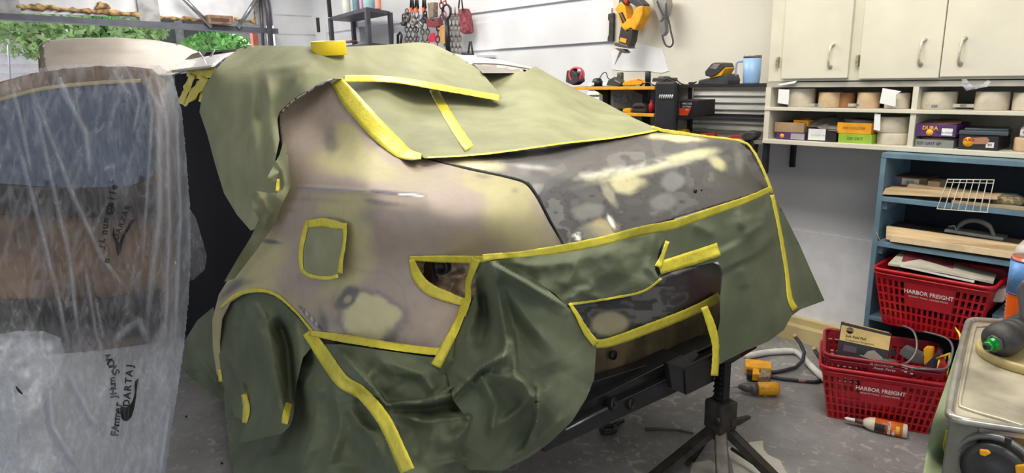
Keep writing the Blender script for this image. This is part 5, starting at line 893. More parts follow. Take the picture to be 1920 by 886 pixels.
mk = MB().ppx([(1160, 25), (1167, 22), (1174, 38), (1167, 44)], 'y', YS-.002, (0, .004, 0)).build('brand_plate', BLKP, sw); textmesh('DEWALT', V(1167, 33, 'y', YS-.004), V(1172, 43, 'y', YS)-V(1162, 23, 'y', YS), V(1174, 30, 'y', YS)-V(1160, 37, 'y', YS), .016, YEL, mk)
MB().tube([V(1168, -8, 'y', 3.49), V(1168, -10, 'y', 3.63)], .003, 6).build('hanger', BS, sw)
hg = thing('heat_tool', 'grey corded hand tool hanging head up right of the yellow saw', 'tool', tuple(V(1238, 60, 'y', 3.5)))
MB().ppx([(1221, -6), (1248, -8), (1250, 8), (1246, 26), (1240, 40), (1235, 41), (1229, 24), (1223, 10)], 'y', 3.52, (0, .07, 0), 0, .014).build('tool_body', mat('warm_grey_tool', (150, 148, 142), .5), hg); MB().ppx([(1234, 38), (1246, 36), (1248, 60), (1242, 68), (1238, 66)], 'y', 3.53, (0, .04, 0), 0, .008).build('tool_grip', GREY, hg)
MB().tube([V(x, y, 'y', 3.50) for x, y in curve([(1232, 2), (1242, 26), (1254, 42), (1258, 60), (1262, 78), (1258, 87), (1250, 86), (1245, 78), (1242, 66)], 6)], .0055, 8).build('power_cord', DGREY, hg); MB().tube([V(x, y, 'y', 3.51) for x, y in curve([(1249, 6), (1250, 26), (1255, 42)], 5)], .005, 8).build('cord_loop', DGREY, hg)
T(MB().ppx([(1146, 96), (1190, 80), (1242, 92), (1254, 133), (1240, 137), (1215, 133), (1170, 133), (1148, 130)], 'y', 3.632, (0, .003, 0)).build('wall_patch', mat('plain_white_patch', (236, 236, 238), .6, noise=.02)), 'white paint patch on the wall below the yellow saw', 'patch')
# chains and hooks
hk = 3.52
def chain(pts, y, r=.018, lab='', material=RUST, grp=None, name='tow_chain', n=None):
    P = [V(px, py, 'y', y) for px, py in curve(pts, 10)]; L_ = [0]
    for p, q in zip(P[:-1], P[1:]): L_.append(L_[-1]+(q-p).length)
    k = n or int(L_[-1]/(r*2.0)); m = MB(); A = np.array([tuple(p) for p in P])
    for i in range(k):
        s = L_[-1]*(i+.5)/k; c = Vector([np.interp(s, L_, A[:, j]) for j in range(3)]); c2 = Vector([np.interp(min(s+.01, L_[-1]), L_, A[:, j]) for j in range(3)]); c0 = Vector([np.interp(max(s-.01, 0), L_, A[:, j]) for j in range(3)])
        t = (c2-c0).normalized(); sd = Vector((0, 1, 0)) if i % 2 else t.cross(Vector((0, 1, 0))).normalized(); sd = (sd*math.cos(.6)+t.cross(sd)*math.sin(.6))
        m.tube([c+t*math.cos(a)*r*1.35+sd*math.sin(a)*r*.75 for a in [2*math.pi*j/10 for j in range(10)]], r*.27, 5, closed=True)
    o = m.build(name, material); return tag(o, lab, 'chain', grp)
GC = 'hanging steel chains'
for i, x in enumerate((760, 768, 776, 784, 792, 799)):
    chain([(x+1, 24), (x+random.uniform(-3, 3), 60), (x+2, 95)], hk-.02*(i % 2), .020, ['leftmost hanging chain in the cluster', 'second chain from the left in the cluster', 'third chain from the left in the cluster', 'fourth chain from the left in the cluster', 'fifth chain from the left in the cluster', 'sixth chain from the left, beside the tan block'][i], mat('chain_grey_%d' % (i % 2), [(120, 108, 100), (100, 100, 102)][i % 2], .5, .4, noise=.4, scale=60), GC)
for i, x in enumerate((846, 853, 860)): chain([(x, 16), (x+1, 60), (x+3, 108)], hk-.02*(i % 2), .021, ['left strand of the long grey chain bundle', 'middle strand of the long grey chain bundle', 'right strand of the long grey chain bundle'][i], mat('chain_light', (146, 140, 134), .5, .4, noise=.3, scale=60), GC)
REDC = mat('faded_red_chain', (176, 70, 74), .5, .2, noise=.4, scale=50)
chain([(826, -6), (829, 30), (822, 55), (820, 90)], hk, .022, 'faded red chain hanging between the tan block and the ring hook', REDC); chain([(838, -6), (832, 14), (836, 40)], hk-.03, .018, 'short orange-red chain beside the ring hook', mat('orange_chain', (208, 92, 64), .5))
def hook(x, y, s, l_, material=RUST, w_=.010):
    P = curve([(x, y-s*1.6), (x, y-s*.6), (x+s*.5, y), (x+s*.25, y+s*.75), (x-s*.45, y+s*.65), (x-s*.75, y+s*.05)], 6); R = [V(a_, b_, 'y', hk-.05) for a_, b_ in P]
    m = MB().tube(R, [w_*(1-.5*i/len(R)) for i in range(len(R))], 8); a0 = V(x, y-s*1.9, 'y', hk-.05); m.tube([a0+Vector((math.cos(t)*.02, 0, math.sin(t)*.02)) for t in [2*math.pi*j/12 for j in range(12)]], .006, 6, closed=True); return T(m.build('grab_hook', material), l_, 'hook', 'grab hooks')
hook(763, 34, 7, 'rusty hook at the far left of the chain cluster', w_=.022); hook(775, 40, 7, 'light grey hook second in the chain cluster', mat('light_hook', (150, 146, 142), .5, .4), .022); hook(757, 42, 6, 'dark hook jutting left of the chain cluster', BS, .018); hook(788, 46, 7, 'grey hook in the middle of the chain cluster', CHROME, .018); hook(838, 82, 6, 'dark hook hanging below the ring', BS, .018); hook(797, 36, 6, 'dark hook beside the tan block', BS, .02)
for i, x in enumerate((772, 781, 795)):
    t = thing('spring_clip', ['left black spring clip above the chains', 'middle black spring clip above the chains', 'right black spring clip above the chains'][i], 'clip', tuple(V(x, 10, 'y', hk)), 'spring clips')
    MB().tube([V(x-1, -8, 'y', hk-.04), V(x-2, 16, 'y', hk-.04)], .010, 6).build('arm', BLKP, t); MB().tube([V(x+1, -8, 'y', hk-.04), V(x+3, 16, 'y', hk-.04)], .010, 6).build('arm', BLKP, t); MB().box(V(x, 19, 'y', hk-.04), (.03, .03, .04), None, 0, .005).build('orange_tip', mat('orange_tip', (236, 110, 76), .5), t)
t = thing('clamp_block', 'tan steel pull clamp with red jaws in the chain cluster', 'clamp', tuple(V(805, 30, 'y', hk-.06))); MB().ppx([(801, 5), (813, 4), (812, 32), (803, 33)], 'y', hk-.07, (0, .05, 0), 0, .006).build('clamp_plate', mat('tan_block', (150, 134, 118), .5, .2, noise=.3, scale=60), t); MB().ppx([(797, 34), (804, 34), (812, 42), (820, 36), (824, 48), (814, 52), (800, 50)], 'y', hk-.06, (0, .05, 0), 0, .006).build('red_jaw', mat('dark_red_jaw', (124, 50, 58), .5), t)
T(MB().ppx([(808, 62), (813, 61), (816, 78), (802, 79), (804, 68)], 'y', hk-.05, (0, .012, 0), 0, .003).build('red_tag', mat('red_weight', (196, 40, 70), .5)), 'small bright red weight hanging under the tan clamp', 'weight')
T(MB().ppx([(825, 48), (833, 46), (837, 60), (834, 88), (826, 80), (823, 60)], 'y', hk-.05, (0, .03, 0), 0, .008).build('wooden_file', mat('tan_handle', (190, 146, 84), .5)), 'tan wooden handle hanging among the red chains', 'handle')
c = V(837, 22, 'y', hk-.06); T(MB().tube([c+Vector((math.cos(t_)*.055, 0, math.sin(t_)*.055)) for t_ in [2*math.pi*j/18 for j in range(18)]], .009, 6, closed=True).tube([c-Vector((0, 0, .055)), c-Vector((0, 0, .32))], .02, 8).build('ring_hook', BS), 'steel ring with a dark bar hanging right of the red chain', 'hook')
t = thing('mesh_bag', 'red net strap bundle hanging at the right end of the chains', 'strap', tuple(V(868, 60, 'y', hk))); MB().ppx([(859, 18), (866, 15), (869, 22), (873, 40), (875, 60), (868, 64), (862, 60), (860, 40)], 'y', hk-.03, (0, .08, 0), 0, .012).build('strap_bundle', mat('wine_red_strap', (150, 70, 80), .7, noise=.4, scale=40), t)
MB().tube([V(860, 15, 'y', hk-.04), V(862, -6, 'y', hk-.04)], .006, 6).build('hanging_loop', BS, t); MB().tube([V(868, 20, 'y', hk-.04), V(865, -6, 'y', hk-.04)], .006, 6).build('hanging_loop', BS, t)
for (x, y) in ((775, 12), ): pass
wp = thing('wire_clip', 'small black wire clip standing on the ledge right of the chains', 'clip', tuple(V(882, 100, 'y', 3.5))); MB().tube([V(878, 100, 'y', 3.5), V(881, 78, 'y', 3.5), V(883, 78, 'y', 3.5), V(887, 103, 'y', 3.5)], .008, 6).build('clip_wire', BS, wp); MB().tube([V(866, 101, 'y', 3.5), V(888, 102, 'y', 3.5)], .008, 6).build('clip_base', BS, wp)
T(MB().ppx([(738, 62), (746, 61), (746, 84), (738, 86)], 'y', 3.5, (0, .05, 0)).build('white_card_box', CARD), 'white card box left of the hanging chains', 'box')
T(MB().tube([V(x, y, 'y', 3.45) for x, y in [(746, 82), (746, 66), (750, 61), (753, 66), (751, 84)]], .012, 6).build('shackle', BS), 'grey U shackle beside the white card box', 'shackle')
# --- shelf rack in the far corner
rk = thing('corner_rack', 'black metal rack in the far corner left of the chains', 'shelf', tuple(V(690, 90, 'y', 3.3)))
A_ = [V(620, 31, 'y', 3.55), V(688, 20, 'y', 3.15), V(730, 21, 'y', 3.45), V(661, 31, 'y', 3.85)]
zr = A_[1].z; q = [Vector((p.x, p.y, zr)) for p in (V(688, 20, 'y', 3.10),)]
xn, yn = q[0].x, q[0].y
def xat(px, y): return float(pt(px, 25, 'y', y)[0])
c0 = V(622, 31, 'z', zr); c1 = V(688, 19, 'z', zr); c2 = V(731, 21, 'z', zr)
XN, YN = float(c1.x), float(c1.y); XF = XN-.95; YFr = YN+.42
PB = mat('rack_grey_steel', (84, 84, 92), .5, .4)
RX = [(688, 20), (731, 21), (619, 30), (661, 31)]; base = 3.08
cn = [V(688, 20, 'y', 3.12), V(731, 22, 'y', 3.50), V(619, 32, 'y', 3.30), V(661, 32, 'y', 3.60)]
top = MB(); th = .03; n0 = cn[0].z
pts_ = [cn[0], cn[1], cn[3], cn[2]]; pts_ = [Vector((p.x, p.y, n0)) for p in pts_]
top.prism(pts_, (0, 0, th)); top.build('top_board', PB, rk)
lowz = float(pt(688, 86, 'y', 3.12)[2]); MB().prism([Vector((p.x, p.y, lowz)) for p in pts_], (0, 0, .025)).build('lower_board', PB, rk)
for p in pts_: MB().b(p.x-.018, p.x+.018, p.y-.018, p.y+.018, 0, n0+.02).build('post', PB, rk)
p_ = pts_[3]; MB().b(p_.x-.015, p_.x+.015, p_.y-.015, p_.y+.015, n0+.03, n0+.35).build('upper_post', BLKP, rk)
def onrack(x0, x1, yt, frac, l_, name, colr, cat, z=None, h=None):
    zz = (n0+th) if z is None else z; c = pts_[3]*(1-frac)+pts_[0]*frac+Vector((.05, .18, 0)); d = (np.array(c)-CC)@fw; r = (x1-x0)/2/F*d; px = (x0+x1)/2
    y_ = float(c.y); x_ = float(pt(px, 10, 'y', y_)[0]); h = h or .2
    T(MB().lathe((x_, y_, zz+.001), (0, 0, 1), [(0, r*.95), (.01, r), (h*.8, r), (h*.92, r*.6), (h, r*.55)], 20).build(name, mat(l_[:14], colr, .5)), l_, cat)
onrack(641, 657, 0, .3, 'cream bottle at the left on the corner rack', 'bottle', (214, 214, 204), 'bottle', h=.3); onrack(661, 674, 0, .5, 'teal-grey bottle beside the cream one on the corner rack', 'bottle', (98, 130, 144), 'bottle', h=.3); onrack(674, 681, 0, .62, 'thin pink bottle between two teal containers', 'bottle', (216, 150, 184), 'bottle', h=.28); onrack(682, 703, 0, .8, 'pale teal jug in the middle of the corner rack', 'jug', (150, 190, 196), 'jug', h=.26); onrack(704, 715, 0, .95, 'orange-pink bottle at the right on the corner rack', 'bottle', (226, 150, 128), 'bottle', h=.26)
for (x0, y0, x1, y1, c_, l_) in ((640, 76, 657, 80, (130, 104, 96), 'low brown tin on the lower board of the corner rack'), (649, 86, 664, 91, (60, 70, 110), 'small dark blue bottle lying on the lower board'), (665, 84, 678, 92, (232, 232, 236), 'small white pot on the lower board'), (668, 50, 674, 78, (176, 176, 180), 'slim grey upright tube behind the lower board')):
    y_ = 3.4; a_, b_, z0_, z1_ = ext(x0, y0, x1, y1, y_); T(MB().b(a_, b_, y_, y_+.08, max(z0_, lowz+.026) if y1 > 80 else z0_, max(z1_, lowz+.05), 0, .008).build('small_container', mat(l_[:12]+'c', c_, .5)), l_, 'container')
T(MB().ppx([(592, 33), (597, 33), (599, 60), (594, 60)], 'y', 3.60, (0, .03, 0), 0, .003).build('black_plate', BLKP), 'small black rectangular plate on the corner column', 'plate')
struct(MB().ppx([(584, -10), (606, -10), (612, 92), (594, 92)], 'y', 3.61, (0, .04, 0)).build('trim_7', WALLM))
# ================================================================== BLUE SHELF AND ITS CONTENTS
YB2 = 3.20; xl = float(pt(1652, 300, 'y', YB2)[0]); TOPZ = min(float(pt(1650, 286, 'y', YB2)[2]), zbm-.014)
bs = thing('blue_shelf', 'blue-grey painted wooden shelf unit standing below the white cubbies', 'shelf', (-.6, 3.4, 0))
s1z = float(pt(1655, 368, 'y', YB2)[2]); s2z = float(pt(1645, 452, 'y', YB2)[2]); s3z = .372
MB().b(xl, .6, YB2, 3.53, TOPZ-.022, TOPZ, 0, .002).build('top_board', BLUE, bs); MB().b(xl-.002, xl+.02, YB2+.002, 3.53, 0, TOPZ-.022, 0, .002).build('side_board', BLUE, bs)
for z, t_ in ((s1z, .022), (s2z, .022), (s3z, .018)): MB().b(xl+.02, .6, YB2, 3.53, z-t_, z, 0, .002).build('shelf_board', BLUE, bs)
for z in (s1z, s2z): MB().b(xl+.02, xl+.038, YB2+.02, 3.52, z-.06, z-.023).build('cleat', BLUE, bs)
MB().b(xl, .6, 3.53, 3.545, 0, TOPZ).build('back_board', mat('shelf_dark_back', (44, 50, 58), .8), bs)
xs = float(pt(1848, 600, 'y', YB2)[0]); MB().b(xs, xs+.02, YB2, 3.5, 0, .5).b(xs, .6, YB2, 3.5, .48, .50).build('small_compartment', BLUE, bs)
def Bx(x0, y0, x1, y1, yy, d, z): a, b, zl, zh = ext(x0, y0, x1, y1, yy); return a, b, z+.001, z+.001+max(.004, zh-zl)
# tier one
a, b, z0, z1 = Bx(1672, 316, 1740, 338, YB2+.12, .15, s1z+.024); t = thing('parcel_box', 'brown carton with a barcode label on the top tier of the blue shelf', 'box', (a, YB2+.2, z0)); MB().b(a, b, YB2+.12, YB2+.28, z0, z1, 0, .002).build('box_body', mat('dark_brown_carton', (110, 88, 72), .7), t)
lm = MB().b(a+.045, a+.115, YB2+.118, YB2+.12, z0+.018, z1-.006).build('barcode_label', mat('pale_label', (200, 204, 206), .6), t); textmesh('|||||||', Vector((a+.08, YB2+.116, z0+.032)), (1, 0, 0), (0, 0, 1), .02, INKP, lm); MB().b(a+.005, a+.035, YB2+.118, YB2+.12, z1-.03, z1-.004).build('blue_mark', mat('blue_print', (70, 92, 140), .6), t)
a, b, z0_, z1 = Bx(1740, 323, 1763, 346, YB2+.10, .1, s1z+.024); T(MB().b(a, b, YB2+.10, YB2+.2, s1z+.024, z1-.006, 0, .002).build('small_carton', mat('pale_brown_carton', (176, 152, 126), .7)), 'small pale carton right of the barcode carton', 'box')
T(MB().prism([V(1654, 364, 'y', YB2+.004), V(1870, 374, 'y', YB2+.004)+Vector((0, 0, 0)), V(1870, 368, 'y', YB2+.004), V(1660, 353, 'y', YB2+.004)], (0, .09, 0)).build('wood_strip', WOOD), 'thin pine strip along the front of the top tier', 'wood', 'pine strips on the blue shelf')
a = float(pt(1682, 350, 'y', YB2+.10)[0]); b = float(pt(1822, 350, 'y', YB2+.10)[0]); m = MB(); n_ = 24
m.b(a, b, YB2+.095, YB2+.24, s1z+.001, s1z+.023); T(m.build('wood_board', mat('beige_board', (190, 166, 130), .7, noise=.15)), 'beige scalloped board under the cartons on the top tier', 'wood')
T(MB().prism([V(1700, 350, 'y', YB2+.09), V(1842, 368, 'y', YB2+.09), V(1842, 362, 'y', YB2+.09), V(1705, 344, 'y', YB2+.09)], (0, .05, 0)).build('wood_strip', mat('light_pine', (222, 198, 160), .6)), 'short pale strip lying across the scalloped board', 'wood')
tw = thing('wire_rack', 'white wire rack hanging out over the top tier of the blue shelf', 'rack', tuple(V(1810, 360, 'y', 3.17))); WW = mat('white_wire', (206, 204, 190), .4)
A0, A1, B0, B1 = V(1777, 336, 'y', YB2+.03), V(1864, 337, 'y', YB2+.03), V(1757, 391, 'y', YB2-.05), V(1851, 398, 'y', YB2-.05)
MB().tube([A0, A1, B1, B0], .0028, 8, closed=True).build('outer_wire', WW, tw)
MB().tube([A0*.9+B0*.1+Vector((0, -.003, 0)), A1*.9+B1*.1+Vector((0, -.003, 0))], .0018, 6).build('cross_wire', WW, tw)
for k in range(1, 7): f_ = k/7; MB().tube([A0*(1-f_)+A1*f_, B0*(1-f_)+B1*f_], .0018, 6).build('cross_wire', WW, tw)
t = thing('buffing_pad', 'round cream wool buffing pad at the right of the top tier', 'pad', tuple(V(1885, 368, 'y', YB2+.06))); c = V(1886, 366, 'y', YB2+.12); MB().lathe(Vector((c.x, c.y, s1z+.001)), (.0, 0, 1), [(0, .055), (.012, .068), (.03, .066), (.038, .05)], 30).build('wool_face', mat('cream_wool', (196, 174, 130), .95, noise=.4, scale=50, bump=.08), t); MB().lathe(Vector((c.x, c.y, s1z+.038)), (0, 0, 1), [(0, .045), (.008, .04)], 24).build('backing_plate', GREY, t)
T(MB().b(float(c.x)-.16, float(c.x)+.2, YB2+.002, YB2+.035, s1z+.001, s1z+.014, 0, .001).build('wood_strip', mat('greyed_pine', (170, 152, 124), .7)), 'greyed pine strip under the front of the wool pad', 'wood')
# tier two
z = s2z+.001
T(MB().prism([V(1661, 448, 'y', YB2+.01), V(1930, 487, 'y', YB2+.01), V(1930, 462, 'y', YB2+.01), V(1662, 424, 'y', YB2+.03)], (0, .02, 0)).build('wood_plank', WOOD), 'long pine plank on edge across the second tier', 'wood')
T(MB().prism([V(1668, 452, 'y', YB2-.01), V(1935, 490, 'y', YB2-.01), V(1935, 478, 'y', YB2-.01), V(1672, 441, 'y', YB2-.01)], (0, .012, 0)).build('wood_strip', mat('light_pine', (222, 198, 160), .6)), 'thin strip in front of the long pine plank', 'wood')
T(MB().prism([V(1662, 424, 'y', YB2+.06), V(1790, 436, 'y', YB2+.12), V(1800, 428, 'y', YB2+.25), V(1690, 415, 'y', YB2+.25)], (0, 0, -.02)).build('dark_board', mat('dark_board', (70, 64, 60), .7, noise=.3)), 'dark flat board behind the pine plank, second tier', 'board')
T(MB().b(xl+.1, .3, YB2+.22, YB2+.25, z, z+.045).build('wood_plank', mat('brown_plank', (140, 112, 84), .7, noise=.2, aniso=(1, 12, 12))), 'brown plank at the back of the second tier', 'wood')
t = thing('sanding_board', 'grey sanding board with a curved handle on the second tier', 'tool', tuple(V(1825, 445, 'y', YB2+.05)))
MB().prism([V(1770, 434, 'y', YB2+.06), V(1880, 451, 'y', YB2+.06), V(1882, 446, 'y', YB2+.06), V(1772, 429, 'y', YB2+.06)], (0, .07, 0)).build('board_plate', mat('grey_alu', (150, 150, 146), .4, .5), t)
MB().tube([V(x, y, 'y', YB2+.085) for x, y in curve([(1792, 434), (1800, 422), (1815, 414), (1835, 414), (1855, 424), (1864, 444)], 6)], [.007]*6+[.010]*12+[.011]*7+[.008]*6, 10).build('board_handle', mat('grey_handle', (112, 110, 106), .5), t)
MB().tube([V(1778, 424, 'y', YB2+.04), V(1790, 423, 'y', YB2+.04), V(1795, 435, 'y', YB2+.04)], .0022, 6).build('clip_wire', CHROME, t)
T(MB().tube([V(1643, 435, 'y', YB2-.004), V(1650, 450, 'y', YB2-.004), V(1662, 447, 'y', YB2-.004)], .0015, 5).build('wire_scrap', mat('straw_wire', (170, 150, 110), .6)), 'tiny wire scrap at the left end of the second tier', 'wire')
# sander on the small compartment
T(MB().ppx([(1856, 560), (1868, 541), (1888, 541), (1888, 553), (1880, 568), (1858, 566)], 'y', YB2+.03, (0, .08, 0), 0, .01).build('sanding_block', mat('pale_sanding_block', (176, 172, 158), .6)), 'pale sanding block on the small blue compartment', 'sanding block')
# ---------------------------------------------------------------- baskets
def basket(name, label, org, yaw, Lb, Wb, Lt, Wt, H, material, text=None, txt2=None, solid=(6, 12, 2, 5), nu=18, nv=7, group=None, z0=0, plate=None, hole=.30):
    t = thing(name, label, 'basket', org, group); R = rotz(yaw); O = Vector(org)
    def P(u, v, w_): # u,v in -1..1, w height fraction
        return O+R@Vector((u*(Lb+(Lt-Lb)*w_)/2, v*(Wb+(Wt-Wb)*w_)/2, w_*H))
    def side(f, nu_, nv_, sol, nm):
        v = []; fc = []; 
        for i in range(nu_):
            for j in range(nv_):
                a, b, c, d = f(i/nu_, j/nv_), f((i+1)/nu_, j/nv_), f((i+1)/nu_, (j+1)/nv_), f(i/nu_, (j+1)/nv_); n = len(v)
                if (sol and sol[0] <= i < sol[1] and sol[2] <= j < sol[3]) or j == nv_-1: v += [a, b, c, d]; fc.append((n, n+1, n+2, n+3)); continue
                ce = (a+b+c+d)/4; hx = 1-hole*1.15; hy = 1-hole*.75
                def inn(p, su, sv): return ce+((b-a)*.5*su*hx*.92)+((d-a)*.5*sv*hy)
                v += [a, b, c, d, inn(a, -1, -1), inn(b, 1, -1), inn(c, 1, 1), inn(d, -1, 1)]
                fc += [(n, n+1, n+5, n+4), (n+1, n+2, n+6, n+5), (n+2, n+3, n+7, n+6), (n+3, n, n+4, n+7)]
        o = link(nm, v, fc, material, t, False); bm = bmesh.new(); bm.from_mesh(o.data); bmesh.ops.remove_doubles(bm, verts=bm.verts, dist=1e-5); bm.to_mesh(o.data); bm.free()
        md = o.modifiers.new('t', 'SOLIDIFY'); md.thickness = .003; md.offset = 0; return o
    fp = side(lambda a, b: P(a*2-1, -1, b), nu, nv, solid, 'front_panel'); side(lambda a, b: P(a*2-1, 1, b), nu, nv, None, 'back_panel')
    side(lambda a, b: P(-1, a*2-1, b), 11, nv, None, 'end_panel'); side(lambda a, b: P(1, a*2-1, b), 11, nv, None, 'end_panel')
    b_ = MB(); q = [P(-1, -1, 0), P(1, -1, 0), P(1, 1, 0), P(-1, 1, 0)]; b_.prism(q, (0, 0, .004)); b_.build('basket_bottom', material, t)
    rim = []
    for (cu_, cv_) in ((-1, -1), (1, -1), (1, 1), (-1, 1)):
        for k in range(5):
            a = {(-1, -1): 180, (1, -1): 270, (1, 1): 0, (-1, 1): 90}[(cu_, cv_)]+k*22.5; r = .03
            rim.append(P(cu_, cv_, 1)+R@Vector((-cu_*r+math.cos(math.radians(a))*(r+.006), -cv_*r+math.sin(math.radians(a))*(r+.006), 0)))
    MB().tube(rim, .0075, 8, closed=True).tube([p+Vector((0, 0, -.018)) for p in rim], .004, 6, closed=True).build('rim', material, t)
    if solid:
        u0, u1 = solid[0]/nu*2-1, solid[1]/nu*2-1; w0, w1 = solid[2]/nv, solid[3]/nv; n_ = R@Vector((0, -.003, -.001))
        pl_ = MB().prism([P(u0, -1, w0)+n_, P(u1, -1, w0)+n_, P(u1, -1, w1)+n_, P(u0, -1, w1)+n_], n_*.6, 0).build('label_plate', plate or material, t)
        um = (u0+u1)/2; c = P(um, -1, w0*.35+w1*.65)+n_*2.2; up = P(um, -1, 1)-P(um, -1, 0); ri = P(1, -1, .5)-P(-1, -1, .5)
        if text: textmesh(text, c, ri, up, .026, WTX, pl_, bold=.02, wx=.88, ext=.001)
        if txt2: textmesh(txt2, c-up.normalized()*.021, ri, up, .0095, WTX, pl_, ext=.001)
    return t, P, R
lx = float(pt(1655, 600, 'y', 3.1)[0]); rx = float(pt(1815, 640, 'y', 3.1)[0]); tl_ = float(pt(1636, 502, 'y', 3.08)[0]); tr2 = float(pt(1856, 542, 'y', 3.08)[0])
ub, UP_, UR = basket('shopping_basket', 'upper red shopping basket on the blue shelf, full of folded papers', ((tl_+tr2)/2, 3.26, s3z+.004), .02, rx-lx+.02, .24, tr2-tl_, .32, float(pt(1636, 502, 'y', 3.09)[2])-s3z-.004, RED, 'HARBOR FREIGHT', 'QUALITY TOOLS   LOWEST PRICES', solid=(5, 13, 3, 6), group=None, plate=mat('red_label_plate', (176, 26, 40), .45))
def slab(name, pts, ax, val, th, material, label, cat, up=(0, 0, 1)):
    return T(MB().prism(pts, Vector(up)*th).build(name, material), label, cat)
zr2 = UP_(0, 0, 1).z
slab('folded_tarp', [V(1665, 497, 'y', 3.12), V(1690, 473, 'y', 3.3), V(1868, 516, 'y', 3.34), V(1862, 532, 'y', 3.14), V(1770, 512, 'y', 3.12)], 0, 0, .010, mat('cream_red_fabric', (188, 182, 166), .7, noise=.2, scale=10), 'folded cream cloth lying across the top of the upper red basket', 'cloth')
slab('red_folder', [V(1690, 492, 'y', 3.16), V(1698, 472, 'y', 3.26), V(1790, 492, 'y', 3.28), V(1784, 514, 'y', 3.16)], 0, 0, .006, mat('maroon_folder', (116, 44, 54), .6, noise=.3, scale=20), 'maroon printed folder in the upper red basket', 'folder')
slab('display_board', [V(1688, 500, 'y', 3.11), V(1826, 530, 'y', 3.11), V(1830, 524, 'y', 3.2), V(1692, 495, 'y', 3.2)], 0, 0, .006, mat('white_edge_panel', (222, 222, 216), .5), 'thin white panel with a bright edge at the front of the upper basket', 'panel')
slab('black_board', [V(1682, 508, 'y', 3.12), V(1830, 538, 'y', 3.12), V(1836, 530, 'y', 3.3), V(1690, 500, 'y', 3.3)], 0, 0, .008, BLKP, 'black panel under the white one in the upper basket', 'panel')
# lower pair of baskets
p0 = pt(1552, 781, 'z', 0); p1 = pt(1737, 813, 'z', 0); yaw = math.atan2(p1[1]-p0[1], p1[0]-p0[0]); Lb = float(np.hypot(*(p1-p0)[:2])); dirv = np.array([math.cos(yaw), math.sin(yaw), 0]); nv_ = np.array([-math.sin(yaw), math.cos(yaw), 0])
Wb = .26; ctr = (p0+p1)/2+nv_*Wb/2
lb2, LP, LR = basket('shopping_basket', 'lower red shopping basket standing on the floor below the blue shelf', (float(ctr[0]), float(ctr[1]), .002), yaw, Lb, Wb, Lb+.085, Wb+.06, .245, RED, 'HARBOR FREIGHT', 'QUALITY TOOLS   LOWEST PRICES', solid=(6, 12, 3, 6), plate=MATS['red_label_plate'])
DRED = mat('wine_red_basket', (150, 24, 38), .4, noise=.1)
nb, NP, NR = basket('shopping_basket', 'darker wine red basket nested inside the lower red basket', (float(ctr[0]), float(ctr[1]), .068), yaw, Lb-.03, Wb-.03, Lb+.065, Wb+.05, .235, DRED, None, None, solid=(6, 12, 5, 7), nu=16, plate=DRED)
c = NP(.02, -1, .915)+NR@Vector((0, -.008, 0)); up = NP(0, -1, 1)-NP(0, -1, 0); ri = NP(1, -1, .5)-NP(-1, -1, .5)
textmesh('Advance', c+up.normalized()*.008-ri.normalized()*.015, ri, up, .022, WTX, nb, font_shear=.25, bold=.01, wx=1.15); textmesh('Auto Parts', c-up.normalized()*.009, ri, up, .017, WTX, nb, font_shear=.25, bold=.01, wx=1.1)
fl = MB()
for i in range(4):
    for j in range(4):
        if (i+j) % 2: 
            q = c+ri.normalized()*(.062+.011*i)+up.normalized()*(-.013+.008*j+.003*math.sin(i*1.3)); fl.prism([q, q+ri.normalized()*.010, q+ri.normalized()*.010+up.normalized()*.007, q+up.normalized()*.007], NR@Vector((0, -.0012, 0)))
fl.build('checkered_flag', WTX, nb)
# contents of the nested basket
def at3(u, v, w_): return NP(u, v, w_)
bx = thing('product_box', 'black and yellow product box standing at the left in the nested red basket', 'box', tuple(at3(-.45, 0, .5)))
f0, f1, f2, f3 = V(1567, 655, 'd', dep(1567, 655, 'y', float(at3(-.5, -.3, .5).y))), V(1663, 665, 'd', dep(1663, 665, 'y', float(at3(0, -.3, .5).y))), V(1672, 628, 'd', 0), None
dL = dep(1570, 625, 'y', float(at3(-.6, -.2, .8).y)); dR = dep(1668, 645, 'y', float(at3(-.05, -.1, .8).y))
A, B, C_, D_ = to3(1567, 672, np.array(dL)), to3(1662, 690, np.array(dR)), to3(1672, 626, np.array(dR)), to3(1577, 603, np.array(dL))
A, B, C_, D_ = [Vector(tuple(float(v) for v in p)) for p in (A, B, C_, D_)]
nrm = (B-A).cross(D_-A).normalized(); nrm = nrm if nrm.y > 0 else -nrm; dpt = nrm*.075
MB().prism([A, B, C_, D_], dpt, 0, .001).build('box_body', mat('box_black_print', (44, 42, 48), .45), bx)
def onbox(u0, v0, u1, v1, k=.0012):
    g = lambda u, v: (A*(1-u)+B*u)*(1-v)+(D_*(1-u)+C_*u)*v-nrm*k
    return [g(u0, v0), g(u1, v0), g(u1, v1), g(u0, v1)]
GOLD = mat('box_gold_band', (214, 186, 118), .5)
bd = MB().prism(onbox(.02, .52, .99, .93), -nrm*.0006).build('gold_band', GOLD, bx); MB().prism([p+Vector((0, 0, .0008)) for p in [D_+dpt*.12+(C_-D_)*.06, D_+dpt*.12+(C_-D_)*.95, D_+dpt*.92+(C_-D_)*.95, D_+dpt*.92+(C_-D_)*.06]], (0, 0, .001)).build('gold_top', GOLD, bx)
g = onbox(.2, .83, .2, .83, .003)[0]; MB().lathe(g, -nrm, [(0, .014), (.0005, .014)], 20).build('oval_logo', mat('oval_dark', (60, 56, 50), .5), bx); textmesh('NOVO', g-nrm*.001, B-A, D_-A, .011, GOLD, bd)
textmesh('Soft Fold Pad', onbox(.33, .68, .33, .68, .003)[0], B-A, D_-A, .015, INKP, bd, bold=.02); textmesh('Professional Management', onbox(.42, .58, .42, .58, .003)[0], B-A, D_-A, .011, INKP, bd)
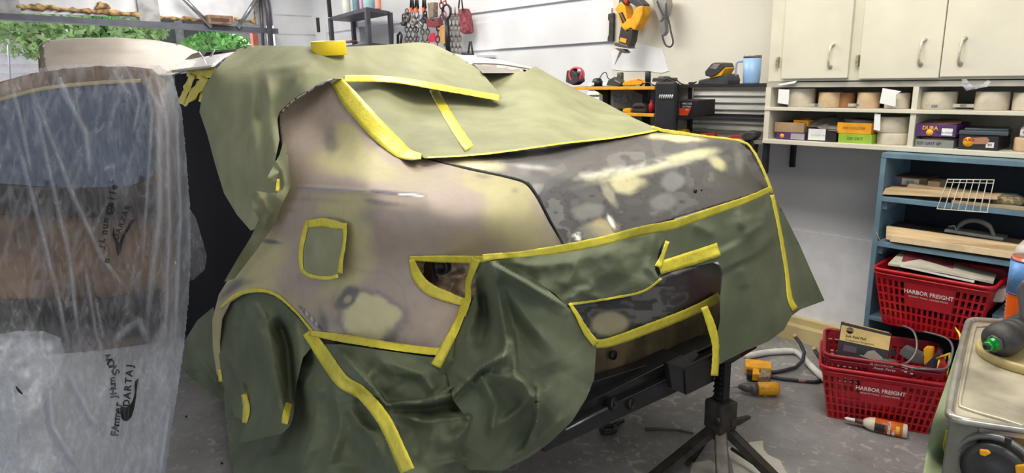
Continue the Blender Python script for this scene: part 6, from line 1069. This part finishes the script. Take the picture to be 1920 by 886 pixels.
MB().prism(onbox(.12, .25, .38, .42), -nrm*.0006).build('purple_print', mat('purple_grey_print', (84, 72, 88), .6), bx)
MB().prism([onbox(u, v, u, v)[0] for u, v in ((.52, .2), (.6, .38), (.72, .44), (.9, .28), (.94, .08), (.7, .06))], -nrm*.0006).build('grey_pad_print', mat('pad_print', (150, 142, 130), .6), bx)
def inb(px, py, u): return dep(px, py, 'y', float(at3(u, 0, .8).y))
def dpx(P_, dd): return [Vector(tuple(float(v) for v in to3(x, y, np.array(dd)))) for x, y in P_]
t = thing('putty_tin', 'round silver tin lid in the middle of the nested red basket', 'tin', tuple(at3(0, -.3, .8))); d_ = dep(1665, 676, 'y', float(at3(.05, -.45, .8).y)); c = dpx([(1666, 682)], d_)[0]; MB().lathe(c, (0, -.25, 1), [(-.05, .036), (0, .038), (.004, .04), (.006, .036)], 30).build('tin_body', STEEL, t); MB().lathe(c+Vector((.02, .0, .007)), (0, -.2, 1), [(0, .012), (.004, .011)], 12).build('red_smear', mat('red_smear', (170, 60, 50), .5), t)
d_ = dep(1705, 665, 'y', float(at3(.2, 0, .8).y)); T(MB().prism(dpx([(1688, 656), (1694, 650), (1732, 666), (1730, 682), (1712, 680), (1686, 664)], d_), Vector((0, .04, 0)), 0, .004).build('rubber_block', mat('grey_rubber', (92, 92, 94), .7)), 'dark grey rubber block in the nested red basket', 'block')
t = thing('utility_knife', 'yellow handled knife standing in the right of the nested red basket', 'knife', tuple(at3(.5, .2, .8))); d_ = dep(1740, 665, 'y', float(at3(.5, .3, .8).y)); MB().prism(dpx([(1731, 654), (1735, 650), (1748, 651), (1750, 656), (1748, 682), (1732, 684)], d_), Vector((0, .025, 0)), 0, .004).build('yellow_grip', YEL, t)
d_ = dep(1750, 675, 'y', float(at3(.7, .1, .8).y)); T(MB().prism(dpx([(1728, 690), (1762, 655), (1765, 660), (1758, 700), (1738, 700)], d_), Vector((0, .03, 0)), 0, .003).build('navy_wedge', mat('navy_plastic', (46, 52, 72), .5)), 'navy blue wedge at the right end of the nested red basket', 'wedge')
d_ = dep(1674, 660, 'y', float(at3(.05, .1, .8).y)); T(MB().prism(dpx([(1668, 668), (1669, 654), (1676, 653), (1679, 666)], d_), Vector((0, .02, 0)), 0, .003).build('spray_nozzle', mat('black_white_cap', (70, 66, 66), .4)), 'small black cap standing behind the silver tin', 'cap')
for l_, P_ in (('grey wire carrying handle curving over the middle of the nested basket', [(1673, 606), (1695, 611), (1712, 620), (1719, 640), (1716, 662), (1700, 680), (1680, 682), (1645, 676), (1612, 666)]), ('grey wire carrying handle looping out at the right of the nested basket', [(1708, 619), (1740, 623), (1775, 634), (1786, 650), (1784, 668), (1776, 688), (1752, 692), (1715, 690), (1690, 684)])):
    us = np.linspace(.2, -.6, len(P_)) if 'middle' in l_ else np.linspace(.2, .5, len(P_))
    pts_ = curve(P_, 6); R_ = []
    for i, (x, y) in enumerate(pts_):
        f_ = i/len(pts_); vv = 1-2.1*min(1, f_*1.25); R_.append(V(x, y, 'y', float(at3(.3, vv, 1).y)))
    MB().tube(R_, .0045, 8).build('wire_handle', mat('grey_wire_handle', (120, 120, 122), .4, .4), nb)
# yellow wire basket behind
yb = thing('wire_basket', 'yellow wire basket partly hidden behind the lower red basket', 'basket', tuple(V(1768, 760, 'y', 3.1))); YW = mat('yellow_wire', (206, 176, 40), .45)
for (x0, y0, x1, y1) in ((1756, 672, 1782, 662), (1752, 712, 1772, 702), (1746, 758, 1764, 764), (1782, 662, 1764, 764), (1772, 668, 1754, 760), (1762, 670, 1748, 758)):
    MB().tube([V(x0, y0, 'y', 3.07), V(x1, y1, 'y', 3.05)], .005, 6).build('wire', YW, yb)
# glue bottle
gb = thing('glue_bottle', 'glue bottle with orange label lying on the floor against the lower red basket', 'bottle', tuple(V(1640, 800, 'z', .03)))
g0 = V(1584, 783, 'z', .028); g1 = V(1701, 808, 'z', .028); L_ = (g1-g0).length; ax = (g1-g0).normalized(); r = .0285
MB().lathe(g0, ax, [(L_*.30, .012), (L_*.33, .018), (L_*.40, .026), (L_*.47, r), (L_*.985, r), (L_, r*.9)], 32).build('bottle_body', mat('cream_bottle', (216, 206, 184), .4), gb)
MB().lathe(g0, ax, [(L_*.49, r+.0006), (L_*.93, r+.0006)], 40).build('orange_label', mat('orange_label', (226, 112, 38), .4), gb)
MB().lathe(g0, ax, [(L_*.17, .0085), (L_*.18, .0105), (L_*.30, .012), (L_*.31, .011)], 20).build('brown_collar', mat('brown_cap', (92, 46, 42), .4), gb); MB().lathe(g0, ax, [(0, .004), (L_*.04, .0075), (L_*.1, .0065), (L_*.17, .008)], 16).build('white_nozzle', WTX, gb)
lk = g0+ax*L_*.62; vd = (Vector(CC)-lk).normalized(); up_ = ax.cross(vd).normalized(); up_ = up_ if up_.z > 0 else -up_; nn = ax.cross(up_).normalized(); nn = nn if nn.dot(vd) > 0 else -nn
def curved_patch(s0, s1, a0, a1, material, nm, k=.0014):
    v = []; f = []; 
    for i in range(9):
        a = math.radians(a0+(a1-a0)*i/8)
        for j in range(2): v.append(g0+ax*L_*(s0 if j == 0 else s1)+(nn*math.cos(a)+up_*math.sin(a))*(r+k))
    for i in range(8): f.append((2*i, 2*i+1, 2*i+3, 2*i+2))
    return link(nm, v, f, material, gb, True)
curved_patch(.49, .66, -62, 12, mat('label_black', (38, 32, 30), .4), 'dark_print'); curved_patch(.64, .72, -60, 40, mat('label_brown', (150, 84, 40), .4), 'brown_band'); curved_patch(.82, .88, -40, 20, mat('label_amber', (240, 186, 60), .4), 'amber_mark')
for ch, s_, z_ in (('GORILLA', .72, 0), ('GLUE', .79, -20)):
    cpos = g0+ax*L_*s_+(nn*math.cos(math.radians(z_-5))+up_*math.sin(math.radians(z_-5)))*(r+.0018); textmesh(ch, cpos, up_, -ax, .013, WTX, gb, bold=.02)
# drill
dr = thing('cordless_drill', 'yellow cordless drill lying on its side on the floor behind the jack stand', 'drill', tuple(V(1425, 725, 'z', .0)))
def fl(P_, z, th, mtl, nm, bev=.006): return MB().prism([V(x, y, 'z', z) for x, y in P_], (0, 0, th), 0, bev).build(nm, mtl, dr)
a0 = V(1420, 728, 'z', .034); a1 = V(1459, 728, 'z', .034); ax = (a1-a0).normalized()
MB().lathe(a0, ax, [(0, .026), (.004, .031), ((a1-a0).length-.01, .032), ((a1-a0).length, .026)], 28).build('motor_housing', YEL, dr)
b0 = V(1384, 724, 'z', .034); L1 = (a0-b0).length; MB().lathe(b0, (a0-b0), [(0, .008), (L1*.3, .020), (L1*.55, .024), (L1*.62, .021), (L1*.7, .028), (L1*1.0, .029)], 24).build('chuck', mat('chuck_grey', (98, 96, 96), .4, .3), dr)
MB().tube([V(1363, 725, 'z', .034), V(1384, 725, 'z', .034)], .003, 6).build('drill_bit', STEEL, dr)
MB().prism([V(1421, 718, 'z', .02), V(1444, 716, 'z', .02), V(1443, 692, 'z', .02), V(1430, 688, 'z', .02)], (0, 0, .032), 0, .006).build('grip', mat('worn_grip', (150, 128, 104), .6, noise=.3, scale=60), dr)
MB().prism([V(1397, 702, 'z', .012), V(1446, 706, 'z', .012), V(1445, 692, 'z', .012), V(1396, 686, 'z', .012)], (0, 0, .045), 0, .006).build('battery_base', YEL, dr)
MB().prism([V(1400, 712, 'z', .012), V(1430, 714, 'z', .012), V(1430, 700, 'z', .012), V(1400, 697, 'z', .012)], (0, 0, .03), 0, .004).build('battery_black_face', BLKP, dr); MB().prism([V(1410, 713, 'z', .014), V(1424, 714, 'z', .014), V(1423, 703, 'z', .014), V(1411, 702, 'z', .014)], (0, 0, .036), 0, .003).build('mode_dial', YEL, dr)
lk = V(1437, 731, 'z', .066); textmesh('DEWALT', V(1438, 728, 'z', .067), a1-a0, (0, .3, 1), .014, BLKP, dr)
# bent tubes
BT = mat('black_foam_tube', (46, 46, 50), .6); WT = mat('white_bent_tube', (214, 212, 206), .4); TIP = mat('tan_tip', (196, 170, 120), .6)
t = thing('bent_frame', 'white bent tube frame lying on the floor beside the wall', 'tube frame', tuple(V(1480, 670, 'z', .0)))
MB().tube([V(x, y, 'z', .018) for x, y in curve([(1398, 668), (1440, 660), (1484, 658), (1500, 664), (1520, 685), (1548, 712)], 6)], .017, 10).build('white_tube', WT, t)
t = thing('roller_handle', 'black bent handle with a tan tip rising above the white tube', 'handle', tuple(V(1480, 690, 'z', .0)))
MB().tube([V(1447, 698, 'z', .012)]+[V(x, y, 'z', z_) for x, y, z_ in ((1470, 694, .012), (1492, 688, .014), (1505, 676, .03), (1508, 660, .06), (1500, 642, .09), (1492, 632, .11))], .0095, 10).build('black_tube', BT, t); MB().tube([V(1492, 632, 'z', .11), V(1489, 627, 'z', .12)], .011, 10).build('tan_tip', TIP, t)
t = thing('roller_handle', 'black handle lying flat below the other one, with a red marked band', 'handle', tuple(V(1500, 712, 'z', .0)))
MB().tube([V(x, y, 'z', .010) for x, y in curve([(1444, 706), (1470, 710), (1510, 714), (1530, 715), (1545, 708), (1549, 700)], 5)], .0085, 10).build('black_tube', BT, t); MB().tube([V(1497, 713, 'z', .010), V(1527, 715, 'z', .010)], .0092, 10).build('red_band', mat('pink_grey_band', (150, 110, 106), .6), t)
t = thing('roller_handle', 'short black handle end with a tan tip beside the lower red basket', 'handle', tuple(V(1535, 665, 'z', .0)))
MB().tube([V(1544, 682, 'z', .06), V(1534, 666, 'z', .09), V(1528, 656, 'z', .11)], .0095, 10).build('black_tube', BT, t); MB().tube([V(1528, 656, 'z', .11), V(1525, 651, 'z', .12)], .011, 10).build('tan_tip', TIP, t)
# jack stand
js = thing('jack_stand', 'dark steel ratchet jack stand holding up the rear of the car', 'jack stand', tuple(V(1345, 905, 'z', 0))); JS = mat('jack_stand_steel', (72, 68, 62), .5, .4, noise=.3, scale=20)
jc = V(1345, 890, 'z', 0); jx, jy = jc.x, jc.y
def jz(py): return float(dep_z(py))
def zat(px, py):
    r_ = ray(px, py); k = ((jx-CC[0])*r_[0]+(jy-CC[1])*r_[1])/(r_[0]**2+r_[1]**2); return float(CC[2]+k*r_[2])
zc = zat(1342, 800); zt5 = zat(1342, 748); ztop = zat(1345, 668)
m = MB().b(jx-.016, jx+.016, jy-.02, jy+.02, zc-.1, ztop)
RM = rotz(HD-math.pi/2+.5)
col = MB().box((jx, jy, (ztop+zc)/2), (.032, .045, ztop-zc+.1), RM); n_ = 7
for k in range(n_):
    z = zt5+.01+(ztop-zt5-.03)*k/n_; q = RM@Vector((-.030, 0, 0)); col.prism([Vector((jx, jy, z))+RM@Vector((-.016, -.016, 0)), Vector((jx, jy, z))+RM@Vector((-.032, -.016, .006)), Vector((jx, jy, z+.018))+RM@Vector((-.016, -.016, 0))], RM@Vector((0, .032, 0)))
col.build('ratchet_column', mat('column_black', (50, 50, 52), .45, .5, noise=.2), js)
MB().box((jx, jy, ztop+.004), (.11, .06, .02), RM, 0, .004).build('saddle', JS, js)
MB().box((jx, jy, (zc+zt5)/2), (.085, .085, zt5-zc), RM, 0, .008).build('collar', JS, js)
MB().lathe(Vector((jx, jy, (zc+zt5)/2+.0))+RM@Vector((-.04, -.03, 0)), RM@Vector((-1, 0, 0)), [(0, .014), (.012, .014), (.014, .008)], 14).build('pivot_bolt', JS, js)
lv = V(1350, 786, 'd', 0) if False else Vector((jx, jy, zat(1352, 786))); MB().prism([lv+RM@Vector(v) for v in ((.01, -.05, -.014), (.05, -.055, -.010), (.105, -.05, -.004), (.11, -.05, .004), (.05, -.05, .012), (.01, -.05, .016))], RM@Vector((0, .018, 0)), 0, .003).build('release_lever', JS, js)
for k, (ex, ey) in enumerate(((1205, 905), (1500, 935), (1362, 1010), (1290, 862))):
    e = V(ex, ey, 'z', .012); tp = Vector((jx, jy, zc+.01)); d = (e-tp); hd_ = Vector((d.x, d.y, 0)).normalized(); sd = Vector((-hd_.y, hd_.x, 0)); st = tp+hd_*.03
    m = MB(); w0 = .022; w1 = .024
    v = [st+sd*w0+Vector((0, 0, .0)), st-sd*w0, e-sd*w1, e+sd*w1]; m.prism(v, (0, 0, -.004)); 
    m.prism([st+sd*w0, st+sd*(w0-.004), e+sd*(w1-.004), e+sd*w1], hd_*-.012+Vector((0, 0, -.022))); m.prism([st-sd*w0, st-sd*(w0-.004), e-sd*(w1-.004), e-sd*w1], hd_*-.012+Vector((0, 0, -.022)))
    m.build('leg', JS, js)
MB().tube([V(1232, 886, 'z', .03), V(1318, 830, 'z', .03)], .008, 6).build('leg_brace', JS, js); MB().tube([V(1372, 840, 'z', .05), V(1470, 905, 'z', .04)], .008, 6).build('leg_brace', JS, js)
# floor bits
T(MB().tube([V(x, y, 'z', .008) for x, y in ((1210, 804), (1235, 803), (1275, 806), (1300, 812))], [.007, .006, .006, .004], 8).build('pry_bar', mat('bar_brown_steel', (92, 86, 78), .5, .4)), 'thin steel bar lying on the floor left of the jack stand', 'bar')
t = thing('tow_ring', 'black steel ring on the floor under the bumper beam', 'ring', tuple(V(1145, 803, 'z', 0))); c = V(1141, 804, 'z', .012); MB().tube([c+Vector((math.cos(a)*.028, math.sin(a)*.034, 0)) for a in [2*math.pi*j/20 for j in range(20)]], .010, 8, closed=True).build('ring_loop', BS, t); MB().tube([V(1150, 797, 'z', .012), V(1168, 788, 'z', .012)], .010, 8).build('ring_shank', BS, t)
sp_ = MB().prism([V(x, y, 'z', .0006) for x, y in [(1362, 838), (1395, 834), (1408, 828), (1430, 826), (1432, 842), (1440, 852), (1462, 862), (1472, 880), (1485, 905), (1380, 905), (1372, 870)]], (0, 0, .0012)).build('paint_spill', mat('dried_white_paint', (198, 194, 182), .6, noise=.1)); T(sp_, 'dried white paint spill on the floor right of the jack stand', 'paint spill')
sp_ = MB().prism([V(x, y, 'z', .0006) for x, y in [(1298, 868), (1330, 862), (1345, 872), (1338, 905), (1290, 905)]], (0, 0, .0012)).build('paint_spill', mat('dried_white_paint', (0, 0, 0))); T(sp_, 'small dried paint spill under the jack stand', 'paint spill')
T(MB().ppx([(1430, 741), (1440, 736), (1437, 744)], 'z', .003, (0, 0, .001)).build('tape_scrap', TAPE), 'tiny yellow tape scrap on the floor below the drill', 'tape')
# ================================================================== METAL MACHINE AT THE RIGHT
ZM = .75
mc = thing('metal_trolley', 'worn metal topped trolley with rounded corners at the right edge', 'trolley', tuple(V(1900, 850, 'z', .4)))
TOPO = [(1832, 600), (1870, 603), (1960, 612), (2080, 840), (1960, 812), (1830, 792), (1795, 785), (1784, 779), (1781, 768), (1790, 715), (1803, 655), (1815, 608), (1822, 601)]
TM = mat('scuffed_cream_metal', (196, 188, 168), .35, .35, noise=.25, scale=7, bump=.01)
MB().prism([V(x, y, 'z', ZM-.006) for x, y in TOPO], (0, 0, -.02)).build('top_plate', TM, mc)
MB().tube([V(x, y, 'z', ZM-.004) for x, y in curve(TOPO, 4, True)], .010, 10, closed=True).build('raised_rim', mat('rim_metal', (186, 182, 172), .28, .6, noise=.2, scale=12), mc)
inn = [(1836, 612), (1900, 618), (1990, 700), (2020, 820), (1880, 786), (1812, 766), (1800, 756), (1806, 720), (1822, 640), (1828, 616)]
MB().tube([V(x, y, 'z', ZM-.004) for x, y in curve(inn, 4, True)], .004, 8, closed=True).build('inner_bead', TM, mc)
def fr_y(x, y): p = pt(1784, 784, 'z', ZM); return p
yf = float(pt(1800, 787, 'z', ZM)[1])
p_a = V(1783, 784, 'z', ZM-.012); p_b = V(1960, 814, 'z', ZM-.012)
MS = mat('satin_steel_side', (150, 150, 138), .28, .75, noise=.2, scale=5)
MB().prism([p_a, p_b, p_b+Vector((0, 0, -.085)), p_a+Vector((0, 0, -.085))], (.0, .03, 0), 0, .003).build('front_skirt', MS, mc)
q0 = V(1783, 787, 'z', ZM-.012); q1 = V(1838, 797, 'z', ZM-.012); dd = Vector((0, -.006, 0))
MB().prism([q0+dd, q1+dd, q1+dd+Vector((0, 0, -.42)), q0+dd+Vector((.0, 0, -.42))], (0, .006, 0), 0, .002).build('corner_plate', MS, mc)
pc = V(1781, 775, 'z', ZM-.012); pd = V(1818, 606, 'z', ZM-.012); MB().prism([pc, pd, pd+Vector((0, 0, -.6)), pc+Vector((0, 0, -.6))], (.008, 0, 0)).build('left_side', MS, mc)
MB().box(V(1890, 826, 'y', yf-.01), (.012, .008, .016), None, 0, .003).build('latch', BS, mc)
for px in (1860,): 
    c = V(1866, 880, 'y', yf+.02); MB().lathe(c, (0, -1, 0), [(-.03, .055), (.0, .062), (.014, .062), (.016, .045), (.012, .03), (.016, .02), (.018, .0)], 36).build('caster_wheel', mat('dark_wheel', (66, 66, 66), .4, .4), mc)
    MB().tube([c+Vector((math.cos(a)*.075, -.0, math.sin(a)*.075)) for a in [math.radians(x) for x in range(0, 181, 15)]], .008, 8).build('wheel_guard', mat('guard_grey', (120, 120, 118), .4, .5), mc)
MB().ppx([(1836, 842), (1852, 844), (1858, 850), (1846, 856), (1836, 852)], 'y', yf+.0, (0, .03, 0), 0, .003).build('yellow_bracket', YEL, mc); MB().ppx([(1902, 872), (1960, 870), (1960, 905), (1906, 905)], 'y', yf+.0, (0, .05, 0), 0, .004).build('yellow_base', YEL, mc)
for a in (q0, p_b): MB().b(a.x+.03, a.x+.06, a.y+.05, a.y+.08, 0, ZM-.03).build('leg', BS, mc)
# scratch marks and disc
dc = V(1893, 664, 'z', ZM); dk = thing('wooden_disc', 'round yellowed wooden disc lying on the trolley under the air tool', 'disc', tuple(dc)); dm = MB().lathe(dc+Vector((.05, .02, -.004)), (0, 0, 1), [(0, .128), (.018, .13), (.022, .126), (.022, .118), (.018, .115)], 48); dm.build('disc_rim', mat('yellowed_plastic_disc', (188, 170, 118), .45, noise=.15), dk)
# air tool
at_ = thing('air_tool', 'black air tool with a green hose fitting lying on the disc', 'air tool', tuple(V(1890, 640, 'z', ZM+.03)))
e0 = V(1866, 642, 'z', ZM+.055); e1 = V(1990, 578, 'z', ZM+.075); ax = (e1-e0).normalized(); Lx = (e1-e0).length
RUB = mat('black_ribbed_rubber', (58, 56, 54), .55, noise=.3, scale=30, bump=.02)
MB().lathe(e0, ax, [(0, .018), (.002, .026), (.010, .034), (.020, .043), (.045, .045), (.055, .041)], 36).build('end_cap', RUB, at_)
pr_ = [(.055, .038)]
for k in range(8): pr_ += [(.060+.028*k, .036), (.064+.028*k, .040), (.080+.028*k, .040), (.084+.028*k, .036)]
MB().lathe(e0, ax, pr_, 36).build('grip_sleeve', RUB, at_)
MB().lathe(e0-ax*.012, ax, [(0, .021), (.002, .023), (.014, .023)], 6).build('steel_hex', mat('gun_metal', (88, 86, 84), .35, .7), at_); GRM = mat('green_anodised', (26, 140, 52), .25, .6)
MB().lathe(e0-ax*.040, ax, [(0, .009), (.003, .013), (.010, .014), (.012, .011), (.016, .015), (.022, .015), (.024, .018), (.032, .018)], 8).build('green_fitting', GRM, at_); MB().lathe(e0-ax*.043, ax, [(0, .008), (.004, .009)], 14).build('fitting_bore', BLKP, at_)
bl = V(1912, 600, 'z', ZM+.10); MB().ppx([(1905, 542), (1914, 528), (1935, 524), (1940, 600), (1925, 612), (1910, 596)], 'y', float(bl.y)+.02, (0, .05, 0), 0, .008).build('throttle_lever', mat('lever_grey', (94, 92, 92), .4), at_)
# soda bottle
sb = V(1914, 612, 'z', ZM-.004); sb = V(1916, 622, 'z', ZM); r = 33/F*((np.array(sb)-CC)@fw); hb_ = 0
def zs_(py): 
    rr = ray(1916, py); k = (sb.y-CC[1])/rr[1]; return float(CC[2]+k*rr[2])
zl0, zl1, ztp = zs_(545), zs_(483), zs_(440); b0 = ZM+.002
so_ = thing('soda_bottle', 'orange soda bottle with a blue label at the right edge', 'bottle', tuple(sb)); SODA = mat('orange_soda', (232, 94, 22), .25, noise=.06, scale=6, coat=.6)
pf = [(0, r*.7), (.008, r*.86)]; n_ = 9
for k in range(n_): z = .012+(zl0-b0-.016)*k/n_; pf += [(z, r*(.86+.10*k/n_)), (z+.006, r*(.93+.08*k/n_))]
MB().lathe((sb.x, sb.y, b0), (0, 0, 1), pf+[(zl0-b0, r), (zs_(478)-b0, r*.97)], 40).build('soda_liquid', SODA, so_)
MB().lathe((sb.x, sb.y, b0), (0, 0, 1), [(zl0-b0, r*1.02), (zl1-b0, r*1.02)], 40).build('blue_label', mat('blue_soda_label', (96, 144, 204), .35, noise=.15, scale=40), so_)
for py in (546, 484): z = zs_(py); MB().lathe((sb.x, sb.y, z-.002), (0, 0, 1), [(0, r*1.03), (.004, r*1.03)], 40).build('label_border', mat('dark_blue_line', (50, 78, 150), .4), so_)
gl = bpy.data.materials.new('clear_bottle_plastic'); gl.use_nodes = True; b_ = gl.node_tree.nodes['Principled BSDF']; b_.inputs['Base Color'].default_value = (.9, .92, .92, 1); b_.inputs['Roughness'].default_value = .08; b_.inputs['Alpha'].default_value = .35
MB().lathe((sb.x, sb.y, b0), (0, 0, 1), [(zs_(478)-b0, r*.97), (zs_(462)-b0, r*.86), (zs_(450)-b0, r*.62), (zs_(442)-b0, r*.42), (zs_(428)-b0, r*.32), (zs_(420)-b0, r*.32)], 40).build('bottle_neck', gl, so_)
MB().lathe((sb.x, sb.y, zs_(420)), (0, 0, 1), [(0, r*.36), (.018, r*.36)], 20).build('bottle_cap', WTX, so_)
# green paper and tape on the trolley
sp10 = Surf([(1806, 618, 'z', ZM-.02), (1782, 778, 'z', ZM-.02), (1735, 880, 'x', float(p_a.x)-.05), (1840, 890, 'y', yf-.03), (1770, 740, 'x', float(p_a.x)-.06), (1790, 850, 'x', float(p_a.x)-.02)], folds=[([(1795, 650), (1775, 740), (1750, 886)], 20, .012, 'soft')], crumple=[(.008, 40, 60, 2, 'r')])
paper([(1802, 640), (1806, 660), (1798, 700), (1786, 745), (1779, 775), (1783, 800), (1786, 830), (1796, 860), (1806, 905), (1728, 905), (1738, 840), (1750, 785), (1768, 735), (1783, 690), (1794, 655)], sp10, 'green masking paper hanging down the left side of the metal trolley', mat('masking_paper_light_green', (150, 164, 128), .5), 4)
tape([(1791, 613), (1800, 628), (1803, 650), (1801, 680), (1795, 712)], [2, 6, 8, 6, 5], sp10, 'curling yellow tape at the top left of the trolley paper', off=.004, jit=.2)
tape([(1776, 805), (1774, 835), (1782, 860), (1790, 900)], [4, 14, 13, 11], sp10, 'yellow tape hanging at the front corner of the metal trolley', off=.006, jit=.2)
